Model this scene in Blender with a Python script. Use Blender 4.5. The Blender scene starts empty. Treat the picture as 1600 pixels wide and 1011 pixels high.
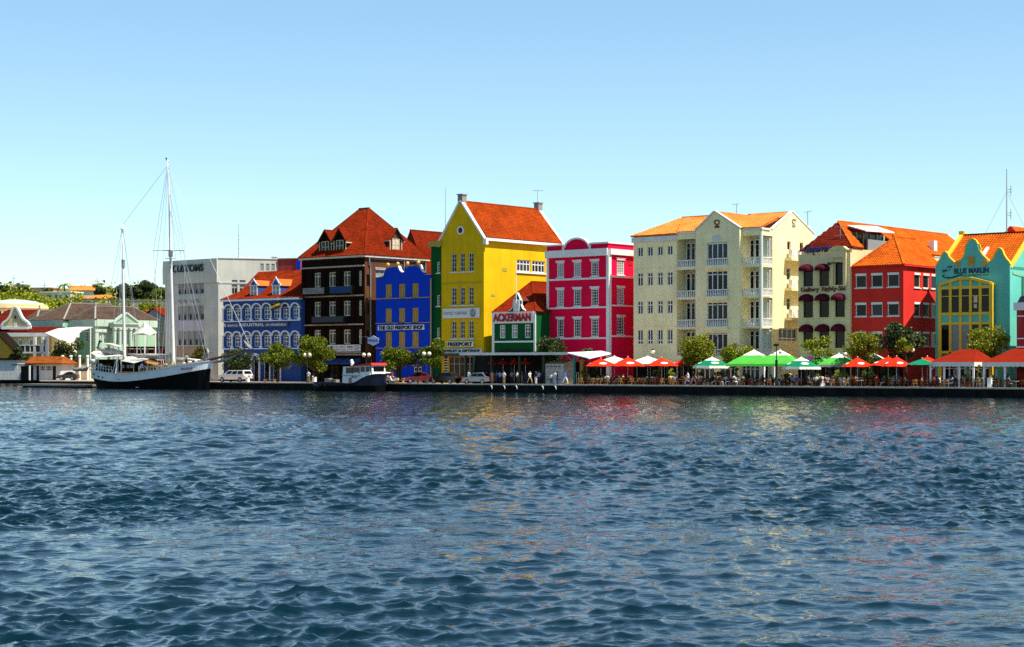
import bpy, bmesh, math, random
import numpy as np
from mathutils import Vector, Matrix
R = math.radians
random.seed(11)
SC = bpy.context.scene
C = SC.collection

# ------------------------------------------------------------------ camera, sky, sun, exposure
FPX, HY, CX, CAMZ, WATER = 2800.0, 572.0, 800.0, 2.3, -1.0
cam = bpy.data.cameras.new('camera')
cam.sensor_width = 36.0
cam.lens = 36.0 * FPX / 1600.0
cam.shift_y = (HY - 505.5) / 1600.0
cam.clip_start = 0.5
cam.clip_end = 6000
camo = bpy.data.objects.new('camera', cam)
C.objects.link(camo)
camo.location = (0, 0, CAMZ)
camo.rotation_euler = (R(90), 0, 0)
SC.camera = camo

SUN_EL, SUN_AZ = 61.0, 115.0          # azimuth from +Y towards +X
sdir = Vector((math.sin(R(SUN_AZ)) * math.cos(R(SUN_EL)), math.cos(R(SUN_AZ)) * math.cos(R(SUN_EL)), math.sin(R(SUN_EL))))
w = bpy.data.worlds.new('World')
SC.world = w
w.use_nodes = True
nt = w.node_tree
nt.nodes.clear()
sky = nt.nodes.new('ShaderNodeTexSky')
sky.sky_type = 'NISHITA'
sky.sun_disc = False
sky.sun_elevation = R(SUN_EL)
sky.sun_rotation = R(SUN_AZ)
sky.air_density = 1.0
sky.dust_density = 0.25
sky.ozone_density = 5.0
sky.altitude = 500.0
tint = nt.nodes.new('ShaderNodeMix')
tint.data_type = 'RGBA'
tint.blend_type = 'MULTIPLY'
tint.inputs['Factor'].default_value = 1.0
tint.inputs['B'].default_value = (0.99, 1.02, 0.91, 1)
bg = nt.nodes.new('ShaderNodeBackground')
bg.inputs['Strength'].default_value = 0.104
wo = nt.nodes.new('ShaderNodeOutputWorld')
nt.links.new(sky.outputs['Color'], tint.inputs['A'])
nt.links.new(tint.outputs['Result'], bg.inputs['Color'])
nt.links.new(bg.outputs['Background'], wo.inputs['Surface'])

sl = bpy.data.lights.new('sun', 'SUN')
sl.energy = 4.9
sl.angle = R(0.53)
sl.color = (1.0, 0.93, 0.80)
so = bpy.data.objects.new('sun', sl)
C.objects.link(so)
so.rotation_euler = sdir.to_track_quat('Z', 'Y').to_euler()
so.location = (60, -60, 120)

SC.view_settings.view_transform = 'Standard'
SC.view_settings.look = 'None'
SC.view_settings.exposure = 0.88
SC.view_settings.gamma = 1.0
SC.view_settings.use_curve_mapping = False
try:
    SC.cycles.max_bounces = 6
    SC.cycles.use_adaptive_sampling = False
    SC.cycles.use_denoising = False
except Exception:
    pass

# ------------------------------------------------------------------ where a line of sight of the photograph meets the plan
AQ = R(37.0)
QD = (math.cos(AQ), -math.sin(AQ))      # along the quay, to the right
QN = (math.sin(AQ), math.cos(AQ))       # inland
Q0 = (52.8, 184.8)
Q0N = Q0[0] * QN[0] + Q0[1] * QN[1]

def P(px, s):
    k = (px - CX) / FPX
    t = (s + Q0N) / (k * QN[0] + QN[1])
    return k * t, t

def ZY(py, Y):
    return CAMZ - (py - HY) / FPX * Y

# ------------------------------------------------------------------ materials
MATS = {}
def lin(c):
    c = c / 255.0
    return c / 12.92 if c <= 0.04045 else ((c + 0.055) / 1.055) ** 2.4

def rgb(r, g, b):
    return (lin(r), lin(g), lin(b), 1)

def mat(name, col, rough=0.8, var=0.0, vscale=1.5, bump=0.0, bscale=20.0, spec=0.3, streak=0.0, island=0.0, metal=0.0, col2=None, dirt=None, trans=0.0):
    m = bpy.data.materials.new(name)
    m.use_nodes = True
    n = m.node_tree.nodes
    l = m.node_tree.links
    p = n['Principled BSDF']
    p.inputs['Roughness'].default_value = rough
    p.inputs['Metallic'].default_value = metal
    p.inputs['Specular IOR Level'].default_value = spec
    base = tuple(col[:3]) + (1,)
    p.inputs['Base Color'].default_value = base
    tc = n.new('ShaderNodeTexCoord')
    cur = None
    def noise(scale, sx=1, sz=1, detail=4.0):
        mp = n.new('ShaderNodeMapping')
        mp.inputs['Scale'].default_value = (sx, sx, sz)
        l.new(tc.outputs['Object'], mp.inputs['Vector'])
        t = n.new('ShaderNodeTexNoise')
        t.inputs['Scale'].default_value = scale
        t.inputs['Detail'].default_value = detail
        l.new(mp.outputs['Vector'], t.inputs['Vector'])
        return t.outputs['Fac']
    def mix(a, b, fac, mode='MIX'):
        x = n.new('ShaderNodeMix')
        x.data_type = 'RGBA'
        x.blend_type = mode
        for sock, val in (('A', a), ('B', b), ('Factor', fac)):
            if isinstance(val, (tuple, float, int)):
                x.inputs[sock].default_value = val
            else:
                l.new(val, x.inputs[sock])
        return x.outputs['Result']
    def ramp(f, a, b):
        r = n.new('ShaderNodeMapRange')
        r.inputs['From Min'].default_value = a
        r.inputs['From Max'].default_value = b
        l.new(f, r.inputs['Value'])
        return r.outputs['Result']
    cur = base
    if island > 0:
        g = n.new('ShaderNodeNewGeometry')
        c2 = tuple(col2[:3]) + (1,) if col2 else tuple(c * 0.45 for c in base[:3]) + (1,)
        f = n.new('ShaderNodeMath')
        f.operation = 'MULTIPLY'
        l.new(g.outputs['Random Per Island'], f.inputs[0])
        f.inputs[1].default_value = island
        cur = mix(cur, c2, f.outputs['Value'])
    if var > 0:
        d = tuple(c * (1 - var) for c in base[:3]) + (1,)
        if island > 0:
            cur = mix(cur, (1 - var, 1 - var, 1 - var, 1), ramp(noise(vscale), 0.35, 0.7), 'MULTIPLY')
        else:
            cur = mix(cur, d, ramp(noise(vscale), 0.35, 0.7))
    if streak > 0:
        dc = dirt or (0.25, 0.22, 0.18, 1)
        f = n.new('ShaderNodeMath')
        f.operation = 'MULTIPLY'
        l.new(ramp(noise(1.3, 1.0, 0.10, 8.0), 0.47, 0.74), f.inputs[0])
        f.inputs[1].default_value = streak
        cur = mix(cur, dc, f.outputs['Value'])
    if not isinstance(cur, tuple):
        l.new(cur, p.inputs['Base Color'])
    if bump > 0:
        b = n.new('ShaderNodeBump')
        b.inputs['Strength'].default_value = bump
        b.inputs['Distance'].default_value = 0.05
        l.new(noise(bscale), b.inputs['Height'])
        l.new(b.outputs['Normal'], p.inputs['Normal'])
    if trans > 0:
        tr = n.new('ShaderNodeBsdfTranslucent')
        ms = n.new('ShaderNodeMixShader')
        ms.inputs['Fac'].default_value = trans
        if isinstance(cur, tuple):
            tr.inputs['Color'].default_value = cur
        else:
            l.new(cur, tr.inputs['Color'])
        l.new(p.outputs['BSDF'], ms.inputs[1])
        l.new(tr.outputs['BSDF'], ms.inputs[2])
        l.new(ms.outputs['Shader'], n['Material Output'].inputs['Surface'])
    MATS[name] = m
    return m

def wallmat(name, c, **k):
    a = dict(rough=0.85, var=0.16, vscale=0.35, bump=0.25, bscale=6.0, streak=0.3, spec=0.08)
    a.update(k)
    return mat(name, c, **a)

def tilemat(name, c, c2, **k):
    a = dict(rough=0.85, island=0.7, col2=c2, var=0.32, vscale=0.55, spec=0.05)
    a.update(k)
    return mat(name, c, **a)

wallmat('yellow_wall', (0.74, 0.46, 0.006), streak=0.24, dirt=(0.3, 0.18, 0.02, 1))
wallmat('olive_trim', (0.42, 0.33, 0.05))
wallmat('pink_wall', (0.84, 0.005, 0.058), streak=0.2, dirt=(0.25, 0.01, 0.03, 1))
wallmat('apt_wall', (0.93, 0.82, 0.47), streak=0.26, dirt=(0.4, 0.36, 0.2, 1))
wallmat('apt_loggia', (0.62, 0.66, 0.58), streak=0.08)  # bluish shade of the loggia walls put into the colour
wallmat('gallery_wall', (0.76, 0.61, 0.33), streak=0.3, dirt=(0.3, 0.22, 0.12, 1))
wallmat('red_wall', (0.70, 0.036, 0.026), streak=0.2, dirt=(0.2, 0.02, 0.02, 1))
wallmat('turquoise_wall', (0.13, 0.52, 0.42), streak=0.24, dirt=(0.05, 0.25, 0.2, 1))
wallmat('blue_wall', (0.004, 0.045, 0.52), streak=0.24, dirt=(0.02, 0.05, 0.3, 1))
wallmat('bank_blue', (0.030, 0.080, 0.27), streak=0.2, dirt=(0.02, 0.05, 0.25, 1))
wallmat('green_wall', (0.004, 0.085, 0.020), streak=0.15, dirt=(0.005, 0.03, 0.01, 1))
wallmat('customs_wall', (0.56, 0.56, 0.49), streak=0.25)
wallmat('customs_grey', (0.34, 0.345, 0.33))
wallmat('customs_lilac', (0.50, 0.49, 0.53))
wallmat('customs_tan', (0.36, 0.26, 0.16))
wallmat('mint_wall', (0.20, 0.47, 0.30))
wallmat('mint_trim', (0.42, 0.54, 0.44))
wallmat('mint_pale', (0.30, 0.48, 0.33))
wallmat('beige_wall', (0.62, 0.52, 0.27))
wallmat('white_wall', (0.56, 0.56, 0.53), streak=0.3)
wallmat('cream_wall', (0.72, 0.62, 0.42))
wallmat('grey_wall', (0.35, 0.33, 0.30))
wallmat('ochre_wall', (0.60, 0.34, 0.03))
wallmat('darkred_wall', (0.36, 0.035, 0.03))
wallmat('dome_stripe', (0.60, 0.36, 0.13))
wallmat('dome_pale', (0.42, 0.62, 0.44))
wallmat('stone_grey', (0.26, 0.25, 0.23))
wallmat('kerb_concrete', (0.52, 0.46, 0.38), streak=0.35)
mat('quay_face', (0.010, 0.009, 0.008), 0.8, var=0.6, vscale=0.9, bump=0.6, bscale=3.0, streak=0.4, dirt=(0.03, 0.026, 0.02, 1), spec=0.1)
# brick of the old brown house
def brickmat(name, c1, c2, mortar, sc=1.0):
    m = bpy.data.materials.new(name)
    m.use_nodes = True
    n = m.node_tree.nodes
    l = m.node_tree.links
    p = n['Principled BSDF']
    p.inputs['Roughness'].default_value = 0.9
    p.inputs['Specular IOR Level'].default_value = 0.05
    tc = n.new('ShaderNodeTexCoord')
    sp = n.new('ShaderNodeSeparateXYZ')
    l.new(tc.outputs['Object'], sp.inputs[0])
    ad = n.new('ShaderNodeMath')
    l.new(sp.outputs['X'], ad.inputs[0])
    l.new(sp.outputs['Y'], ad.inputs[1])
    cb = n.new('ShaderNodeCombineXYZ')
    l.new(ad.outputs[0], cb.inputs['X'])
    l.new(sp.outputs['Z'], cb.inputs['Y'])
    b = n.new('ShaderNodeTexBrick')
    b.inputs['Scale'].default_value = sc
    b.inputs['Color1'].default_value = c1
    b.inputs['Color2'].default_value = c2
    b.inputs['Mortar'].default_value = mortar
    b.inputs['Mortar Size'].default_value = 0.012
    b.inputs['Brick Width'].default_value = 0.24
    b.inputs['Row Height'].default_value = 0.08
    l.new(cb.outputs[0], b.inputs['Vector'])
    t = n.new('ShaderNodeTexNoise')
    t.inputs['Scale'].default_value = 0.6
    t.inputs['Detail'].default_value = 5
    l.new(tc.outputs['Object'], t.inputs['Vector'])
    x = n.new('ShaderNodeMix')
    x.data_type = 'RGBA'
    x.blend_type = 'MULTIPLY'
    x.inputs['Factor'].default_value = 0.6
    l.new(b.outputs['Color'], x.inputs['A'])
    l.new(t.outputs['Color'], x.inputs['B'])
    l.new(x.outputs['Result'], p.inputs['Base Color'])
    MATS[name] = m
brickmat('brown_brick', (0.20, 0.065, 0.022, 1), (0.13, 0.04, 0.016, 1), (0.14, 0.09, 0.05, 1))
brickmat('shaded_brick', (0.019, 0.006, 0.004, 1), (0.012, 0.004, 0.003, 1), (0.022, 0.012, 0.008, 1))  # front copy of the brick, facade shade put into the colour
mat('roof_under_red', (0.13, 0.014, 0.005), 0.9, var=0.3)
mat('roof_under_orange', (0.55, 0.13, 0.02), 0.9, var=0.3)
tilemat('tile_red', (0.24, 0.022, 0.003), (0.11, 0.010, 0.002))
tilemat('tile_mid', (0.40, 0.058, 0.005), (0.24, 0.028, 0.003))
tilemat('tile_dark', (0.24, 0.024, 0.003), (0.11, 0.010, 0.003))
tilemat('tile_rust', (0.30, 0.085, 0.015), (0.16, 0.04, 0.010))
tilemat('tile_orange', (0.62, 0.125, 0.008), (0.42, 0.06, 0.006))
tilemat('tile_bright', (0.80, 0.27, 0.055), (0.62, 0.17, 0.03))
tilemat('tile_deep_red', (0.15, 0.012, 0.004), (0.06, 0.007, 0.004))
tilemat('tile_brown', (0.11, 0.070, 0.050), (0.055, 0.038, 0.03))
mat('white', (0.76, 0.76, 0.72), 0.55, var=0.12, vscale=0.8)
mat('white_trim', (0.74, 0.72, 0.66), 0.7, var=0.2, vscale=0.6, streak=0.15)
mat('pale_blue_trim', (0.72, 0.75, 0.82), 0.7, var=0.15)
mat('cream_trim', (0.60, 0.52, 0.34), 0.7, var=0.2)
mat('brown_trim', (0.42, 0.33, 0.24), 0.7, var=0.25)
mat('yellow_trim', (0.78, 0.50, 0.03), 0.6, var=0.15)
mat('tan_shutter', (0.50, 0.32, 0.07), 0.7, var=0.2)
mat('tan_line', (0.40, 0.27, 0.09), 0.7, var=0.2)
mat('glass', (0.006, 0.007, 0.009), 0.08, spec=0.16)
mat('glass_warm', (0.022, 0.016, 0.011), 0.1, spec=0.16)
mat('glass_pale', (0.03, 0.034, 0.036), 0.2, spec=0.2)
mat('glass_blue', (0.008, 0.014, 0.034), 0.08, spec=0.25)
mat('glass_grey', (0.22, 0.25, 0.24), 0.4, spec=0.2)
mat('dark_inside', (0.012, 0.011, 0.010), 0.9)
mat('dark_wood', (0.014, 0.009, 0.006), 0.9, spec=0.05, var=0.4)
mat('dark_metal', (0.03, 0.032, 0.033), 0.5, metal=0.3)
mat('dark_green_metal', (0.010, 0.035, 0.025), 0.5)
mat('teal_paint', (0.03, 0.22, 0.20), 0.6)
mat('grey_metal', (0.35, 0.36, 0.37), 0.45, metal=0.4, var=0.2)
mat('gold', (0.75, 0.45, 0.10), 0.35, metal=0.4)
mat('letter_teal', (0.004, 0.030, 0.038), 0.5)
mat('letter_black', (0.010, 0.010, 0.011), 0.5)
mat('letter_red', (0.34, 0.012, 0.010), 0.5)
mat('letter_white', (0.72, 0.74, 0.76), 0.5)
mat('letter_brown', (0.13, 0.035, 0.022), 0.6)
mat('letter_navy', (0.010, 0.022, 0.13), 0.4)
mat('letter_grey', (0.20, 0.22, 0.25), 0.5)
mat('sign_white', (0.70, 0.70, 0.66), 0.5, var=0.1)
mat('sign_blue', (0.30, 0.42, 0.66), 0.5)
mat('awning_plum', (0.085, 0.008, 0.018), 0.9, spec=0.05, var=0.25, vscale=3.0)
mat('awning_navy', (0.010, 0.045, 0.15), 0.8, var=0.2)
mat('canvas_white', (0.80, 0.76, 0.66), 0.85, var=0.12, vscale=1.0, trans=0.12)
mat('canvas_red', (0.68, 0.030, 0.008), 0.8, spec=0.05, var=0.12, vscale=1.0, trans=0.06)
mat('canvas_brick', (0.22, 0.015, 0.004), 0.8, spec=0.05, var=0.18, vscale=0.8, trans=0.04)
mat('canvas_green', (0.075, 0.40, 0.05), 0.8, spec=0.05, var=0.12, vscale=1.0, trans=0.06)
mat('canvas_dark_green', (0.006, 0.19, 0.085), 0.8, spec=0.05, var=0.15, trans=0.04)
mat('canvas_sail', (0.66, 0.62, 0.52), 0.9, var=0.25, vscale=2.0, bump=0.4, bscale=3.0)
mat('canvas_grey', (0.36, 0.34, 0.30), 0.9, var=0.35, vscale=2.0, bump=0.4, bscale=4.0)
mat('hull_white', (0.74, 0.75, 0.75), 0.45, var=0.15, vscale=0.6, streak=0.18, dirt=(0.28, 0.2, 0.12, 1))
mat('hull_black', (0.003, 0.003, 0.0035), 0.6, var=0.3, spec=0.12)
mat('hull_navy', (0.003, 0.004, 0.022), 0.4, var=0.2)
mat('boat_cream', (0.60, 0.53, 0.32), 0.6, var=0.2)
mat('boat_white', (0.70, 0.72, 0.70), 0.4, var=0.1)
mat('boat_red', (0.62, 0.02, 0.015), 0.5)
mat('rope', (0.30, 0.26, 0.20), 0.9)
mat('wire', (0.36, 0.38, 0.42), 0.6)
mat('mast_white', (0.70, 0.70, 0.66), 0.5, var=0.12, vscale=1.2)
mat('varnish', (0.10, 0.045, 0.02), 0.4, var=0.3)
mat('rubber', (0.012, 0.012, 0.012), 0.8)
mat('car_white', (0.72, 0.73, 0.72), 0.25, spec=0.6)
mat('car_red', (0.14, 0.004, 0.005), 0.25, spec=0.6)
mat('car_black', (0.010, 0.010, 0.012), 0.2, spec=0.6)
mat('car_silver', (0.22, 0.24, 0.26), 0.3, spec=0.6, metal=0.5)
mat('tail_light', (0.5, 0.01, 0.01), 0.3)
mat('lamp_globe', (0.80, 0.74, 0.56), 0.3, spec=0.5)
mat('rattan', (0.11, 0.036, 0.010), 0.8, spec=0.1, var=0.4, vscale=8.0)
mat('rattan_light', (0.38, 0.18, 0.055), 0.8, spec=0.1, var=0.4, vscale=8.0)
mat('table_top', (0.16, 0.08, 0.03), 0.6, spec=0.1, var=0.3, vscale=4.0)
mat('table_cloth', (0.66, 0.60, 0.48), 0.8, var=0.1)
mat('wood_bench', (0.42, 0.22, 0.06), 0.7, var=0.3)
mat('bark', (0.060, 0.042, 0.028), 0.9, var=0.4, vscale=3.0, bump=0.6)
mat('leaf_green', (0.23, 0.28, 0.016), 0.55, island=1.0, col2=(0.016, 0.034, 0.005), spec=0.1, trans=0.25)
mat('leaf_light', (0.37, 0.38, 0.024), 0.55, island=1.0, col2=(0.035, 0.060, 0.006), spec=0.1, trans=0.25)
mat('leaf_dark', (0.060, 0.090, 0.014), 0.55, island=1.0, col2=(0.012, 0.026, 0.008), spec=0.3, trans=0.15)
mat('leaf_autumn', (0.13, 0.11, 0.018), 0.6, island=1.0, col2=(0.035, 0.045, 0.010), spec=0.2, trans=0.2)
mat('leaf_yellow', (0.34, 0.36, 0.035), 0.55, island=1.0, col2=(0.10, 0.15, 0.015), spec=0.3, trans=0.25)
mat('hill_soil', (0.13, 0.16, 0.025), 0.95, var=0.5, vscale=0.05)
mat('plant_pot', (0.24, 0.09, 0.04), 0.8, var=0.2)
mat('tent_white', (0.55, 0.54, 0.47), 0.85, var=0.1, vscale=0.5, trans=0.15)
SKIN = [(0.10, 0.045, 0.025), (0.20, 0.09, 0.05), (0.42, 0.23, 0.15), (0.055, 0.026, 0.016)]
for i, c in enumerate(SKIN):
    mat('skin_%d' % i, c, 0.6)
CLOTH = {'c_white': (0.72, 0.72, 0.70), 'c_blue': (0.03, 0.12, 0.50), 'c_navy': (0.012, 0.02, 0.07), 'c_red': (0.48, 0.03, 0.03), 'c_grey': (0.2, 0.2, 0.2),
         'c_khaki': (0.30, 0.24, 0.14), 'c_black': (0.014, 0.014, 0.016), 'c_sky': (0.25, 0.40, 0.60), 'c_pink': (0.6, 0.25, 0.28), 'c_green': (0.07, 0.16, 0.05), 'c_yellow': (0.6, 0.45, 0.1)}
for k, c in CLOTH.items():
    mat(k, c, 0.85, var=0.15, vscale=4)
mat('hair_dark', (0.015, 0.011, 0.009), 0.6)
mat('hair_grey', (0.35, 0.33, 0.30), 0.6)

# ------------------------------------------------------------------ mesh builder
class MB:
    def __init__(s):
        s.v = []
        s.f = []
        s.m = []
        s.mi = 0
    def add(s, vs, fs):
        o = len(s.v)
        s.v += [tuple(p) for p in vs]
        s.f += [tuple(i + o for i in f) for f in fs]
        s.m += [s.mi] * len(fs)
        return s
    def box(s, x0, x1, y0, y1, z0, z1):
        return s.add([(x0, y0, z0), (x1, y0, z0), (x1, y1, z0), (x0, y1, z0), (x0, y0, z1), (x1, y0, z1), (x1, y1, z1), (x0, y1, z1)],
                     [(0, 3, 2, 1), (4, 5, 6, 7), (0, 1, 5, 4), (1, 2, 6, 5), (2, 3, 7, 6), (3, 0, 4, 7)])
    def poly(s, pts):
        return s.add(pts, [tuple(range(len(pts)))])
    def prism(s, pts, a, b, ax='y'):
        # pts: 2D outline; ax 'y': (x,z) extruded a..b along y; 'x': (y,z) along x; 'z': (x,y) along z
        def mk(p, t):
            return (p[0], t, p[1]) if ax == 'y' else ((t, p[0], p[1]) if ax == 'x' else (p[0], p[1], t))
        n = len(pts)
        return s.add([mk(p, a) for p in pts] + [mk(p, b) for p in pts],
                     [tuple(range(n))[::-1], tuple(range(n, 2 * n))] + [(i, (i + 1) % n, n + (i + 1) % n, n + i) for i in range(n)])
    def bar(s, p0, p1, w, h=None):
        p0 = Vector(p0)
        p1 = Vector(p1)
        h = h or w
        d = (p1 - p0)
        if d.length < 1e-6:
            return s
        d.normalize()
        up = Vector((0, 0, 1)) if abs(d.z) < 0.95 else Vector((0, 1, 0))
        a = d.cross(up).normalized() * (w / 2)
        b = a.cross(d).normalized() * (h / 2)
        vs = []
        for p in (p0, p1):
            vs += [p - a - b, p + a - b, p + a + b, p - a + b]
        return s.add(vs, [(0, 1, 2, 3), (7, 6, 5, 4), (0, 4, 5, 1), (1, 5, 6, 2), (2, 6, 7, 3), (3, 7, 4, 0)])
    def tube(s, pts, r, n=6, cap=True):
        rs = r if isinstance(r, (list, tuple)) else [r] * len(pts)
        pts = [Vector(p) for p in pts]
        vs = []
        for i, p in enumerate(pts):
            d = (pts[min(i + 1, len(pts) - 1)] - pts[max(i - 1, 0)]).normalized()
            up = Vector((0, 0, 1)) if abs(d.z) < 0.9 else Vector((0, 1, 0))
            a = d.cross(up).normalized()
            b = a.cross(d).normalized()
            vs += [p + (a * math.cos(2 * math.pi * j / n) + b * math.sin(2 * math.pi * j / n)) * rs[i] for j in range(n)]
        fs = []
        for i in range(len(pts) - 1):
            for j in range(n):
                k = (j + 1) % n
                fs.append((i * n + j, i * n + k, (i + 1) * n + k, (i + 1) * n + j))
        if cap:
            fs += [tuple(range(n))[::-1], tuple(range((len(pts) - 1) * n, len(pts) * n))]
        return s.add(vs, fs)
    def lathe(s, prof, n=12, c=(0, 0, 0)):
        vs = []
        for r, z in prof:
            vs += [(c[0] + r * math.cos(2 * math.pi * j / n), c[1] + r * math.sin(2 * math.pi * j / n), c[2] + z) for j in range(n)]
        fs = []
        for i in range(len(prof) - 1):
            for j in range(n):
                k = (j + 1) % n
                fs.append((i * n + j, i * n + k, (i + 1) * n + k, (i + 1) * n + j))
        fs += [tuple(range(n))[::-1], tuple(range((len(prof) - 1) * n, len(prof) * n))]
        return s.add(vs, fs)
    def sphere(s, c, r, n=8, m=5, sx=1, sy=1, sz=1):
        vs = []
        for i in range(m + 1):
            th = math.pi * i / m
            rr = max(math.sin(th), 0.02) * r
            vs += [(c[0] + sx * rr * math.cos(2 * math.pi * j / n), c[1] + sy * rr * math.sin(2 * math.pi * j / n), c[2] + sz * r * math.cos(th)) for j in range(n)]
        fs = []
        for i in range(m):
            for j in range(n):
                k = (j + 1) % n
                fs.append((i * n + j, (i + 1) * n + j, (i + 1) * n + k, i * n + k))
        return s.add(vs, fs)
    def mesh(s, name, mats, smooth=False):
        me = bpy.data.meshes.new(name)
        me.from_pydata(s.v, [], s.f)
        for m in (mats if isinstance(mats, (list, tuple)) else [mats]):
            me.materials.append(MATS[m])
        if any(s.m):
            me.polygons.foreach_set('material_index', s.m)
        if smooth:
            me.polygons.foreach_set('use_smooth', [True] * len(s.f))
        me.update()
        return me

def link(name, me, parent=None, loc=(0, 0, 0), rz=0.0):
    o = bpy.data.objects.new(name, me)
    C.objects.link(o)
    o.location = loc
    o.rotation_euler = (0, 0, rz)
    if parent:
        o.parent = parent
    return o

def part(name, mb, mats, parent=None, loc=(0, 0, 0), rz=0.0, smooth=False, kind=None, label=None):
    o = link(name, mb.mesh(name, mats, smooth), parent, loc, rz)
    if kind:
        o['kind'] = kind
    if label:
        o['label'] = label
    return o

def tag(o, label, cat, group=None):
    o['label'] = label
    o['category'] = cat
    if group:
        o['group'] = group
    return o

def thing(name, label, cat, loc, rz=0.0, group=None):
    o = bpy.data.objects.new(name, None)
    C.objects.link(o)
    o.location = loc
    o.rotation_euler = (0, 0, rz)
    o.empty_display_size = 0.3
    return tag(o, label, cat, group)

def copytree(o, parent=None):
    c = o.copy()
    C.objects.link(c)
    if parent:
        c.parent = parent
    for ch in list(o.children):
        copytree(ch, c)
    return c

# ------------------------------------------------------------------ lettering (built-in font, turned into meshes)
def text(name, s, w_, h_, m, parent, loc, rz=0.0, ext=0.04, bold=0.0, shear=0.0, space=1.0, label=None):
    cu = bpy.data.curves.new(name, 'FONT')
    cu.body = s
    cu.extrude = 0.02
    cu.offset = bold
    cu.shear = shear
    cu.space_character = space
    cu.resolution_u = 3
    t = bpy.data.objects.new(name, cu)
    C.objects.link(t)
    dg = bpy.context.evaluated_depsgraph_get()
    me = bpy.data.meshes.new_from_object(t.evaluated_get(dg))
    bpy.data.objects.remove(t)
    bpy.data.curves.remove(cu)
    n = len(me.vertices)
    co = np.empty(n * 3, dtype=np.float32)
    me.vertices.foreach_get('co', co)
    co = co.reshape(-1, 3)
    x, y, z = co[:, 0], co[:, 1], co[:, 2]
    x = (x - (x.min() + x.max()) / 2) / (x.max() - x.min()) * w_
    y = (y - y.min()) / (y.max() - y.min()) * h_
    z = z / 0.02 * ext / 2
    out = np.stack([x, -z - ext / 2, y], 1).astype(np.float32)
    me.vertices.foreach_set('co', out.ravel())
    me.materials.clear()
    me.materials.append(MATS[m])
    me.update()
    o = link(name, me, parent, loc, rz)
    if label:
        o['label'] = label
    return o

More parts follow.
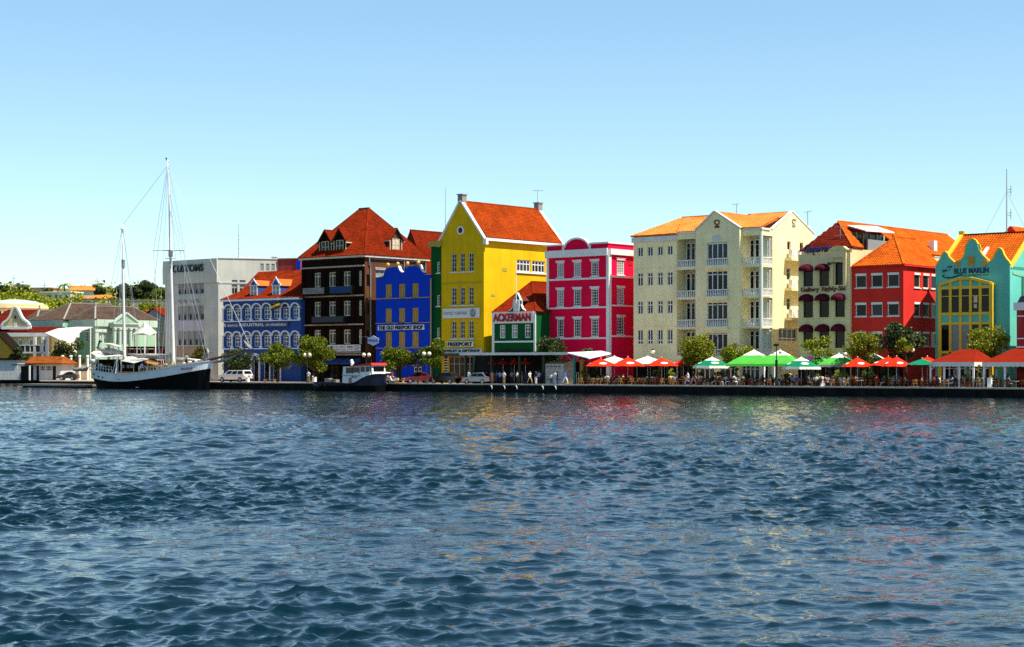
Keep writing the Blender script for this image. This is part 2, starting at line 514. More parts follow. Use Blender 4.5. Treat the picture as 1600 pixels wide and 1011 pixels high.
# ------------------------------------------------------------------ buildings: walls with real openings, windows, bands, tiled roofs
WIN = {}
WRND = random.Random(4)
class Bld:
    def __init__(s, name, label, cat, px, sb, a=40.0, group=None, Y=None):
        s.a = R(a)
        s.d = (math.cos(s.a), -math.sin(s.a))
        s.n = (math.sin(s.a), math.cos(s.a))
        if Y is None:
            s.O = P(px, sb)
        else:
            s.O = ((px - CX) / FPX * Y, Y)
        s.root = thing(name, label, cat, (s.O[0], s.O[1], 0), -s.a, group) if name else None
        s.fh = []
        s.sh = []
    def u(s, px, v=0.0):
        k = (px - CX) / FPX
        ox, oy = s.O[0] + v * s.n[0], s.O[1] + v * s.n[1]
        return (k * oy - ox) / (s.d[0] - k * s.d[1])
    def v(s, px, u=0.0):
        k = (px - CX) / FPX
        ox, oy = s.O[0] + u * s.d[0], s.O[1] + u * s.d[1]
        return (k * oy - ox) / (s.n[0] - k * s.n[1])
    def Y(s, u, v):
        return s.O[1] + u * s.d[1] + v * s.n[1]
    def z(s, py, px, v=0.0):
        return ZY(py, s.Y(s.u(px, v), v))
    def zs(s, py, px, u=0.0):
        return ZY(py, s.Y(u, s.v(px, u)))
    def pf(s, px, py, v=0.0):           # point on a plane parallel to the front
        return (s.u(px, v), v, s.z(py, px, v))
    def ps(s, px, py, u=0.0):
        return (u, s.v(px, u), s.zs(py, px, u))
    def part(s, name, mb, mats, **k):
        return part(name, mb, mats, s.root, **k)
    def box(s, name, m, u0, u1, v0, v1, z0, z1, parent=None):
        return part(name, MB().box(u0, u1, v0, v1, z0, z1), m, parent or s.root)
    def band(s, name, m, pl, pr, y0, y1, xr, proud=0.08, v=0.0, ext=(0, 0)):
        z0, z1 = s.z(y1, xr, v), s.z(y0, xr, v)
        return s.box(name, m, s.u(pl, v) - ext[0], s.u(pr, v) + ext[1], v - proud, v - 0.003, z0, z1)
    def sband(s, name, m, pl, pr, y0, y1, xr, proud=0.08, u=0.0):
        z0, z1 = s.zs(y1, xr, u), s.zs(y0, xr, u)
        return s.box(name, m, u + 0.003, u + proud, s.v(pl, u), s.v(pr, u), z0, z1)
    # windows
    def window(s, face, off, c, z0, w_, h_, nx=2, nz=2, bw=0.1, mw=0.05, frame='white', pane='glass', sill=None, lint=None, shutter=None, hz=None, dep=0.12, name='window', box=None, lo=0.12):
        w_, h_ = round(w_, 2), round(h_, 2)
        if pane == 'glass':
            pane = WRND.choice(['glass', 'glass', 'glass', 'glass', 'glass_warm', 'glass_warm', 'glass_pale'])
        key = (w_, h_, nx, nz, bw, mw, frame, pane, sill, lint, shutter, str(hz), dep, box, lo)
        if key not in WIN:
            L = []
            f = MB()
            x0, x1 = -w_ / 2, w_ / 2
            f.box(x0, x0 + bw, dep, dep + .1, 0, h_).box(x1 - bw, x1, dep, dep + .1, 0, h_)
            f.box(x0 + bw, x1 - bw, dep, dep + .1, 0, bw).box(x0 + bw, x1 - bw, dep, dep + .1, h_ - bw, h_)
            for i in range(1, nx):
                x = x0 + w_ * i / nx
                f.box(x - mw / 2, x + mw / 2, dep + .005, dep + .09, bw, h_ - bw)
            zz = hz if hz is not None else [i / nz for i in range(1, nz)]
            for t in zz:
                f.box(x0 + bw, x1 - bw, dep + .01, dep + .08, h_ * t - mw / 2, h_ * t + mw / 2)
            L.append((name, f.mesh(name, frame)))
            if pane:
                L.append(('pane', MB().box(x0 + .01, x1 - .01, dep + .05, dep + .07, .01, h_ - .01).mesh('pane', pane)))
            if shutter:
                q = MB()
                for sx in (0, 1):
                    a, b = (x0 + bw * .6, -.02) if sx == 0 else (.02, x1 - bw * .6)
                    q.box(a, a + .07, dep - .03, dep + .04, .05, h_ - .05).box(b - .07, b, dep - .03, dep + .04, .05, h_ - .05)
                    ns = max(4, int(h_ / .16))
                    for j in range(ns + 1):
                        z = .05 + (h_ - .2) * j / ns
                        q.box(a + .07, b - .07, dep - .015, dep + .03, z, z + .10)
                L.append(('shutter', q.mesh('shutter', shutter)))
            if sill:
                L.append(('sill', MB().box(x0 - .12, x1 + .12, -.10, dep, -.12, -.002).mesh('sill', sill)))
            if lint:
                L.append(('lintel', MB().box(x0 - lo, x1 + lo, -.09, dep - .01, h_ + .002, h_ + .2).box(x0 - lo - .08, x1 + lo + .08, -.14, dep - .02, h_ + .202, h_ + .30).mesh('lintel', lint)))
            if box:
                L.append(('shutter_box', MB().box(x0 + .005, x1 - .005, -.05, dep - .005, h_ * (1 - box), h_ - .005).mesh('shutter_box', frame)))
            WIN[key] = L
        L = WIN[key]
        loc = (c, off, z0) if face == 'f' else (off, c, z0)
        o = link(L[0][0], L[0][1], s.root, loc, 0 if face == 'f' else R(90))
        for nm, me in L[1:]:
            link(nm, me, o)
        return o
    def wrow(s, cols, yt, yb, xr, v=0.0, hole=True, **k):
        z0, z1 = s.z(yb, xr, v), s.z(yt, xr, v)
        for a, b in cols:
            u0, u1 = s.u(a, v), s.u(b, v)
            if hole:
                s.fh.append((u0, u1, z0, z1))
            s.window('f', v, (u0 + u1) / 2, z0, u1 - u0, z1 - z0, **k)
    def srow(s, cols, yt, yb, xr, u=0.0, hole=True, **k):
        z0, z1 = s.zs(yb, xr, u), s.zs(yt, xr, u)
        for a, b in cols:
            v0, v1 = s.v(a, u), s.v(b, u)
            if hole:
                s.sh.append((v0, v1, z0, z1))
            s.window('s', u, (v0 + v1) / 2, z0, v1 - v0, z1 - z0, **k)
    @staticmethod
    def grid(mb, a0, a1, z0, z1, holes, fn, t=0.28):
        holes = [h for h in holes if h[1] > a0 and h[0] < a1 and h[3] > z0 and h[2] < z1]
        A = sorted(set([a0, a1] + [min(max(x, a0), a1) for h in holes for x in h[:2]]))
        Z = sorted(set([z0, z1] + [min(max(x, z0), z1) for h in holes for x in h[2:]]))
        for j in range(len(Z) - 1):
            zc = (Z[j] + Z[j + 1]) / 2
            run = None
            for i in range(len(A)):
                solid = False
                if i < len(A) - 1:
                    ac = (A[i] + A[i + 1]) / 2
                    solid = not any(h[0] < ac < h[1] and h[2] < zc < h[3] for h in holes)
                if solid and run is None:
                    run = A[i]
                if not solid and run is not None:
                    mb.poly([fn(run, 0, Z[j]), fn(A[i], 0, Z[j]), fn(A[i], 0, Z[j + 1]), fn(run, 0, Z[j + 1])])
                    run = None
        for h in holes:
            p, q, r_, s_ = h
            for e in (((p, r_), (p, s_)), ((q, r_), (q, s_)), ((p, r_), (q, r_)), ((p, s_), (q, s_))):
                (b0, c0), (b1, c1) = e
                mb.poly([fn(b0, 0, c0), fn(b1, 0, c1), fn(b1, t, c1), fn(b0, t, c0)])
            mb.poly([fn(p, t, r_), fn(q, t, r_), fn(q, t, s_), fn(p, t, s_)])
    def shell(s, m, u0, v1, z1, name='wall', u1=0.0, v0=0.0, z0=0.0, side=True, extra=None, m2=None):
        mb = MB()
        s.grid(mb, u0, u1, z0, z1, s.fh, lambda a, d, z: (a, v0 + d, z))
        if m2:
            mb.mi = 1
        if side:
            s.grid(mb, v0, v1, z0, z1, s.sh, lambda a, d, z: (u1 - d, a, z))
        else:
            mb.poly([(u1, v0, z0), (u1, v1, z0), (u1, v1, z1), (u1, v0, z1)])
        mb.poly([(u0, v0, z0), (u0, v1, z0), (u0, v1, z1), (u0, v0, z1)])
        mb.poly([(u0, v1, z0), (u1, v1, z0), (u1, v1, z1), (u0, v1, z1)])
        mb.mi = 0
        mb.poly([(u0, v0, z1), (u1, v0, z1), (u1, v1, z1), (u0, v1, z1)])
        if extra:
            extra(mb)
        o = s.part(name, mb, [m, m2] if m2 else m)
        s.fh, s.sh = [], []
        return o

def roof(parent, polys, under, tile, name='roof', thick=0.14, pitch=0.30, course=0.38, tiles=True):
    mb = MB()
    tb = MB()
    for pl in polys:
        pts = [Vector(p) for p in pl]
        n = Vector((0, 0, 0))
        for i in range(len(pts)):
            a, b = pts[i], pts[(i + 1) % len(pts)]
            n += a.cross(b)
        n.normalize()
        if n.z < 0:
            n = -n
            pts = pts[::-1]
        dn = n * thick
        k = len(pts)
        mb.add([p for p in pts] + [p - dn for p in pts], [tuple(range(k)), tuple(range(k, 2 * k))[::-1]] + [(i, i + k, (i + 1) % k + k, (i + 1) % k) for i in range(k)])
        if not tiles or abs(n.z) > 0.995:
            continue
        e = Vector((0, 0, 1)).cross(n).normalized()
        sl_ = n.cross(e).normalized()
        o = pts[0]
        q = [((p - o).dot(e), (p - o).dot(sl_)) for p in pts]
        e0, e1 = min(a for a, b in q), max(a for a, b in q)
        cnt = max(1, int(round((e1 - e0) / pitch)))
        pt = (e1 - e0) / cnt
        smin = min(b for a, b in q)
        for i in range(cnt):
            x = e0 + (i + .5) * pt
            ys = []
            for j in range(k):
                (ax, ay), (bx, by) = q[j], q[(j + 1) % k]
                if (ax - x) * (bx - x) < 0:
                    ys.append(ay + (by - ay) * (x - ax) / (bx - ax))
            if len(ys) < 2:
                continue
            s0, s1 = min(ys), max(ys)
            j0 = int(math.ceil((s0 - smin) / course - 0.3))
            z = smin + j0 * course
            while z < s1 - course * .3:
                a0 = max(z, s0 - .03)
                a1 = min(z + course, s1 + .02)
                jx = random.uniform(-.01, .01)
                lo_, hi_ = .045 + jx, .012
                ps_ = []
                for ss, hh in ((a0, lo_), (a1, hi_)):
                    for ex, up in ((-.5, 0), (0, .075), (.5, 0)):
                        ps_.append(o + e * (x + ex * pt * .98) + sl_ * ss + n * (hh + up))
                ps_.append(o + e * (x - .5 * pt * .98) + sl_ * a0 + n * 0.005)
                ps_.append(o + e * (x + .5 * pt * .98) + sl_ * a0 + n * 0.005)
                tb.add(ps_, [(0, 1, 4, 3), (1, 2, 5, 4), (6, 7, 2, 1, 0)])
                z += course
    r_ = part(name, mb, under, parent)
    if tiles and tb.f:
        part('roof_tiles', tb, tile, r_, kind='stuff')
    return r_

def ridge_caps(parent, lines, m, w_=0.26):
    mb = MB()
    for a, b in lines:
        a, b = Vector(a), Vector(b)
        L = (b - a).length
        k = max(1, int(L / .42))
        for i in range(k):
            mb.bar(a.lerp(b, i / k) + Vector((0, 0, .06)), a.lerp(b, (i + .97) / k) + Vector((0, 0, .075)), w_, .14)
    return part('ridge_cap', mb, m, parent)
# ------------------------------------------------------------------ water
def make_water():
    rng = np.random.default_rng(5)
    k1 = np.linspace(-0.47, 0.47, 1100)
    ks = np.concatenate([[-2.5, -1.2, -.8, -.65, -.56, -.51], k1, [.51, .56, .65, .8, 1.2, 2.5]])
    qs = np.concatenate([np.arange(24.0, 250.0, 0.45), np.arange(250.0, 640.0, 1.3), [680., 740., 850., 1000., 1400., 2200., 4000.]])
    Y = (CAMZ - WATER) * FPX / qs
    K, YY = np.meshgrid(ks, Y)
    X = K * YY
    dX = YY * 2.4 / FPX
    dY = YY * YY / ((CAMZ - WATER) * FPX) * np.where(YY > 37, .45, 1.3)
    far = np.clip((YY - 30) / 60, 0, 1)
    far = far * far * (3 - 2 * far)
    Z = np.zeros_like(X)
    DX = np.zeros_like(X)
    DY = np.zeros_like(X)
    # slow gust patches make calmer and rougher areas
    gust = 0.85 + 0.5 * np.sin(X * .11 + 1.3 * np.sin(YY * .05)) * np.sin(YY * .083 + X * .03 + 2.0) + 0.2 * np.sin(X * .31 - YY * .21 + 1.0)
    n = 210
    lam = np.exp(rng.uniform(np.log(0.11), np.log(2.7), n))
    th = R(-66) + rng.normal(0, 0.85, n)              # travel direction: down and to the right
    ph = rng.uniform(0, 6.283, n)
    for i in range(n):
        k = 2 * math.pi / lam[i]
        kx, ky = k * math.cos(th[i]), k * math.sin(th[i])
        slope = 0.034 if lam[i] > 0.8 else 0.050
        if lam[i] > 1.3:
            slope = 0.024
        a = slope / k
        step = np.maximum(abs(kx) * dX, abs(ky) * dY)
        wgt = np.clip((2.2 - step) / 1.2, 0, 1)
        p = kx * X + ky * YY + ph[i]
        g = gust if lam[i] < 1.3 else 0.45 + 1.25 * far
        Z += a * wgt * g * np.sin(p)
        c = 0.95 * a * wgt * np.cos(p)
        DX += c * math.cos(th[i])
        DY += c * math.sin(th[i])
    X2 = X + DX
    Y2 = YY + DY
    Z = Z + WATER
    nr, nc = X.shape
    co = np.stack([X2, Y2, Z], -1).reshape(-1, 3).astype(np.float32)
    idx = np.arange(nr * nc).reshape(nr, nc)
    quads = np.stack([idx[:-1, :-1], idx[1:, :-1], idx[1:, 1:], idx[:-1, 1:]], -1).reshape(-1, 4)
    me = bpy.data.meshes.new('water')
    me.vertices.add(len(co))
    me.vertices.foreach_set('co', co.ravel())
    me.loops.add(quads.size)
    me.loops.foreach_set('vertex_index', quads.ravel().astype(np.int32))
    me.polygons.add(len(quads))
    me.polygons.foreach_set('loop_start', np.arange(0, quads.size, 4, dtype=np.int32))
    me.polygons.foreach_set('use_smooth', np.ones(len(quads), dtype=bool))
    me.update(calc_edges=True)
    m = bpy.data.materials.new('sea_water')
    m.use_nodes = True
    nn = m.node_tree.nodes
    l = m.node_tree.links
    p = nn['Principled BSDF']
    p.inputs['Base Color'].default_value = (0.0002, 0.0105, 0.0155, 1)
    p.inputs['Roughness'].default_value = 0.05
    p.inputs['IOR'].default_value = 1.333
    p.inputs['Specular IOR Level'].default_value = 0.42
    tc = nn.new('ShaderNodeTexCoord')
    mpg = nn.new('ShaderNodeMapping')
    mpg.inputs['Rotation'].default_value = (0, 0, R(20))
    mpg.inputs['Scale'].default_value = (0.022, 0.05, 1)
    l.new(tc.outputs['Object'], mpg.inputs['Vector'])
    gus = nn.new('ShaderNodeTexNoise')
    gus.inputs['Scale'].default_value = 1.0
    gus.inputs['Detail'].default_value = 3.0
    l.new(mpg.outputs['Vector'], gus.inputs['Vector'])
    prev = None
    for sc, det, st, dist, sx in ((0.9, 4.0, 0.7, 0.16, 0.8), (4.2, 3.0, 0.75, 0.035, 0.7)):
        mp = nn.new('ShaderNodeMapping')
        mp.inputs['Rotation'].default_value = (0, 0, R(28))
        mp.inputs['Scale'].default_value = (sx, 1.35, 1)
        l.new(tc.outputs['Object'], mp.inputs['Vector'])
        t = nn.new('ShaderNodeTexNoise')
        t.inputs['Scale'].default_value = sc
        t.inputs['Detail'].default_value = det
        t.inputs['Distortion'].default_value = 0.6
        l.new(mp.outputs['Vector'], t.inputs['Vector'])
        b = nn.new('ShaderNodeBump')
        b.inputs['Distance'].default_value = dist
        mg = nn.new('ShaderNodeMapRange')
        mg.inputs['From Min'].default_value = 0.38
        mg.inputs['From Max'].default_value = 0.62
        mg.inputs['To Min'].default_value = st * 0.45
        mg.inputs['To Max'].default_value = st * 1.2
        l.new(gus.outputs['Fac'], mg.inputs['Value'])
        l.new(mg.outputs['Result'], b.inputs['Strength'])
        l.new(t.outputs['Fac'], b.inputs['Height'])
        if prev:
            l.new(prev, b.inputs['Normal'])
        prev = b.outputs['Normal']
    l.new(prev, p.inputs['Normal'])
    me.materials.append(m)
    MATS['sea_water'] = m
    o = link('water', me)
    o['kind'] = 'structure'
make_water()

# ------------------------------------------------------------------ land: one sheet behind the quay, quay wall, kerb
def QP(u, s):       # quay coordinates -> world
    return (Q0[0] + u * QD[0] + s * QN[0], Q0[1] + u * QD[1] + s * QN[1])
def QU(px, s):      # distance along the quay for a pixel column
    x, y = P(px, s)
    return (x - Q0[0]) * QD[0] + (y - Q0[1]) * QD[1]

def groundmat():
    m = mat('paving', (0.50, 0.34, 0.22), 0.9, var=0.35, vscale=0.25, bump=0.2, bscale=4.0)
    return m
groundmat()
mat('quay_strip', (0.30, 0.26, 0.21), 0.9, var=0.4, vscale=0.4)
EDGE = [QP(220, 0), QP(QU(62, 0), 0), P(62, 44), (-0.40 * 330, 336), (-900, 420)]
FAR = [(-2600, 3800), (3400, 3800), (2200, -900)]
g = MB()
pts = EDGE + FAR
g.poly([(x, y, 0.0) for x, y in pts][::-1])
o = part('ground', g, 'paving')
o['kind'] = 'structure'
q = MB()
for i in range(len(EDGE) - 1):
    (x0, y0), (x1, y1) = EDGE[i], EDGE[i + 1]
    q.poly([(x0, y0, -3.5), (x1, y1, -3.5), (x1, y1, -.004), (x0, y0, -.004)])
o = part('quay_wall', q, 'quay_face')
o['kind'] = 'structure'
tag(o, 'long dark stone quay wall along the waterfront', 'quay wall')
# kerb: separate concrete blocks along the edge
kb = thing('quay_kerb', 'pale concrete coping kerb running along the edge of the quay', 'kerb', (QP(0, 0)[0], QP(0, 0)[1], 0), -AQ)
ua = QU(62, 0)
ub = QU(1760, 0)
kme = MB().box(0, 1.97, -0.08, 0.50, -0.10, 0.06).mesh('kerb_block', 'kerb_concrete')
n = int((ub - ua) / 2.0)
for i in range(n):
    k = link('kerb_block', kme, kb, (ua + i * 2.0, 0, random.uniform(-.012, .012)))
# footings and stringers on the face of the quay: dark timber fender posts and the pale fender hooks
ff = 0
for px in (768, 788, 807, 848, 868):
    u = QU(px, -0.2)
    x, y = QP(u, -0.12)
    t = MB()
    arc = [(math.cos(R(a)) * .22 - .15, -.06, math.sin(R(a)) * .34 - .08) for a in range(-20, 101, 20)]
    t.tube(arc, [.03, .05, .06, .06, .055, .045, .03], 6)
    o = part('fender_hook', t, 'white', None, (x, y, -.42), -AQ)
    nm = ['leftmost on the quay wall below the waiting crowd', 'on the quay wall second from the left end of its row', 'on the quay wall in the middle of its row',
          'on the quay wall below the pale kiosk', 'on the quay wall at the right end of its row'][ff]
    tag(o, 'white curved mooring hook ' + nm, 'mooring hook', 'white hooks on the quay wall')
    ff += 1
# ------------------------------------------------------------------ hill behind the town
def hill_h(X, Y):
    t = min(max((Y - 385.0) / 235.0, 0), 1.0)
    fx = min(max((-20.0 - X) / 60.0, 0), 1)
    fx = fx * fx * (3 - 2 * fx)
    return t * 29.0 * fx + (0.8 * math.sin(X * .09) * math.sin(Y * .07) if t > 0 else 0) * fx
def hill_at(px, py):
    k = (px - CX) / FPX
    Y = 387.0
    while Y < 680:
        if ZY(py, Y) <= hill_h(k * Y, Y):
            break
        Y += 1.0
    return (k * Y, Y, hill_h(k * Y, Y))
hm = MB()
xs = [x for x in range(-420, 60, 12)]
ys = [y for y in range(383, 760, 12)]
vs = []
for y in ys:
    for x in xs:
        h = hill_h(x, y)
        vs.append((x, y, h if y > 384 else -.5))
fs = []
for j in range(len(ys) - 1):
    for i in range(len(xs) - 1):
        a = j * len(xs) + i
        fs.append((a, a + 1, a + 1 + len(xs), a + len(xs)))
hm.add(vs, fs)
o = part('hill', hm, 'hill_soil', smooth=True)
o['kind'] = 'structure'

# ------------------------------------------------------------------ foliage helpers
def leafmesh(name, pts, size, m, seed=1, flat=0.0):
    rng = np.random.default_rng(seed)
    pts = np.asarray(pts, dtype=np.float32)
    n = len(pts)
    a = rng.normal(size=(n, 3))
    a /= np.linalg.norm(a, axis=1)[:, None]
    b = rng.normal(size=(n, 3))
    b[:, 2] *= (1 - flat)
    b -= (a * b).sum(1)[:, None] * a
    b /= np.linalg.norm(b, axis=1)[:, None]
    s = (size * rng.uniform(.55, 1.25, n))[:, None]
    v = np.stack([pts - a * s * .5 - b * s * .12, pts - b * s * .36, pts + a * s * .55, pts + b * s * .36], 1).reshape(-1, 3)
    me = bpy.data.meshes.new(name)
    me.from_pydata(v.tolist(), [], [(4 * i, 4 * i + 1, 4 * i + 2, 4 * i + 3) for i in range(n)])
    me.materials.append(MATS[m])
    return me

def crown_pts(n, w_, h_, seed, lobes=14, c=(0, 0, 0), fill=0.5, gap=1.0):
    rng = np.random.default_rng(seed)
    ce, ra = [], []
    for i in range(lobes):
        d = rng.normal(size=3)
        d /= np.linalg.norm(d)
        r_ = rng.uniform(.35, .78) * gap
        ce.append((d[0] * r_ * w_ / 2, d[1] * r_ * w_ / 2, d[2] * r_ * h_ / 2))
        ra.append(rng.uniform(.26, .46) * min(w_, h_ * 1.3) / 2 / max(gap, 1) ** .5)
    ce = np.array(ce)
    ra = np.array(ra)
    li = rng.choice(lobes, n, p=ra ** 2 / (ra ** 2).sum())
    d = rng.normal(size=(n, 3))
    d /= np.linalg.norm(d, axis=1)[:, None]
    rr = np.where(rng.uniform(size=n) < fill, rng.uniform(.82, 1.05, n), rng.uniform(0.3, 1.0, n)) * ra[li]
    p = ce[li] + d * rr[:, None] * np.array([1, 1, .8])
    return p + np.array(c), ce + np.array(c)

def tree(name, label, cat, loc, trunk_h, w_, h_, n, m, seed, size=.30, lobes=14, group=None, gap=1.0, tr=.13, lean=0.0):
    root = thing(name, label, cat, loc, 0, group)
    rng = random.Random(seed)
    cz = trunk_h + h_ * .42
    pts, ce = crown_pts(n, w_, h_, seed, lobes, (lean, 0, cz), gap=gap)
    t = MB()
    top = Vector((lean * .6, 0, trunk_h))
    t.tube([(0, 0, -.05), (lean * .2 + rng.uniform(-.08, .08), 0, trunk_h * .5), top], [tr, tr * .8, tr * .65], 7)
    for c in ce[:9]:
        c = Vector(c)
        mid = top.lerp(c, .5) + Vector((rng.uniform(-.2, .2), rng.uniform(-.2, .2), -.1))
        t.tube([top - Vector((0, 0, .15)), mid, c], [tr * .5, tr * .3, tr * .12], 5)
    part('trunk', t, 'bark', root)
    link('crown', leafmesh('crown', pts, size, m, seed), root)
    return root

# scrub over the slope
rng = np.random.default_rng(3)
pp = []
HCLEAR = [(130, 178, 458, 477), (111, 146, 444, 466), (64, 110, 448, 471), (46, 80, 444, 461), (24, 37, 440, 456), (244, 262, 450, 466)]
for i in range(24000):
    px = rng.uniform(-60, 300)
    py = rng.uniform(446, 505)
    if py < 450 and rng.uniform() < .5:
        continue
    if any(a - 2 < px < c and y0 < py < y1 for a, c, y0, y1 in HCLEAR):
        continue
    x, y, z = hill_at(px, py)
    if y > 670:
        continue
    pp.append((x + rng.uniform(-1, 1), y + rng.uniform(-2, 2), z + abs(rng.normal()) * 0.9 * (1 + math.sin(x * .4) * math.sin(y * .2))))
o = link('hillside_scrub', leafmesh('hillside_scrub', pp, 1.05, 'leaf_light', 9))
o['kind'] = 'stuff'
tag(o, 'light green scrub covering the hillside behind the town', 'scrub')
def htree(px, pytop, pybot, wpx, label, seed, m='leaf_dark', n=1500):
    x, y, z = hill_at(px, pybot)
    s = y / FPX
    hh = (pybot - pytop) * s
    return tree('hillside_tree', label, 'tree', (x, y, z - .3), hh * .18, wpx * s, hh * .95, int(n * 1.6), m, seed, size=.58, lobes=18, group='trees on the hillside', tr=.3)
htree(226, 439, 474, 74, 'big dark rounded tree on the hill behind the ship\'s mizzen mast', 21, n=4200)
htree(253, 445, 478, 40, 'lighter green bushy tree on the hill at the left edge of the customs building', 22, 'leaf_green', 2200)
htree(196, 442, 474, 44, 'dark tree on the hill just left of the mizzen mast top', 27, n=2200)
htree(155, 443, 463, 26, 'small dark tree on the hill right of the orange roofed hilltop house', 23, n=1200)
htree(38, 446, 462, 26, 'dark round tree on the hill right of the grey hilltop hut', 24, n=1400)
htree(6, 445, 458, 26, 'dark tree on the hill at the far left edge', 25, n=1200)
htree(236, 472, 500, 50, 'bright green tree low on the hill beside the stone retaining wall', 26, 'leaf_light', 2200)
htree(75, 449, 459, 16, 'small green tree between the hilltop houses near the palm', 28, 'leaf_green', 600)

# palm on the hilltop
x, y, z = hill_at(100, 462)
s = y / FPX
rt = thing('palm_tree', 'tall palm tree standing between the hilltop houses', 'tree', (x, y, z))
top = (462 - 446) * s
part('trunk', MB().tube([(0, 0, -.3), (.2, 0, top * .5), (.1, 0, top)], [.3, .22, .18], 6), 'bark', rt)
fr = MB()
for i in range(14):
    a = i * 2.4
    e = .9 - 1.1 * (i % 5) / 5
    prev = Vector((.1, 0, top))
    for j in range(4):
        nx_ = prev + Vector((math.cos(a) * .75, math.sin(a) * .75, .55 * e - .38 * j))
        sd = Vector((-math.sin(a), math.cos(a), -.4)) * .30
        fr.poly([prev, prev + sd, nx_ + sd * .7, nx_])
        fr.poly([prev, nx_, nx_ - sd * Vector((.7, .7, -.7))[0] + Vector((0, 0, -.2)), prev - sd + Vector((0, 0, -.2))])
        prev = nx_
part('crown', fr, 'leaf_green', rt)
# ================================================================== the row of merchant houses, left to right
def posts_front(b, name, m, cols, z0, z1, v0=-.25, v1=.05):
    for a, c in cols:
        b.box(name, m, b.u(a), b.u(c), v0, v1, z0, z1)

def shopfront(b, u0, u1, z1, n, frame='dark_wood', v=0.0, pane='glass'):
    # ground-floor glazing standing proud of the wall by a few centimetres
    f = MB()
    w_ = (u1 - u0) / n
    for i in range(n + 1):
        x = u0 + i * w_
        f.box(x - .07, x + .07, v - .14, v - .01, 0, z1)
    f.box(u0 + .07, u1 - .07, v - .13, v - .012, z1 - .14, z1 - .004).box(u0 + .07, u1 - .07, v - .12, v - .014, z1 * .7, z1 * .7 + .08).box(u0 + .07, u1 - .07, v - .12, v - .014, .004, .35)
    fo = part('shopfront', f, frame, b.root)
    part('pane', MB().box(u0 + .02, u1 - .02, v - .06, v - .004, .02, z1 - .02), pane, fo)
    return fo

def piers(b, pxs, zg, m='dark_wood'):  # dark panels over the wall piers: ground-floor shade put into colour
    for a, c in pxs:
        b.box('pier_shade', m, b.u(a), b.u(c), -.09, -.004, 0, zg)

# ------------------------------------------------------------------ customs building
b = Bld('customs_building', 'white concrete customs building with a row of grey shuttered window bays', 'building', 341, 17, 41)
uL = b.u(258)
zt, zb = b.z(403.5, 340), b.z(441, 340)
bays = [(278.2, 284.2), (286.2, 292.4), (295.2, 301.4), (304.6, 310.4), (313, 318.8)]
for (yt, ym, yb) in ((439.5, 452.5, 459.3), (478, 491, 500), (517.5, 530.5, 539.5)):
    b.wrow(bays, ym, yb, 300, nx=2, nz=1, bw=.07, frame='customs_grey')
    for a, c in bays:
        b.box('shutter', 'customs_grey', b.u(a), b.u(c), .10, .16, b.z(ym, 300) + .005, b.z(yt, 300))
        b.fh.append((b.u(a), b.u(c), b.z(ym, 300), b.z(yt, 300)))
    for i in range(len(bays) - 1):
        b.box('fin', 'customs_grey', b.u(bays[i][1]) + .02, b.u(bays[i + 1][0]) - .02, -.14, -.004, b.z(yb, 300), b.z(yt, 300))
v1 = 16.0
b.shell('customs_wall', uL, v1, zb, side=False)
# overhanging top storey
b.box('parapet_block', 'customs_wall', uL - .25, -.01, -.28, v1, zb + .003, zt)
b.band('spandrel', 'customs_lilac', 276.5, 320, 501, 516, 300, .05)
b.band('spandrel', 'customs_wall', 276.5, 320, 461, 476, 300, .05)
b.band('ground_panel', 'customs_tan', 276.5, 320, 541, 566, 300, .05)
for px in (284, 292, 303, 311):
    u = b.u(px)
    ld = MB().bar((u, -.05, b.z(474, 300)), (u, -.5, b.z(470, 300)), .12).box(u - .2, u + .2, -.75, -.45, b.z(471.5, 300), b.z(467.5, 300))
    b.part('flood_lamp', ld, 'grey_metal')
text('lettering', 'CUSTOMS', b.u(320.6) - b.u(272.6), b.z(413.6, 300) - b.z(425.2, 300), 'letter_teal', b.root, ((b.u(320.6) + b.u(272.6)) / 2, -.285, b.z(425.0, 297)), ext=.22, bold=.008)
# right-hand wing: turned towards the harbour, its own frame under the same thing
c = Bld(None, '', '', 341, 17, -19)
def to_b(c, b, u, v, z):
    wx = c.O[0] + u * c.d[0] + v * c.n[0] - b.O[0]
    wy = c.O[1] + u * c.d[1] + v * c.n[1] - b.O[1]
    return (wx * b.d[0] + wy * b.d[1], wx * b.n[0] + wy * b.n[1], z)
c.root = b.root
uR = c.u(437)
sw = []
for cols, yt, ym, yb in (([(362, 371), (374.2, 383.6)], 437.5, 450, 459.6),):
    sw += [(c.u(a), c.u(d), c.z(yb, 372), c.z(yt, 372)) for a, d in cols]
vents = [(c.u(a), c.u(d), c.z(422.7, 418), c.z(412, 418)) for a, d in ((407, 412), (415.6, 421), (424, 429))]
mb = MB()
c.grid(mb, .003, uR, 0, c.z(403.2, 341), sw + vents, lambda a, d, z: to_b(c, b, a, d, z))
mb.poly([to_b(c, b, *p) for p in ((uR, 0, 0), (uR, 14, 0), (uR, 14, c.z(403.2, 341)), (uR, 0, c.z(403.2, 341)))])
mb.poly([to_b(c, b, *p) for p in ((0.01, .01, zt - .01), (uR, 0.01, zt - .01), (uR, 14, zt - .01), (-6, 14, zt - .01))])
b.part('wing_wall', mb, 'customs_wall')
rt = -c.a + b.a
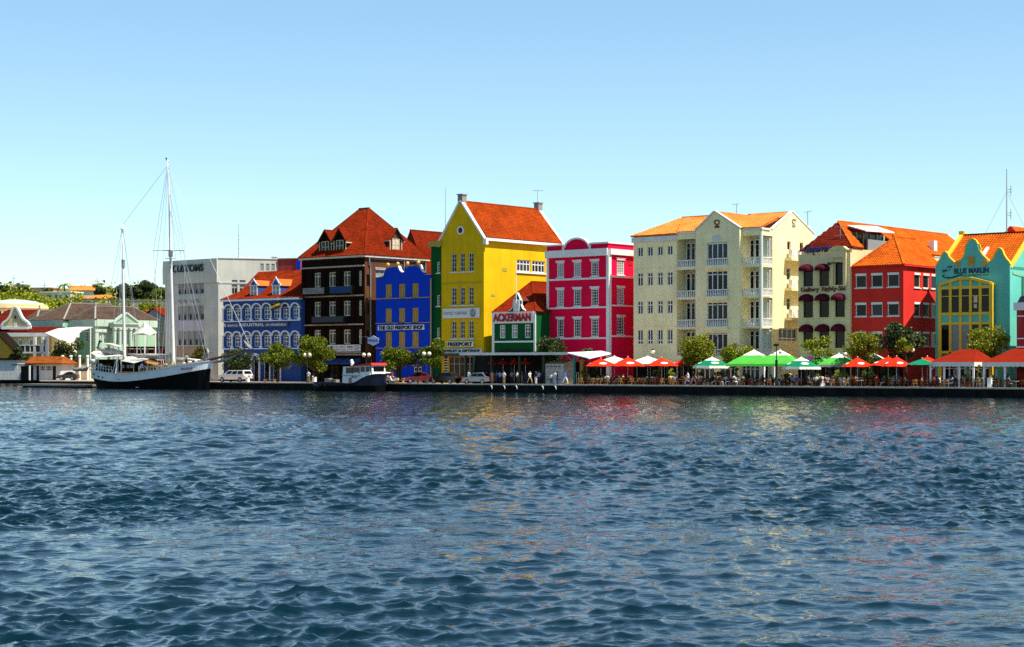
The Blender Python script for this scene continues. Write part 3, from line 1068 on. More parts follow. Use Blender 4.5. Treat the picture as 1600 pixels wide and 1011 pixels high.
for (u0, u1, z0, z1) in sw:
    fo = part('window', MB().box(u0, u0 + .1, .1, .2, z0, z1).box(u1 - .1, u1, .1, .2, z0, z1).box((u0 + u1) / 2 - .06, (u0 + u1) / 2 + .06, .1, .2, z0, z1).box(u0 + .1, u1 - .1, .1, .2, z0, z0 + .1), 'customs_grey', b.root, (0, 0, 0), rt)
    part('pane', MB().box(u0 + .02, u1 - .02, .15, .17, z0, z0 + (z1 - z0) * .42), 'glass', fo)
    part('shutter', MB().box(u0 + .02, u1 - .02, .12, .15, z0 + (z1 - z0) * .42, z1 - .01), 'customs_grey', fo)
for (u0, u1, z0, z1) in vents:
    lv = MB()
    for j in range(6):
        zz = z0 + (z1 - z0) * j / 6
        lv.box(u0 + .01, u1 - .01, .06, .14, zz + .02, zz + (z1 - z0) / 6 - .03)
    part('vent', lv, 'customs_grey', b.root, (0, 0, 0), rt)
zl = c.z(441.5, 341)
part('string_course', MB().box(.02, uR, -.06, -.004, zl - .12, zl + .1), 'customs_wall', b.root, (0, 0, 0), rt)
part('coping', MB().box(.02, uR + .1, -.1, .3, zt + .002, zt + .14), 'white_trim', b.root, (0, 0, 0), rt)
part('roof_hut', MB().box(c.u(379), c.u(400), 3, 6, zt, zt + .45), 'white_trim', b.root, (0, 0, 0), rt)
dz = c.z(404, 430)
part('satellite_dish', MB().lathe([(.06, -.5), (.06, 0), (.5, .1), (.55, .3)], 10, (c.u(430), .6, dz)), 'grey_metal', b.root, (0, 0, 0), rt)
# radio mast on its roof
uu, vv, _ = to_b(c, b, c.u(373, 2.0), 2.0, 0)
t = MB()
zz = zt
t.tube([(uu, vv, zt - .1), (uu, vv, c.z(349, 373, 2.0))], [.07, .03], 5)
for k in range(5):
    t.bar((uu - .18, vv, zt + 1.0 + k * .7), (uu + .18, vv, zt + 1.0 + k * .7), .04)
b.part('antenna', t, 'grey_metal')

# the tall red wall of the house behind the bank
b = Bld('red_back_house', 'plain red wall of a house rising between the customs building and the brown house', 'building', 466, 26, 15)
b.shell('darkred_wall', b.u(434.5), 8, b.z(404.6, 450), side=False)
b.band('blue_panel', 'blue_wall', 464, 470, 406, 424, 466, .3)
b.box('coping', 'cream_trim', b.u(434.5), 0.1, -.1, 8, b.z(404.5, 450) + .002, b.z(404.5, 450) + .15)

# ------------------------------------------------------------------ blue and white bank with arcades
b = Bld('arcaded_bank_house', 'blue and white bank house with two rows of arched windows and a curved red roof', 'building', 470, 11.3, 38)
uL, uC = b.u(349.5), b.u(455.5)
ze = b.z(470, 400)
ups = [(353.3, 361.4), (366.6, 375), (381.8, 390.6), (396.8, 406.3), (412.1, 421.8), (427.3, 436.6), (442, 450.4), (457.6, 465.6)]
rows = ((480.5, 498.5, 500.2), (523.5, 541.5, 543.5))
for yt, yb, ys in rows:
    b.wrow(ups, yt, yb, 402, nx=2, nz=1, hz=[.42, .74], bw=.11, mw=.10, frame='pale_blue_trim', pane='glass_blue', dep=.16)
    # round heads
    zt_, zb_ = b.z(yt, 402), b.z(ys, 402)
    for a, c_ in ups:
        am = MB()
        cx_ = (b.u(a) + b.u(c_)) / 2
        r0 = (b.u(c_) - b.u(a)) / 2 + .12
        n = 10
        for i in range(n):
            t0, t1 = math.pi * i / n, math.pi * (i + 1) / n
            q = [(cx_ + rr * math.cos(t), zt_ - .05 + .72 * rr * math.sin(t)) for rr, t in ((r0, t0), (r0 + .24, t0), (r0 + .24, t1), (r0, t1))]
            am.prism(q, -.2, -.004)
        b.part('arch', am, 'pale_blue_trim')
    for a, c_ in ups:
        tm = MB()
        cx_ = (b.u(a) + b.u(c_)) / 2
        r0 = (b.u(c_) - b.u(a)) / 2
        tm.prism([(cx_ + r0 * math.cos(math.pi * i / 8), zt_ + .03 + .62 * r0 * math.sin(math.pi * i / 8)) for i in range(9)], -.05, -.003)
        b.part('lunette', tm, 'glass_blue')
    # columns between the bays
    edges = [ups[0][0] - 3.4] + [(ups[i][1] + ups[i + 1][0]) / 2 for i in range(len(ups) - 1)] + [ups[-1][1] + 3]
    for px in edges:
        cm = MB()
        u = b.u(px)
        cm.tube([(u, -.17, zb_), (u, -.17, zt_ - .2)], .13, 8)
        cm.box(u - .22, u + .22, -.34, -.006, zt_ - .2, zt_ - .02).box(u - .2, u + .2, -.34, -.006, zb_ - .05, zb_ + .2)
        b.part('column', cm, 'pale_blue_trim')
    b.box('sill_course', 'pale_blue_trim', uL - .1, 0, -.30, -.004, b.z(ys + 2.2, 402), b.z(ys, 402) - .06)
# ground floor: arched portal and blue piers
za = b.z(562, 402)
b.fh += [(b.u(395.5), b.u(405.5), 0, za), (b.u(412), b.u(422), 0, za), (b.u(426), b.u(436), 0, za), (b.u(356), b.u(388), 0, za)]
wl = b.shell('bank_blue', uL, 11, ze)
for a, c_ in ((395.5, 405.5), (412, 422), (426, 436), (356, 388)):
    o = part('portal', MB().box(b.u(a) + .02, b.u(a) + .12, .12, .22, 0, za).box(b.u(c_) - .12, b.u(c_) - .02, .12, .22, 0, za), 'pale_blue_trim', b.root)
    part('pane', MB().box(b.u(a) + .03, b.u(c_) - .03, .17, .2, .02, za - .02), 'glass', o)
am = MB()
cx_, r0 = (b.u(395.5) + b.u(405.5)) / 2, (b.u(405.5) - b.u(395.5)) / 2
for i in range(10):
    t0, t1 = math.pi * i / 10, math.pi * (i + 1) / 10
    am.prism([(cx_ + rr * math.cos(t), za - .1 + rr * math.sin(t)) for rr, t in ((r0, t0), (r0 + .4, t0), (r0 + .4, t1), (r0, t1))], -.3, -.006)
am.tube([(cx_ - r0 - .2, -.2, 0), (cx_ - r0 - .2, -.2, za - .1)], .17, 8).tube([(cx_ + r0 + .2, -.2, 0), (cx_ + r0 + .2, -.2, za - .1)], .17, 8)
b.part('portal_arch', am, 'pale_blue_trim')
for px in (424, 440.5):
    b.part('porch_post', MB().tube([(b.u(px), -.3, 0), (b.u(px), -.3, za + .5)], .11, 8), 'pale_blue_trim')
zs0, zs1 = b.z(512.2, 402), b.z(503.2, 402)
b.box('sign_band', 'letter_navy', b.u(351), b.u(452.5), -.22, -.1, zs0, zs1)
zz = zs0 + .24
for s_, a, c_, hh, m_ in (('B', 351.6, 355.2, 1, 'letter_white'), ('BANCO', 358, 373.5, .72, 'letter_white'), ('INDUSTRIAL', 376, 414.6, 1, 'letter_white'), ('DE VENEZUELA', 417.5, 449, .72, 'letter_white')):
    ua_, ub_ = b.u(a), b.u(c_)
    text('lettering', s_, ub_ - ua_, (zs1 - zs0 - .42) * hh, m_, b.root, ((ua_ + ub_) / 2, -.225, zz), ext=.05, bold=.008)
b.box('cornice', 'pale_blue_trim', uL - .3, .1, -.5, .3, ze + .003, ze + .28)
b.box('frieze', 'bank_blue', uL - .04, 0, -.09, -.004, ze - .55, ze - .02)
# flared roof
vr = 6.0
zr = b.z(425.0, 411, vr)
ul, ur = b.u(404, vr), b.u(466, vr)
um = uL + 2.2
zm = ze + (zr - ze) * .34
vm = 1.9
e0 = ze + .30
A0, A1 = (uL - .35, -.45, e0), (.6, -.45, e0)
B0, B1 = (uL + 1.7, vm, zm), (.6, vm, zm)
C0, C1 = (ul, vr, zr), (.6, vr, zr)
D0 = (uL - .35, 11, e0)
E0 = (uL + 1.7, 11 - vm, zm)
rf = roof(b.root, [[A0, A1, B1, B0], [B0, B1, C1, C0], [A0, B0, E0, D0], [B0, C0, E0], [D0, E0, (.6, 11 - vm, zm), (.6, 11, e0)], [E0, C0, C1, (.6, 11 - vm, zm)]], 'roof_under_red', 'tile_dark')
for (px, apx, yap, ybase, hw) in ((397, 397, 435.2, 462.6, 5.5), (431.8, 431.8, 432.2, 460.4, 6.0)):
    vd = .55
    u0 = b.u(px, vd)
    wv = (b.u(px + hw, vd) - b.u(px - hw, vd)) / 2
    zb_, zk, zp = b.z(ybase, px, vd), b.z(446.5, px, vd), b.z(yap, px, vd)
    dm = MB()
    dm.prism([(u0 - wv, zb_), (u0 + wv, zb_), (u0 + wv, zk), (u0 - wv, zk)], vd, vd + 3.2)
    o = b.part('dormer', dm, 'bank_blue')
    gm = MB()
    prof = [(-1.25, 0), (1.25, 0), (1.2, .35), (.8, .5), (.55, .95), (.22, 1.25), (0, 1.6), (-.22, 1.25), (-.55, .95), (-.8, .5), (-1.2, .35)]
    sc_ = (zp - zk) / 1.6
    gm.prism([(u0 + x * wv, zk + z * sc_) for x, z in prof], vd - .14, vd - .01)
    part('gable', gm, 'pale_blue_trim', o)
    part('gable_field', MB().prism([(u0 + x * wv * .62, zk + .12 + z * sc_ * .66) for x, z in prof], vd - .18, vd - .142), 'bank_blue', o)
    part('window_frame', MB().box(u0 - wv, u0 - wv * .72, vd - .1, vd - .01, zb_, zk - .02).box(u0 + wv * .72, u0 + wv, vd - .1, vd - .01, zb_, zk - .02).box(u0 - .09, u0 + .09, vd - .1, vd - .01, zb_, zk - .02).box(u0 - wv * .72, u0 - .09, vd - .09, vd - .012, (zb_ + zk) / 2 - .06, (zb_ + zk) / 2 + .06).box(u0 + .09, u0 + wv * .72, vd - .09, vd - .012, (zb_ + zk) / 2 - .06, (zb_ + zk) / 2 + .06).box(u0 - wv - .1, u0 + wv + .1, vd - .2, vd - .005, zb_ - .2, zb_ - .003), 'white', o)
    part('pane', MB().box(u0 - wv * .72, u0 + wv * .72, vd - .05, vd - .004, zb_ + .01, zk - .03), 'glass_grey', o)
    roof(o, [[(u0, vd - .1, zp - .35 * sc_), (u0 + wv * 1.25, vd - .1, zk), (u0 + wv * 1.25, vd + 3.4, zk), (u0, vd + 3.4, zp - .35 * sc_)], [(u0, vd - .1, zp - .35 * sc_), (u0 - wv * 1.25, vd - .1, zk), (u0 - wv * 1.25, vd + 3.4, zk), (u0, vd + 3.4, zp - .35 * sc_)]], 'roof_under_orange', 'tile_mid', name='dormer_roof', thick=.1, tiles=False)
# yellow and black flag on the facade
p = b.pf(427, 481, -1.2)
fl = thing('facade_flag', 'yellow and black flag drooping from a pole on the blue bank facade', 'flag', (0, 0, 0))
fl.matrix_world = Matrix.Translation((b.O[0], b.O[1], 0)) @ Matrix.Rotation(-b.a, 4, 'Z')
part('pole', MB().bar((p[0] - .3, -.1, p[2] + .9), (p[0] + 1.1, -1.3, p[2] + 1.5), .06), 'white', fl)
for k, m_ in ((0, 'letter_black'), (1, 'yellow_trim'), (2, 'letter_black')):
    fm = MB()
    for i in range(6):
        x0_, x1_ = p[0] - .7 + i * .3, p[0] - .4 + i * .3
        y0_, y1_ = -1.0 + .12 * math.sin(i * 1.3), -1.0 + .12 * math.sin((i + 1) * 1.3)
        zz0, zz1 = p[2] + .25 - .33 * k + .08 * i, p[2] + .25 - .33 * k + .08 * (i + 1)
        fm.add([(x0_, y0_, zz0), (x1_, y1_, zz1), (x1_, y1_, zz1 + .33), (x0_, y0_, zz0 + .33), (x0_, y0_ + .03, zz0), (x1_, y1_ + .03, zz1), (x1_, y1_ + .03, zz1 + .33), (x0_, y0_ + .03, zz0 + .33)],
               [(0, 1, 2, 3), (7, 6, 5, 4), (0, 4, 5, 1), (3, 2, 6, 7)])
    part('stripe', fm, m_, fl)

# ------------------------------------------------------------------ tall brown brick house
b = Bld('brown_brick_house', 'tall dark brown brick house with a steep red pyramid roof and dormers', 'building', 570, 11.5, 40)
uL, vB = b.u(471.5), b.v(667)
ze = b.z(400.5, 569)
cols = [(491, 501), (513.7, 524.4), (536.7, 547.4), (560.4, 565.2)]
for yt, yb in ((424.5, 448), (470.5, 494), (515, 538)):
    b.wrow(cols, yt, yb, 530, nx=2, nz=1, hz=[.74], bw=.16, mw=.16, frame='cream_trim', dep=.14)
for yt, yb in ((429, 447), (474, 492), (516, 534)):
    b.srow([(572.8, 577.2)], yt, yb, 575, nx=1, nz=2, frame='dark_wood')
b.srow([(587, 600.5)], 421.5, 433, 592, nx=2, nz=1, frame='cream_trim', lint='cream_trim', pane='glass_grey')
zg = b.z(570, 530)
b.fh += [(b.u(476), b.u(510), 0, zg), (b.u(513), b.u(538), 0, zg), (b.u(541), b.u(564), 0, zg)]
b.shell('shaded_brick', uL, vB, ze, m2='brown_brick')
for a, c_ in ((476, 510), (513, 538), (541, 564)):
    shopfront(b, b.u(a) + .1, b.u(c_) - .1, zg - .05, 3, v=.24)
for y0, y1 in ((415.6, 418), (461.5, 463.6), (506.3, 508.4)):
    b.band('string_course', 'brown_trim', 471, 569.5, y0, y1, 530, .22)
b.band('fascia', 'brown_trim', 514, 566, 550.5, 552.2, 540, .30)
b.band('fascia', 'brown_trim', 514, 566, 553.6, 555.2, 540, .42)
for px in (474, 486.5, 507.5, 530.5, 553.5, 568.5):
    b.box('pilaster', 'shaded_brick', b.u(px) - .22, b.u(px) + .22, -.18, -.004, 0, b.z(419, 530))
cm = MB()
cm.box(uL - .35, .35, -.35, -.002, ze - .1, ze + .22).box(.002, .35, -.002, vB + .3, ze - .1, ze + .22)
b.part('eaves_board', cm, 'cream_trim')
b.sband('string_course', 'brown_trim', 581, 664, 404.6, 406.0, 600, .08)
# balconies
def balcony(b, px0, px1, yt, yb, xr, m_rail, solid, v=-1.0, ms='dark_wood'):
    z0, z1 = b.z(yb, xr), b.z(yt, xr)
    u0, u1 = b.u(px0), b.u(px1)
    o = b.box('balcony', ms, u0, u1, v, -.005, z0 - .16, z0)
    r = MB()
    r.box(u0, u1, v, v + .08, z1 - .08, z1).box(u0, u1, v, v + .06, z0 + .08, z0 + .14)
    k = max(3, int((u1 - u0) / .22))
    for i in range(k + 1):
        x = u0 + (u1 - u0) * i / k
        r.box(x - .035, x + .035, v + .01, v + .06, z0 + .002, z1 - .08)
    for ux in (u0, u1 - .06):
        r.box(ux, ux + .06, v + .08, -.01, z1 - .08, z1)
        for i in range(4):
            y_ = v + .2 + i * (-v - .2) / 4
            r.box(ux + .01, ux + .05, y_, y_ + .05, z0 + .002, z1 - .08)
    part('balustrade', r, m_rail, o)
    if solid:
        part('banner', MB().box(u0 + .1, u1 - .1, v - .05, v - .01, z0 + .1, z1 - .1), solid, o)
    return o
o = balcony(b, 481, 514.6, 449.6, 460.6, 500, 'dark_metal', None)
st = MB()
for j in range(5):
    z0_ = b.z(460, 500) + .1 + j * .17
    st.box(b.u(481) + .05, b.u(514.6) - .05, -1.06, -1.01, z0_, z0_ + .075)
part('slat', st, 'grey_metal', o)
balcony(b, 523, 556, 447.6, 459, 540, 'dark_metal', 'awning_navy')
balcony(b, 495, 545, 494.5, 504.5, 520, 'dark_metal', 'hull_navy')
# white shop sign with columns of small print
so_ = b.box('sign', 'sign_white', b.u(513.7), b.u(564.8), -.26, -.12, b.z(549.2, 540), b.z(538.8, 540))
sz0, sz1 = b.z(549.2, 540), b.z(538.8, 540)
H_ = sz1 - sz0
part('emblem', MB().box(b.u(518), b.u(522), -.29, -.262, sz0 + H_ * .45, sz0 + H_ * .8).box(b.u(519), b.u(521.6), -.29, -.262, sz0 + H_ * .15, sz0 + H_ * .35), 'letter_black', so_)
for s_, a, c_, f0, f1, m_ in (('Tropical', 523, 532.5, .55, .8, 'letter_black'), ('ISLANDERS', 523, 532.5, .18, .42, 'letter_grey'), ('BOLO', 534, 542.5, .5, .85, 'letter_grey'), ('Souvenirs', 534, 542.5, .14, .4, 'letter_grey'),
                              ('WHITFIELD', 544.5, 553.5, .52, .82, 'letter_black'), ('clothing', 544.5, 553.5, .15, .4, 'letter_grey'), ('BLUMEN', 555.5, 563.5, .68, .9, 'letter_grey'), ('sandals', 555.5, 563.5, .4, .6, 'letter_black'), ('LUGGAGE', 555.5, 563.5, .1, .32, 'letter_grey')):
    text('lettering', s_, b.u(c_) - b.u(a), H_ * (f1 - f0), m_, so_, ((b.u(a) + b.u(c_)) / 2, -.262, sz0 + H_ * f0), ext=.02)
# awnings over the shop windows
for a, c_ in ((511.5, 538), (540.5, 564)):
    z1_, z0_ = b.z(559.8, 540), b.z(569.5, 540)
    b.part('awning', MB().prism([(-.05, z1_), (-1.3, z0_ + .25), (-1.3, z0_), (-.05, z0_ + .25)], b.u(a), b.u(c_), 'x'), 'awning_navy')
# hanging blue sign on the corner
p0 = b.pf(583.5, 538.2, -1.0)
zc_ = b.z(532, 583, -1.0)
hs = MB()
x0_, x1_ = b.u(575, -1.0), b.u(592, -1.0)
zt_, zb2 = b.z(528, 583, -1), b.z(536.8, 583, -1)
hs.box(x0_, x1_, -1.06, -.98, zb2, zt_)
mx = (x0_ + x1_) / 2
hs.prism([(mx - .75, zt_), (mx - .3, zt_ + .2), (mx, zt_ + .32), (mx + .3, zt_ + .2), (mx + .75, zt_), (mx + .75, zb2), (mx + .3, zb2 - .2), (mx, zb2 - .32), (mx - .3, zb2 - .2), (mx - .75, zb2)], -1.08, -.96)
hs.bar((x0_ + .1, -1.0, zt_ + .05), (-.1, -.05, zt_ + .25), .06)
hs.bar((-.15, -1.0, zt_ + .2), (-.15, 0.0, zt_ + .2), .05)
o = b.part('hanging_sign', hs, 'sign_blue')
text('lettering', 'PENHA', (x1_ - x0_) * .82, (zt_ - zb2) * .5, 'letter_navy', o, (mx, -1.082, zb2 + (zt_ - zb2) * .25), ext=.02, bold=.01)
# pipes down the corner
pm = MB()
va = .7
pm.tube([(.25, va, ze - .1), (.25, va, ze - .8), (.12, va + .35, ze - 1.5), (.12, va + .35, b.z(535, 575))], .09, 6)
vb_ = b.v(630.5)
pm.tube([(.12, vb_, ze - .1), (.12, vb_, ze - 3.5)], .1, 6)
pm.tube([(.12, vB - .4, ze - .1), (.12, vB - .4, ze - 3.5)], .09, 6)
b.part('drain_pipe', pm, 'grey_metal')
# pyramid roof
za = b.z(326.5, 566, vB / 2)
e = .4
ev = ze + .22
rA, rB = (uL / 2 - .9, vB / 2 - .05, za), (uL / 2 + .9, vB / 2 - .05, za)
c0, c1, c2, c3 = (uL - e, -e, ev), (e, -e, ev), (e, vB + e, ev), (uL - e, vB + e, ev)
rf = roof(b.root, [[c0, c1, rB, rA], [c1, c2, rB], [c2, c3, rA, rB], [c3, c0, rA]], 'roof_under_red', 'tile_red', pitch=.26, course=.30)
ridge_caps(rf, [(c0, rA), (c1, rB), (c2, rB)], 'tile_red', .24)
part('ridge_lead', MB().box(rA[0] - .1, rB[0] + .1, rA[1] - .2, rA[1] + .2, za - .1, za + .14), 'dark_metal', rf)
def dormer(b, face, cpx, yb, yw, yk, yp, hw, off, dep, glass, fr_):
    # a gabled dormer: face 'f' towards the water, 's' towards the right
    if face == 'f':
        c_ = b.u(cpx, off)
        w_ = (b.u(cpx + hw, off) - b.u(cpx - hw, off)) / 2
        zz = [b.z(y, cpx, off) for y in (yb, yk, yp)]
        T = lambda a, d, z: (c_ + a, off + d, z)
    else:
        c_ = b.v(cpx, off)
        w_ = (b.v(cpx + hw, off) - b.v(cpx - hw, off)) / 2
        zz = [b.zs(y, cpx, off) for y in (yb, yk, yp)]
        T = lambda a, d, z: (off - d, c_ + a, z)
    zb_, zk_, zp_ = zz
    m_ = MB()
    P5 = [(-w_, zb_), (w_, zb_), (w_, zk_), (0, zp_ - .2), (-w_, zk_)]
    n = 5
    m_.add([T(a, 0, z) for a, z in P5] + [T(a, dep, z) for a, z in P5], [tuple(range(5)), tuple(range(5, 10))] + [(i, (i + 1) % n, n + (i + 1) % n, n + i) for i in range(n)])
    o = b.part('dormer', m_, 'shaded_brick' if face == 'f' else 'brown_brick')
    ov = .35
    zlo = zk_ - ov * (zp_ - zk_) / w_
    rp = []
    for sg in (-1, 1):
        rp.append([T(0, -.35, zp_), T(sg * (w_ + ov), -.35, zlo), T(sg * (w_ + ov), dep, zlo), T(0, dep, zp_)])
    roof(o, rp, 'roof_under_red', 'tile_red', name='dormer_roof', thick=.1, pitch=.26, course=.30)
    tb = MB()
    for sg in (-1, 1):
        tb.bar(T(sg * (w_ + ov), -.36, zlo - .1), T(sg * (w_ + ov), dep * .75, zlo - .1), .1, .16)
        tb.bar(T(sg * w_, -.05, zb_), T(sg * w_, -.05, zk_ - .2), .12)
    part('barge_board', tb, 'cream_trim', o)
    ww = w_ * .62
    wf = MB()
    zw = zb_ + .25
    zh = zk_ - .15
    for a0, a1 in ((-ww, -ww + .1), (ww - .1, ww), (-.06, .06)):
        p0_, p1_ = T(a0, -.1, zw), T(a1, -.01, zh)
        wf.box(min(p0_[0], p1_[0]), max(p0_[0], p1_[0]), min(p0_[1], p1_[1]), max(p0_[1], p1_[1]), zw, zh)
    for z_ in (zw, (zw + zh) / 2, zh - .08):
        p0_, p1_ = T(-ww + .1, -.09, z_), T(ww - .1, -.015, z_ + .08)
        wf.box(min(p0_[0], p1_[0]), max(p0_[0], p1_[0]), min(p0_[1], p1_[1]), max(p0_[1], p1_[1]), z_, z_ + .08)
    part('window_frame', wf, fr_, o)
    p0_, p1_ = T(-ww, -.05, zw), T(ww, -.004, zh)
    part('pane', MB().box(min(p0_[0], p1_[0]), max(p0_[0], p1_[0]), min(p0_[1], p1_[1]), max(p0_[1], p1_[1]), zw, zh), glass, o)
dormer(b, 'f', 509, 399, 0, 375.5, 359, 9.2, .5, 3.4, 'glass', 'cream_trim')
dormer(b, 'f', 531.5, 396.8, 0, 373.5, 356.5, 9.2, .5, 3.4, 'glass', 'cream_trim')
dormer(b, 's', 618, 395, 0, 371.5, 356, 9.0, -.5, 3.4, 'cream_trim', 'cream_trim')
# lower rear wing
vw0, vw1 = vB - .2, vB + 17
zr = b.zs(360.5, 650, -3.2)
zl = ze - 3.2
b.part('rear_wing_wall', MB().prism([(-7, 0), (.6, 0), (.6, zl), (-3.2, zr - .2), (-7, zl)], vw0, vw1), 'brown_brick')
rw = roof(b.root, [[(1.1, vw0, zl - .5), (1.1, vw1, zl - .5), (-3.2, vw1, zr), (-3.2, vw0, zr)], [(-7.5, vw0, zl - .5), (-7.5, vw1, zl - .5), (-3.2, vw1, zr), (-3.2, vw0, zr)]], 'roof_under_red', 'tile_red', name='rear_roof', pitch=.26, course=.3)
ridge_caps(rw, [((-3.2, vw0, zr), (-3.2, vw1, zr))], 'tile_red', .24)

# ------------------------------------------------------------------ cobalt blue house with a scrolled gable
b = Bld('cobalt_blue_house', 'cobalt blue house with a scrolled gable, golden balls and closed tan shutters', 'building', 672.5, 11.5, 40)
uL = b.u(587.4)
cols = [(602.6, 612), (623.3, 632.9), (644.2, 653.9)]
for yt, yb, ho in ((443.5, 464.6, 1), (481.6, 504, 1), (518.6, 541, 1)):
    b.wrow(cols, yt, yb, 628, nx=1, nz=1, bw=.13, frame='tan_line', pane=None, shutter='tan_shutter', dep=.06, sill='tan_line')
zs_ = b.z(433.4, 630)
zg = b.z(572.5, 628)
b.fh += [(b.u(599), b.u(611), 0, zg), (b.u(619), b.u(628), 0, zg), (b.u(646.5), b.u(659), 0, zg)]
def bluetop(mb):
    T = lambda px, py: (b.u(px), b.z(py, px))
    L = [T(587.4, 434.8), T(597.5, 433), T(600, 429), T(601.5, 424.5), T(603.2, 419), T(622.6, 416.6)]
    L += [T(623.6, 420.5), T(625.4, 424), T(628.2, 426.2), T(631.2, 426), T(631.6, 420), T(632.6, 417.0), T(655.6, 414.6)]
    L += [T(656.8, 419), T(659, 423.2), T(663, 426.4), T(664.2, 429.6), T(672.5, 429.2)]
    zb_ = zs_
    base = [(b.u(672.5), zb_), (b.u(587.4), zb_)]
    # split into slices so that every face is convex enough to fill
    for i in range(len(L) - 1):
        a, c_ = L[i], L[i + 1]
        mb.prism([(a[0], zb_), (c_[0], zb_), c_, a], 0.0, .45)
b.shell('blue_wall', uL, 9, zs_ - .002, extra=bluetop)
cp = MB()
def cpath(pp, w_=.5):
    for i in range(len(pp) - 1):
        a, c_ = pp[i], pp[i + 1]
        za, zc = b.z(a[1], a[0]), b.z(c_[1], c_[0])
        ua_, uc_ = b.u(a[0]), b.u(c_[0])
        cp.add([(ua_, -.06, za + .005), (uc_, -.06, zc + .005), (uc_, w_, zc + .005), (ua_, w_, za + .005), (ua_, -.06, za + .13), (uc_, -.06, zc + .13), (uc_, w_, zc + .13), (ua_, w_, za + .13)],
               [(0, 3, 2, 1), (4, 5, 6, 7), (0, 1, 5, 4), (1, 2, 6, 5), (2, 3, 7, 6), (3, 0, 4, 7)])
cpath([(622.6, 416.6), (623.6, 420.5), (625.4, 424), (628.2, 426.2), (631.2, 426)])
cpath([(655.6, 414.6), (656.8, 419), (659, 423.2), (663, 426.4)])
b.part('white_coping', cp, 'white')
cp = MB()
cpath([(587, 434.8), (597.5, 433)])
cpath([(603.2, 419), (622.6, 416.6)])
cpath([(632.6, 417), (655.6, 414.6)])
cpath([(664.2, 429.6), (673, 429.2)])
b.part('tan_coping', cp, 'tan_line')
for px, py in ((606, 413.6), (621.4, 412.2), (636.6, 411.6), (653.6, 410.2)):
    p = b.pf(px, py, .1)
    o = b.part('gold_ball', MB().sphere((p[0], .12, p[2]), .27, 10, 6).lathe([(.16, -.62), (.09, -.3), (.06, -.2)], 8, (p[0], .12, p[2])), 'gold', smooth=True)
for y0, y1 in ((466.0, 467.4), (505.0, 506.2), (544, 545.2)):
    b.band('string_course', 'tan_line', 587.4, 672.3, y0 - .9, y1 - .9, 630, .1)
mb = MB()
p0, p1 = b.pf(591.5, 516.2), b.pf(663.5, 506.2)
H_ = b.z(507.4, 628) - b.z(516.2, 628)
so_ = b.box('sign', 'letter_white', p0[0], p1[0], -.16, -.03, b.z(515.6, 628), b.z(507.8, 628))
text('lettering', 'THE OLD FREEPORT SHOP', (p1[0] - p0[0]) * .96, H_ * .72, 'letter_black', so_, ((p0[0] + p1[0]) / 2, -.162, b.z(515.0, 628)), ext=.08, bold=.03)
b.part('drain_pipe', MB().tube([(.13, -.05, zs_ - .3), (.13, -.05, .4)], .11, 6), 'olive_trim')
for a, c_ in ((599, 611), (619, 628), (646.5, 659)):
    shopfront(b, b.u(a) + .05, b.u(c_) - .05, zg - .05, 2, frame='white_trim' if a > 640 else 'dark_wood', v=.22)
b.band('canopy_board', 'white_trim', 597, 612, 570, 571.6, 605, .5)
b.band('canopy_board', 'white_trim', 645.5, 660, 570, 571.6, 652, .5)

# ------------------------------------------------------------------ dark green house squeezed between
b = Bld('narrow_green_house', 'narrow dark green house squeezed between the cobalt and the yellow house', 'building', 688.2, 11.75, 40)
zt = b.z(385.5, 680)
for yt, yb in ((409, 426.5), (461, 478.5), (512, 528)):
    b.wrow([(682.4, 687.2)], yt, yb, 685, nx=2, nz=4, bw=.1, frame='white', sill='white')
b.shell('green_wall', b.u(673.5), 12, zt)
b.box('cornice', 'olive_trim', b.u(671.5), .2, -.35, .3, zt + .003, zt + .75)

# ------------------------------------------------------------------ yellow gabled house
b = Bld('yellow_gabled_house', 'tall yellow house with a white edged pointed gable and a long red roof', 'building', 756, 11.5, 40)
uL, vB = b.u(688), b.v(878)
ze = b.z(371, 757)
cols = [(704.8, 713.2), (718.4, 726.2), (731.6, 740)]
for yt, yb in ((395.8, 424.6), (448.8, 477), (501.5, 529)):
    b.wrow(cols, yt, yb, 722, nx=2, nz=1, hz=[.28, .52, .76], bw=.10, mw=.055, frame='white_trim', dep=.16)
    b.band('sill_course', 'white_trim', 703, 741.5, yb + .2, yb + 1.6, 722, .16)
b.srow([(807.8, 828.8), (831.6, 851.6)], 407, 425.6, 830, nx=4, nz=1, hz=[.66], bw=.15, mw=.12, frame='white', dep=.1)
b.sband('sill_course', 'white', 806, 853.5, 426, 428, 830, .16)
zg = b.z(556, 722)
b.fh += [(b.u(694), b.u(699.5), 0, zg), (b.u(701), b.u(742), 0, zg), (b.u(744), b.u(751), 0, zg)]
zp = b.z(314.5, 719.5)
um = b.u(719.8)
def ygab(mb):
    for v0 in (0.0, vB - .3):
        mb.prism([(uL, ze + .002), (0, ze + .002), (um, zp)], v0, v0 + .3)
b.shell('yellow_wall', uL, vB, ze, extra=ygab)
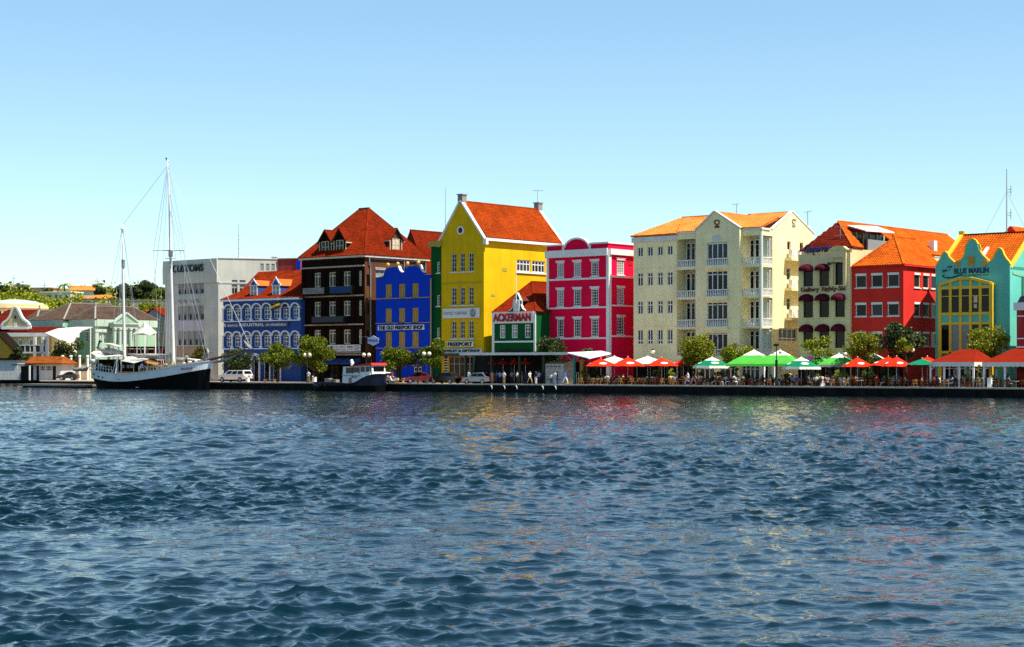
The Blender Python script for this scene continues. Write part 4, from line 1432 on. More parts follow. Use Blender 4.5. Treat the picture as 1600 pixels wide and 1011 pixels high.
# white verge along both gables
for v0 in (-.16, vB - .35):
    vg = MB()
    for a, c_ in (((uL - .3, ze - .35), (um, zp + .12)), ((.3, ze - .35), (um, zp + .12))):
        vg.bar((a[0], v0 + .26, a[1]), (c_[0], v0 + .26, c_[1]), .62, .24)
    for x in (uL - .25, .25):
        vg.box(x - .28, x + .28, v0, v0 + .5, ze - .95, ze - .1)
    b.part('gable_verge', vg, 'white')
for v0 in (0, vB - .5):
    o = b.box('chimney', 'stone_grey', um - .42, um + .42, v0 - .15, v0 + .75, zp - .3, zp + .85)
    part('cap', MB().box(um - .52, um + .52, v0 - .25, v0 + .85, zp + .853, zp + 1.0), 'stone_grey', o)
rf = roof(b.root, [[(.35, .3, ze + .05), (.35, vB - .3, ze + .05), (um, vB - .3, zp), (um, .3, zp)], [(uL - .35, .3, ze + .05), (uL - .35, vB - .3, ze + .05), (um, vB - .3, zp), (um, .3, zp)]], 'roof_under_red', 'tile_mid', pitch=.26, course=.30)
ridge_caps(rf, [((um, .4, zp), (um, vB - .4, zp))], 'tile_mid', .24)
b.box('eaves_board', 'white', .02, .5, .1, vB - .1, ze - .42, ze - .05)
# round window
p = b.pf(720, 360)
ring = MB()
rr = b.u(725.2) - b.u(720)
for i in range(16):
    t0, t1 = 2 * math.pi * i / 16, 2 * math.pi * (i + 1) / 16
    ring.prism([(p[0] + r_ * math.cos(t), p[2] + r_ * math.sin(t)) for r_, t in ((rr * .66, t0), (rr, t0), (rr, t1), (rr * .66, t1))], -.12, -.004)
o = b.part('round_window', ring, 'white')
part('pane', MB().prism([(p[0] + rr * .66 * math.cos(2 * math.pi * i / 16), p[2] + rr * .66 * math.sin(2 * math.pi * i / 16)) for i in range(16)], -.05, -.003), 'glass', o)
b.band('string_course', 'olive_trim', 688, 755.8, 441.6, 442.6, 722, .06)
b.sband('wall_plate', 'olive_trim', 785, 792, 418.5, 424, 788, .03)
b.sband('wall_plate', 'olive_trim', 767, 773, 459.5, 463, 770, .03)
# signs
z0_, z1_ = b.z(497, 722), b.z(481.8, 722)
so_ = b.box('sign', 'sign_white', b.u(693.2), b.u(750), -.2, -.06, z0_, z1_)
text('lettering', 'DAVID YURMAN', b.u(731) - b.u(695), (z1_ - z0_) * .34, 'letter_grey', so_, ((b.u(731) + b.u(695)) / 2, -.202, z0_ + (z1_ - z0_) * .34), ext=.02)
sw = MB()
cxs, czs = (b.u(735) + b.u(745.5)) / 2, (z0_ + z1_) / 2
for rad, a0, a1, off in ((.52, 20, 330, 0), (.40, 60, 380, .06), (.27, 90, 420, .1), (.15, 0, 300, .12)):
    sw.tube([(cxs + off + rad * math.cos(R(a)), -.22, czs + rad * math.sin(R(a))) for a in range(a0, a1, 22)], .045, 4)
part('emblem', sw, 'letter_grey', so_)
for s_, a, c_, y0, y1, bd in (('FREEPORT', 700.2, 741, 541.9, 533.6, .03), ('JEWELRY & GIFTSHOP', 689.5, 754.2, 551.8, 545.2, .03)):
    z0_, z1_ = b.z(y0, 722), b.z(y1, 722)
    so_ = b.box('sign', 'letter_white', b.u(a), b.u(c_), -.22, -.08, z0_, z1_)
    text('lettering', s_, (b.u(c_) - b.u(a)) * .93, (z1_ - z0_) * .74, 'letter_black', so_, ((b.u(a) + b.u(c_)) / 2, -.222, z0_ + (z1_ - z0_) * .13), ext=.08, bold=bd)
b.band('shop_canopy', 'dark_metal', 692, 752, 553.6, 556.4, 722, 1.2)
shopfront(b, b.u(701) + .05, b.u(742) - .05, zg - .05, 5, frame='brown_trim', v=.24)
for a, c_ in ((694, 699.5), (744, 751)):
    st = MB()
    for j in range(9):
        zz = .35 + (zg - .5) * j / 9
        st.box(b.u(a) + .02, b.u(c_) - .02, .02, .2, zz, zz + .12)
    o = b.part('display_rack', st, 'white_trim')
    part('rack_back', MB().box(b.u(a) + .03, b.u(c_) - .03, .2, .24, 0.01, zg - .03), 'glass', o)
# side door panel beside the blue house
b.box('door_panel', 'glass_grey', b.u(682), b.u(690), 1.2, 1.35, 0, b.z(566, 686))

# ------------------------------------------------------------------ small green shop with the red lettered sign
b = Bld('small_green_shop', 'low green shop with a white framed front, red lettered sign and a hipped red roof', 'building', 836.5, 10.5, 40)
uL = b.u(769.6)
zt = b.z(488, 803)
cols = [(780.8, 789.4), (799.4, 808.6), (819.8, 828.8)]
for i, (a, c_) in enumerate(cols):
    b.wrow([(a, c_)], 507.6, 528.2, 803, nx=2, nz=1, hz=[.5, .75], bw=.12, mw=.09, frame='white', pane='glass_grey' if i < 2 else 'glass', dep=.08)
zg = b.z(560, 803)
b.fh += [(b.u(774), b.u(802), 0, zg), (b.u(803), b.u(833.5), 0, zg)]
vB = 12.5
b.shell('green_wall', uL, vB, zt)
b.band('white_pilaster', 'white', 769.6, 772.8, 488.5, 600, 771, .14)
b.band('white_pilaster', 'white', 834.8, 837.6, 486, 600, 836, .14)
b.band('white_course', 'white', 773, 834.6, 532.6, 535.2, 803, .1)
b.band('white_course', 'white', 773, 834.6, 503.6, 505.2, 803, .1)
z0_, z1_ = b.z(504.6, 803), b.z(487.2, 803)
so_ = b.box('sign', 'white', b.u(772.8), b.u(834.8), -.22, -.004, z0_, z1_)
o_ = text('lettering', 'ACKERMAN', b.u(831.4) - b.u(772.6), (z1_ - z0_) * .74, 'letter_red', so_, ((b.u(831.4) + b.u(772.6)) / 2, -.222, z0_ + (z1_ - z0_) * .13), ext=.12, bold=.035)
text('lettering', 'ACKERMAN', b.u(826) - b.u(779), b.z(544.6, 803) - b.z(550.8, 803), 'letter_black', b.root, (b.u(802.5), -.004, b.z(550.8, 803)), ext=.08, bold=.02)
za = b.z(440.5, 831, 6)
ua = b.u(831, 6)
va = 6.0
rf = roof(b.root, [[(uL, -.1, zt + .02), (.25, -.1, zt + .02), (ua, va, za)], [(.25, -.1, zt + .02), (.25, vB + 3, zt + .02), (ua, vB + 3, za), (ua, va, za)], [(uL, -.1, zt + .02), (ua, va, za), (ua, vB + 3, za), (uL, vB + 3, zt + .02)]], 'roof_under_red', 'tile_red', pitch=.27, course=.32)
ridge_caps(rf, [((.25, -.1, zt), (ua, va, za)), ((uL, -.1, zt), (ua, va, za)), ((ua, va, za), (ua, vB + 3, za))], 'tile_red', .24)
# scrolled dormer gable with a white hatch and the flagpole
gm = MB()
zb_, zp_ = zt - .1, b.z(457.5, 807.5)
cx_ = b.u(808)
hw = b.u(821.6) - cx_
prof = [(-1, 0), (1, 0), (.92, .12), (.62, .2), (.42, .42), (.40, .62), (0, 1), (-.40, .62), (-.42, .42), (-.62, .2), (-.92, .12)]
q = [(cx_ + x * hw, zb_ + z * (zp_ - zb_)) for x, z in prof]
gm.prism(q[0:5] + q[8:11], -.02, .3).prism(q[4:9], -.02, .3)
o = b.part('dormer_gable', gm, 'green_wall')
tr_ = MB()
for i in range(1, len(q) - 1):
    tr_.bar((q[i][0], .14, q[i][1]), (q[i + 1][0], .14, q[i + 1][1]), .36, .09)
part('white_coping', tr_, 'white', o)
hm_ = MB()
hz0, hz1 = b.z(487, 807.5), b.z(468, 807.5)
hm_.box(b.u(803), b.u(812.6), -.12, -.03, hz0, hz1)
for j in range(7):
    zz = hz0 + .1 + (hz1 - hz0 - .15) * j / 7
    for a0, a1 in ((.08, .46), (.54, .92)):
        w_ = b.u(812.6) - b.u(803)
        hm_.box(b.u(803) + w_ * a0, b.u(803) + w_ * a1, -.17, -.122, zz, zz + .1)
part('hatch', hm_, 'white', o)
roof(o, [[(cx_, .3, zp_ - .4), (cx_ + hw * .45, .3, zb_ + .6 * (zp_ - zb_)), (cx_ + hw * .45, 3.5, zb_ + .6 * (zp_ - zb_)), (cx_, 3.5, zp_ - .4)], [(cx_, .3, zp_ - .4), (cx_ - hw * .45, .3, zb_ + .6 * (zp_ - zb_)), (cx_ - hw * .45, 3.5, zb_ + .6 * (zp_ - zb_)), (cx_, 3.5, zp_ - .4)]], 'roof_under_red', 'tile_red', name='dormer_roof', tiles=False)
b.part('flagpole', MB().tube([(cx_, -.2, hz0), (cx_, -.2, b.z(408, 807.5))], [.07, .04], 6), 'white')
for a, c_ in ((774, 802), (803, 833.5)):
    shopfront(b, b.u(a) + .05, b.u(c_) - .05, zg - .05, 3, v=.24)
# ------------------------------------------------------------------ pink house
b = Bld('pink_house', 'deep pink house with white cornices, white window surrounds and a round attic gable', 'building', 951, 13, 40)
uL = b.u(855.2)
vB = 15.0
zt = b.z(391, 948)
cols = [(870.4, 880.8), (896.4, 907.8), (923.6, 935.2)]
rows = ((409.6, 432.6), (452, 478.6), (498, 526.4))
for j, (yt, yb) in enumerate(rows):
    for i, c_ in enumerate(cols):
        shut = (i == 0 and j < 2) or (i == 1 and j == 0)
        b.wrow([c_], yt, yb, 903, nx=3, nz=6, bw=.13, mw=.045, frame='white', lint='white', sill='white', pane='glass_grey' if shut else 'glass', dep=.06)
for yt, yb in ((406.6, 429.6), (450, 476.8), (495.4, 523)):
    b.srow([(964.2, 975.4)], yt, yb, 970, nx=3, nz=6, bw=.13, mw=.045, frame='white', lint='white', sill='white', pane='glass_grey' if yt < 460 else 'glass', dep=.06)
zg = b.z(566, 903)
b.fh += [(b.u(862), b.u(885), 0, zg), (b.u(890), b.u(912), 0, zg), (b.u(917), b.u(944), 0, zg)]
b.shell('pink_wall', uL, vB, zt)
piers(b, ((856, 862), (885, 890), (912, 917), (944, 948.4)), zg)
b.band('cornice', 'white', 853.6, 950.8, 390.2, 401.4, 903, .35)
b.sband('cornice', 'white', 951, 1010, 389.6, 398.6, 965, .35)
for y0, y1 in ((434.6, 437.4), (479.8, 482.2), (527.6, 530)):
    b.band('white_course', 'white', 855, 948.5, y0, y1, 903, .14)
    b.sband('white_course', 'white', 953.5, 1010, y0 - 3.4, y1 - 3.4, 965, .14)
z1_ = b.z(380.3, 948)
qm = MB()
qm.box(-.28, .14, -.16, -.004, 0, zt).box(.004, .16, .004, .4, 0, zt).box(uL - .02, uL + .3, -.16, -.004, 0, zt)
b.part('corner_pilaster', qm, 'white')
zb_ = zt + .004
at = MB()
at.box(uL, b.u(881), -.1, .3, zb_, z1_).box(b.u(922.5), 0, -.1, .3, zb_, z1_).box(-.3, 0, .3, vB, zb_, z1_)
cx_ = (b.u(882.6) + b.u(921.4)) / 2
hw = b.u(921.4) - cx_
zp_ = b.z(373.2, 902)
n = 16
pr = [(cx_ + hw * math.cos(math.pi * i / n), zb_ + .3 + (zp_ - zb_ - .3) * math.sin(math.pi * i / n)) for i in range(n + 1)]
at.prism([(cx_ + hw, zb_)] + pr + [(cx_ - hw, zb_)], -.12, .3)
at.box(b.u(881), cx_ - hw, -.09, .3, zb_, zb_ + .3).box(cx_ + hw, b.u(922.5), -.09, .3, zb_, zb_ + .3)
b.part('attic', at, 'pink_wall')
ac = MB()
ac.box(uL - .15, b.u(880.4), -.25, .42, z1_ + .003, z1_ + .2).box(b.u(923), .15, -.25, .42, z1_ + .003, z1_ + .2).box(-.42, .15, .42, vB, z1_ + .003, z1_ + .2)
for i in range(n):
    ac.bar((pr[i][0], .09, pr[i][1] + .06), (pr[i + 1][0], .09, pr[i + 1][1] + .06), .62, .22)
ac.box(cx_ - hw - .3, cx_ - hw + .02, -.22, .38, zb_, z1_ + .2).box(cx_ + hw - .02, cx_ + hw + .3, -.22, .38, zb_, z1_ + .2)
b.part('attic_coping', ac, 'white')
b.sband('vent', 'letter_red', 981.6, 988, 408, 414.5, 985, .05)
for a, c_ in ((862, 885), (890, 912), (917, 944)):
    shopfront(b, b.u(a) + .05, b.u(c_) - .05, zg - .05, 3, v=.24)

# ------------------------------------------------------------------ cream apartment house with loggias
b = Bld('cream_apartment_house', 'large cream apartment house with white balconies, a pointed central gable and orange tiled roofs', 'building', 1190, 13, 40)
uL, uA, uB_, uC = b.u(990), b.u(1057.4), b.u(1087), b.u(1155.6)
ze = b.z(366.0, 1057)
LV = 1.9            # depth of the loggias
vS = b.v(1207)      # where the closed side wall begins
vB = b.v(1272)
FB = [b.z(y, 1121) for y in (415.5, 464.0, 511.5, 556.5)]     # floor levels, from the top storey down
FT = [b.z(y, 1121) for y in (371.0, 419.5, 466.5, 512.5)]     # undersides above the openings
# left wing
lc = [(996.2, 1004.4), (1011.6, 1019.8), (1027.4, 1035.4), (1042.6, 1050.8)]
for (yt, yb, hz) in ((385.4, 399.6, []), (425.6, 446, [.68]), (470, 490.2, [.68]), (515, 537.8, [.26])):
    b.wrow(lc, yt, yb, 1023, nx=2, nz=1, hz=hz, bw=.08, mw=.12, frame='white', dep=.1)
zg = b.z(560, 1023)
b.fh += [(b.u(995), b.u(1012), 0, zg - .6), (b.u(1016), b.u(1034), 0, zg - .6), (b.u(1038), b.u(1052), 0, zg - .6)]
b.shell('apt_wall', uL, 12, ze, u1=uA, name='left_wing_wall', side=False)
piers(b, ((990.3, 995), (1012, 1016), (1034, 1038), (1052, 1057)), zg - .6)
for a, c_ in ((995, 1012), (1016, 1034), (1038, 1052)):
    shopfront(b, b.u(a) + .05, b.u(c_) - .05, zg - .65, 2, frame='dark_wood', v=.22)
b.band('cornice', 'white_trim', 988.2, 1057.4, 369.8, 377.5, 1023, .22)
# base course of the left wing
b.band('string_course', 'apt_wall', 990, 1057, 509.5, 511.2, 1023, .07)
b.band('string_course', 'apt_wall', 990, 1057, 419, 420.2, 1023, .05)
# loggia rear walls and floors (left and right of the gable)
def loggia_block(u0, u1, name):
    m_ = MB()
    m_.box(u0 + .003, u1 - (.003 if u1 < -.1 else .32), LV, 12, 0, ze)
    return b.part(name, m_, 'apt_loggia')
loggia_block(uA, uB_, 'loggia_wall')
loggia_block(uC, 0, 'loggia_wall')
def rail(u0, u1, z0, z1, v=0.0, face='f'):
    r = MB()
    L_ = u1 - u0
    k = max(3, int(L_ / .26))
    if face == 'f':
        r.box(u0, u1, v + .02, v + .2, z1 - .11, z1).box(u0, u1, v + .04, v + .18, z0 + .002, z0 + .10)
        for i in range(k):
            x = u0 + (i + .5) * L_ / k
            r.tube([(x, v + .11, z0 + .1), (x, v + .11, z0 + .3), (x, v + .11, z1 - .11)], [.075, .095, .055], 5, cap=False)
    else:
        r.box(v - .2, v - .02, u0, u1, z1 - .11, z1).box(v - .18, v - .04, u0, u1, z0 + .002, z0 + .10)
        for i in range(k):
            x = u0 + (i + .5) * L_ / k
            r.tube([(v - .11, x, z0 + .1), (v - .11, x, z0 + .3), (v - .11, x, z1 - .11)], [.075, .095, .055], 5, cap=False)
    return b.part('balustrade', r, 'white')
BT = [b.z(y, 1121) for y in (404, 452.5, 498.5, 545.5)]        # handrail tops
def loggia(u0, u1, doors, side):
    for i in range(5):
        m_ = MB()
        if i == 4:
            m_.box(u0 + .004, u1 - .004, 0, .22, FT[0], ze)
            if side:
                m_.box(-.22, -.004, .22, vS, FT[0], ze)
            b.part('loggia_parapet', m_, 'apt_wall')
            break
        lo = FT[i + 1] if i < 3 else FB[3] - .9
        m_.box(u0 + .004, u1 - .004, 0, .22, lo, FB[i])              # solid parapet below the rail
        m_.box(u0 + .004, u1 - .004, .22, LV - .003, FB[i] - .2, FB[i] - .02)
        if side:
            m_.box(-.22, -.004, .22, vS, lo, FB[i])
        b.part('loggia_parapet', m_, 'apt_wall')
    for i in range(4):
        rail(u0 + .02, u1 - (.32 if side else .02), FB[i], BT[i])
        if side:
            rail(.45, vS - .02, FB[i], BT[i], 0.0, 's')
        for (a, c_) in doors:
            b.window('f', LV - .16, (a + c_) / 2, FB[i], c_ - a, FT[i] - FB[i] - .35, nx=1, nz=1, hz=[.8], bw=.1, frame='white', dep=.02, name='balcony_door')
W_ = uB_ - uA
loggia(uA, uB_, [(b.u(1073.5, LV), b.u(1080, LV)), (b.u(1081, LV), b.u(1087.5, LV))], False)
W_ = -uC
loggia(uC, 0, [(b.u(1159, LV), b.u(1165.2, LV)), (b.u(1172.6, LV), b.u(1179.6, LV)), (b.u(1180.6, LV), b.u(1187.6, LV))], True)
for i in range(4):
    b.window('s', .0 - .14, (vS + LV) / 2 + .02, FB[i], .01 + abs(vS - LV) * .6, FT[i] - FB[i] - .3, nx=1, nz=1, bw=.08, frame='white', dep=.02, name='balcony_door')
# corner column at the right loggia
b.part('corner_column', MB().tube([(-.16, .16, 0), (-.16, .16, ze)], .22, 10), 'apt_loggia')
# ground floor under the loggias
gm = MB()
gm.box(uA + .004, uB_ - .004, .3, LV - .01, 0, FB[3] - .92).box(uC + .004, -.3, .3, LV - .01, 0, FB[3] - .92)
b.part('ground_wall', gm, 'dark_wood')  # dark material carries the ground-floor shade in its colour
shopfront(b, uA + .2, uB_ - .2, 2.7, 3, v=.3)
shopfront(b, uC + .2, -.4, 2.7, 4, frame='white_trim', v=.3)
# pergola slats that stripe the sun on the top left loggias
for u0 in (uA, uC):
    for k in range(5):
        b.part('pergola_slat', MB().bar((u0 + .15 + k * .30, .3, ze + .05), (u0 + .15 + k * .30, LV, ze + .05), .10, .14), 'white')
# central gable bay
zP = b.z(331.5, 1120)
zE = b.z(359.0, 1121)
um = b.u(1120.6)
vG = -.55
uB2, uC2 = b.u(1087, vG), b.u(1155.6, vG)
wc = (1104.4, 1136.6)
for i in range(4):
    a, c_ = b.u(wc[0], vG), b.u(wc[1], vG)
    b.fh.append((a, c_, FB[i], FT[i] if i else FB[0] + (FT[1] - FB[1]) * .72 + .35))
b.fh += [(b.u(1093, vG), b.u(1116, vG), 0, 2.8), (b.u(1124, vG), b.u(1150, vG), 0, 2.8)]
fh = list(b.fh)
def gab(mb):
    mb.prism([(uB2, zE + .002), (uC2, zE + .002), (um, zP)], vG, vG + .3)
b.shell('apt_wall', uB2, LV, zE, u1=uC2, v0=vG, name='gable_bay_wall', side=False, extra=gab)
for i in range(4):
    a, c_, z0_, z1_ = fh[i]
    b.window('f', vG, (a + c_) / 2, z0_, c_ - a, z1_ - z0_ - .1, nx=4, nz=1, hz=[.80] if i else [], bw=.12, mw=.12, frame='white', dep=.14, name='balcony_window', pane='glass_blue' if i == 0 else 'glass')
    rail(a - .05, c_ + .05, FB[i], BT[i], vG - .24)
    lg = MB().prism([(vG - .26, FB[i]), (vG - .004, FB[i]), (vG - .004, FB[i] - .75), (vG - .26, FB[i] - .4)], a - .1, c_ + .1, 'x')
    o = b.part('balcony_ledge', lg, 'apt_wall')
    if i < 3:
        part('drain_spout', MB().tube([((a + c_) / 2, vG - .004, FB[i] - 1.0), ((a + c_) / 2, vG - .3, FB[i] - 1.05)], .1, 8), 'brown_trim', o)
for a, c_ in ((1093, 1116), (1124, 1150)):
    shopfront(b, b.u(a, vG) + .05, b.u(c_, vG) - .05, 2.75, 3, frame='white_trim', v=vG + .24)
# round-headed blind arch above the top window
a, c_ = b.u(1111.8, vG), b.u(1128.4, vG)
z0_ = fh[0][3] - .1
rr = (c_ - a) / 2
b.part('blind_arch', MB().prism([((a + c_) / 2 + rr * math.cos(math.pi * i / 12), z0_ + .14 + (b.z(366.8, 1120) - z0_ - .14) * math.sin(math.pi * i / 12)) for i in range(13)], vG - .05, vG - .003), 'apt_loggia')
b.band('string_course', 'apt_wall', 1087, 1155, 419, 420, 1121, .05, v=vG)
b.band('string_course', 'apt_wall', 1087, 1155, 465, 466, 1121, .05, v=vG)
b.band('string_course', 'apt_wall', 1087, 1155, 511.6, 512.6, 1121, .05, v=vG)
cp = MB()
cp.bar((uB2 - .1, vG + .1, zE + .02), (um, vG + .1, zP + .12), .5, .18).bar((uC2 + .1, vG + .1, zE + .02), (um, vG + .1, zP + .12), .5, .18)
b.part('gable_coping', cp, 'white_trim')
def emblem(T):
    e_ = MB()
    def tb(pp):
        e_.tube([T(*p) for p in pp], .075, 5)
    tb([(-.02, .55), (-.3, .62), (-.5, .4), (-.42, .1), (-.1, -.15), (.2, -.4), (.42, -.42)])
    tb([(.02, .55), (.3, .62), (.5, .4), (.42, .1), (.1, -.15), (-.2, -.4), (-.42, -.42)])
    tb([(-.42, -.6), (0, -.5), (.42, -.6)])
    return e_
p = b.pf(1120.6, 350, vG)
b.part('emblem', emblem(lambda x, z: (p[0] + x * .75, vG - .05, p[2] + z * .75)), 'letter_brown')
# closed side gable wall on the right
zSE = b.zs(358.5, 1208)
zSP = b.zs(331, 1238)
vm = b.v(1238)
for (cols_, yt, yb) in (([(1230, 1235.5), (1249.5, 1255)], 377, 391), ([(1229, 1235.5)], 419, 438), ([(1229, 1235.5)], 466, 485)):
    b.srow(cols_, yt, yb, 1232, nx=1, nz=1, hz=[.65] if yt > 400 else [], bw=.12, frame='cream_trim', dep=.1)
b.srow([(1217, 1246)], 513, 534, 1230, nx=4, nz=1, hz=[.25], bw=.14, mw=.14, frame='white', dep=.2)
sm = MB()
b.grid(sm, vS, vB, 0, zSE, b.sh, lambda a, d, z: (-d, a, z))
sm.prism([(vS, zSE + .002), (vB, zSE + .002), (vm, zSP)], -.3, 0, 'x')
sm.poly([(-.3, vS, 0), (0, vS, 0), (0, vS, zSE), (-.3, vS, zSE)])
sm.poly([(0, vB, 0), (-6, vB, 0), (-6, vB, zSE), (0, vB, zSE)])
b.part('side_gable_wall', sm, 'apt_wall')
b.fh, b.sh = [], []
sc = MB()
sc.bar((-.15, vS - .1, zSE + .02), (-.15, vm, zSP + .1), .45, .16).bar((-.15, vB + .1, zSE + .02), (-.15, vm, zSP + .1), .45, .16)
b.part('gable_coping', sc, 'white_trim')
p = b.ps(1240, 348)
b.part('emblem', emblem(lambda x, z: (.05, p[1] + x * .75, p[2] + z * .75)), 'brown_trim')
for yt in (401, 448, 494):
    z0_ = b.zs(yt + 2.5, 1236)
    v0_, v1_ = b.v(1226), b.v(1252)
    o = b.part('ledge', MB().prism([(0.004, z0_), (1.0, z0_), (1.0, z0_ - .35), (.004, z0_ - 1.0)], v0_, v1_, 'y') if False else MB().box(.004, 1.0, v0_, v1_, z0_ - .35, z0_ - .02), 'apt_wall')
    for k in range(2):
        va = v0_ + .5 + k * 1.9
        ac = MB().box(.25, .75, va, va + 1.3, z0_, z0_ + 1.0)
        ac.tube([(.76, va + .65, z0_ + .5), (.80, va + .65, z0_ + .5)], .38, 12)
        part('air_conditioner', ac, 'white_trim', o)
# tiled roofs
zw = ze + .25
dpt = 12.0
rid = b.z(341.5, 1050, 5.2)
hl = (b.u(1066, 5.2), 5.2, rid)
rf = roof(b.root, [[(uL - .3, -.3, zw - .2), (uA + .1, -.3, zw - .2), (uA + .1, 0.6, zw + .25), hl]], 'roof_under_orange', 'tile_bright', course=.42)
r2 = roof(b.root, [[(uA + .1, -.05, zw), (uB2 + 1, -.05, zw), (uB2 + 1, 5.2, rid), hl], [(uL - .3, -.3, zw - .2), hl, (uL - .3, dpt, zw - .2)], [hl, (uB2 + 1, 5.2, rid), (uB2 + 1, dpt, zw), (uL - .3, dpt, zw - .2)]], 'roof_under_orange', 'tile_bright', course=.42)
rG = MB()
vG2 = 7.0
r3 = roof(b.root, [[(uC2 + .2, vG + .3, zE), (um, vG + .3, zP - .05), (um, vG2, zP - .05), (uC2 + .2, vG2, zE)], [(uB2 - .2, vG + .3, zE), (um, vG + .3, zP - .05), (um, vG2, zP - .05), (uB2 - .2, vG2, zE)]], 'roof_under_orange', 'tile_bright', course=.42)
# right cross roof: ridge parallel to the front
zRr = zSP - .06
vF = 0.0
r4 = roof(b.root, [[(um + .6, vF - .1, zE + .10), (-.28, vF - .1, zSE + .05), (-.28, vm, zRr), (um + .6, vm, zRr)], [(um, vB, zSE), (-.28, vB, zSE), (-.28, vm, zRr), (um, vm, zRr)]], 'roof_under_orange', 'tile_bright', course=.42)
ridge_caps(r4, [((um, vm, zRr), (-.3, vm, zRr))], 'tile_bright')
ridge_caps(r3, [((um, vG + .4, zP - .05), (um, vG2, zP - .05))], 'tile_bright')
ridge_caps(r2, [(hl, (uB2 + 1, 5.2, rid))], 'tile_bright')
b.box('loggia_fascia', 'white_trim', uC + .1, .12, -.12, LV, ze + .003, ze + .24)
b.box('loggia_fascia', 'white_trim', uA + .1, uB2 - .05, -.12, LV, ze + .003, ze + .24)
am = MB()
pa = b.pf(1151, 333, 6.0)
am.tube([(pa[0], 6, zP - 1), (pa[0], 6, b.z(318.5, 1151, 6))], .04, 5)
am.bar((pa[0] - .6, 6, b.z(319, 1151, 6)), (pa[0] + .35, 6, b.z(319, 1151, 6)), .05)
for k in range(4):
    am.bar((pa[0] - .5 + k * .25, 5.7, b.z(319, 1151, 6)), (pa[0] - .5 + k * .25, 6.3, b.z(319, 1151, 6)), .03)
b.part('antenna', am, 'grey_metal')
am = MB()
pa = (-1.0, vB - .5, zSE)
pv = b.pf(1262, 346, vB - .6)
am.tube([(pv[0], vB - .6, zSE - .2), (pv[0], vB - .6, b.z(331, 1262, vB - .6))], .05, 5)
am.bar((pv[0] - .5, vB - .6, b.z(331.5, 1262, vB - .6)), (pv[0] + .6, vB - .6, b.z(330, 1262, vB - .6)), .05)
b.part('antenna', am, 'grey_metal')

# ------------------------------------------------------------------ gallery with plum awnings
b = Bld('gallery_house', 'sand coloured gallery house with rounded plum awnings over its windows', 'building', 1328.6, 12.5, 40)
uL = b.u(1247.3)
vB = 13.0
zt = b.z(396.8, 1275)
zt2 = b.z(390, 1312)
cols = [(1255, 1270.2), (1280, 1295.4), (1304.6, 1320)]
rws = ((416, 447), (461, 495.8), (509, 543.8))
for j, (yt, yb) in enumerate(rws):
    for i, (a, c_) in enumerate(cols):
        if j == 0 and i == 2:
            b.wrow([(1304.6, 1317.4)], 411, 446, 1288, nx=1, nz=1, bw=.06, frame='dark_wood', dep=.2)
            continue
        b.wrow([(a, c_)], yt, yb, 1288, nx=1, nz=1, bw=.06, frame='dark_wood', dep=.2, sill='gallery_wall')
zg = b.z(566, 1288)
b.fh += [(b.u(1252), b.u(1284), 0, zg), (b.u(1290), b.u(1322), 0, zg)]
b.shell('gallery_wall', uL, vB, zt)
piers(b, ((1247.6, 1252), (1284, 1290), (1322, 1328.4)), zg)
for a, c_ in ((1252, 1284), (1290, 1322)):
    shopfront(b, b.u(a) + .05, b.u(c_) - .05, zg - .05, 3, v=.24)
b.band('sand_course', 'gallery_wall', 1247.3, 1328.4, 553, 555, 1288, .08)
# tall frame round the third bay
hm_ = MB()
x0_, x1_, x2_, x3_ = b.u(1299.4), b.u(1303.4), b.u(1318.8), b.u(1323.4)
zz2 = b.z(390.5, 1312)
hm_.box(x0_, x1_, -.3, -.004, b.z(447, 1312), zz2).box(x2_, x3_, -.3, -.004, b.z(447, 1312), zz2).box(x1_, x2_, -.3, .3, zz2 - .9, zz2)
hm_.box(x3_, 0, -.05, .3, zt + .003, zz2 - .25).box(x0_ + .01, x3_ - .01, -.28, .3, zt + .003, zz2 - .9 - .002) if zz2 - .9 > zt + .05 else None
hm_.prism([(x0_ - .2, zz2 + .003), (x3_ + .2, zz2 + .003), (x3_ - .3, zz2 + .4), ((x0_ + x3_) / 2, zz2 + .5), (x0_ + .3, zz2 + .35)], -.4, .3)
b.part('door_hood', hm_, 'gallery_wall')
b.part('hoist_beam', MB().box(b.u(1297.6), b.u(1317), -.75, -.45, b.z(411.8, 1310), b.z(410, 1310)).box(b.u(1298), b.u(1299.4), -.75, -.32, b.z(414, 1310), b.z(411.9, 1310)), 'dark_metal')
# rounded awnings
AW = None
def awning(b, a, c_, yt, yb, xr):
    u0, u1 = b.u(a), b.u(c_)
    z0, z1 = b.z(yb, xr), b.z(yt, xr)
    n, k = 10, 5
    mb = MB()
    cx_ = (u0 + u1) / 2
    hw = (u1 - u0) / 2
    H_ = z1 - z0
    vs = []
    for j in range(k + 1):
        ph_ = math.pi / 2 * j / k
        for i in range(n + 1):
            th_ = math.pi * i / n
            vs.append((cx_ - hw * math.cos(th_) * (1 - .0 * j), -.02 - 1.0 * math.sin(ph_) * math.sin(th_) ** .6, z0 + .22 + (H_ - .22) * math.sin(th_) * math.cos(ph_)))
    fs = []
    for j in range(k):
        for i in range(n):
            q_ = j * (n + 1) + i
            fs.append((q_, q_ + 1, q_ + n + 2, q_ + n + 1))
    o_ = len(vs)
    for i in range(n + 1):
        x, y, z = vs[k * (n + 1) + i]
        vs.append((x, y, z - .22))
    for i in range(n):
        q_ = k * (n + 1) + i
        fs.append((q_, q_ + 1, o_ + i + 1, o_ + i))
    mb.add(vs, fs)
    return b.part('awning', mb, 'awning_plum')
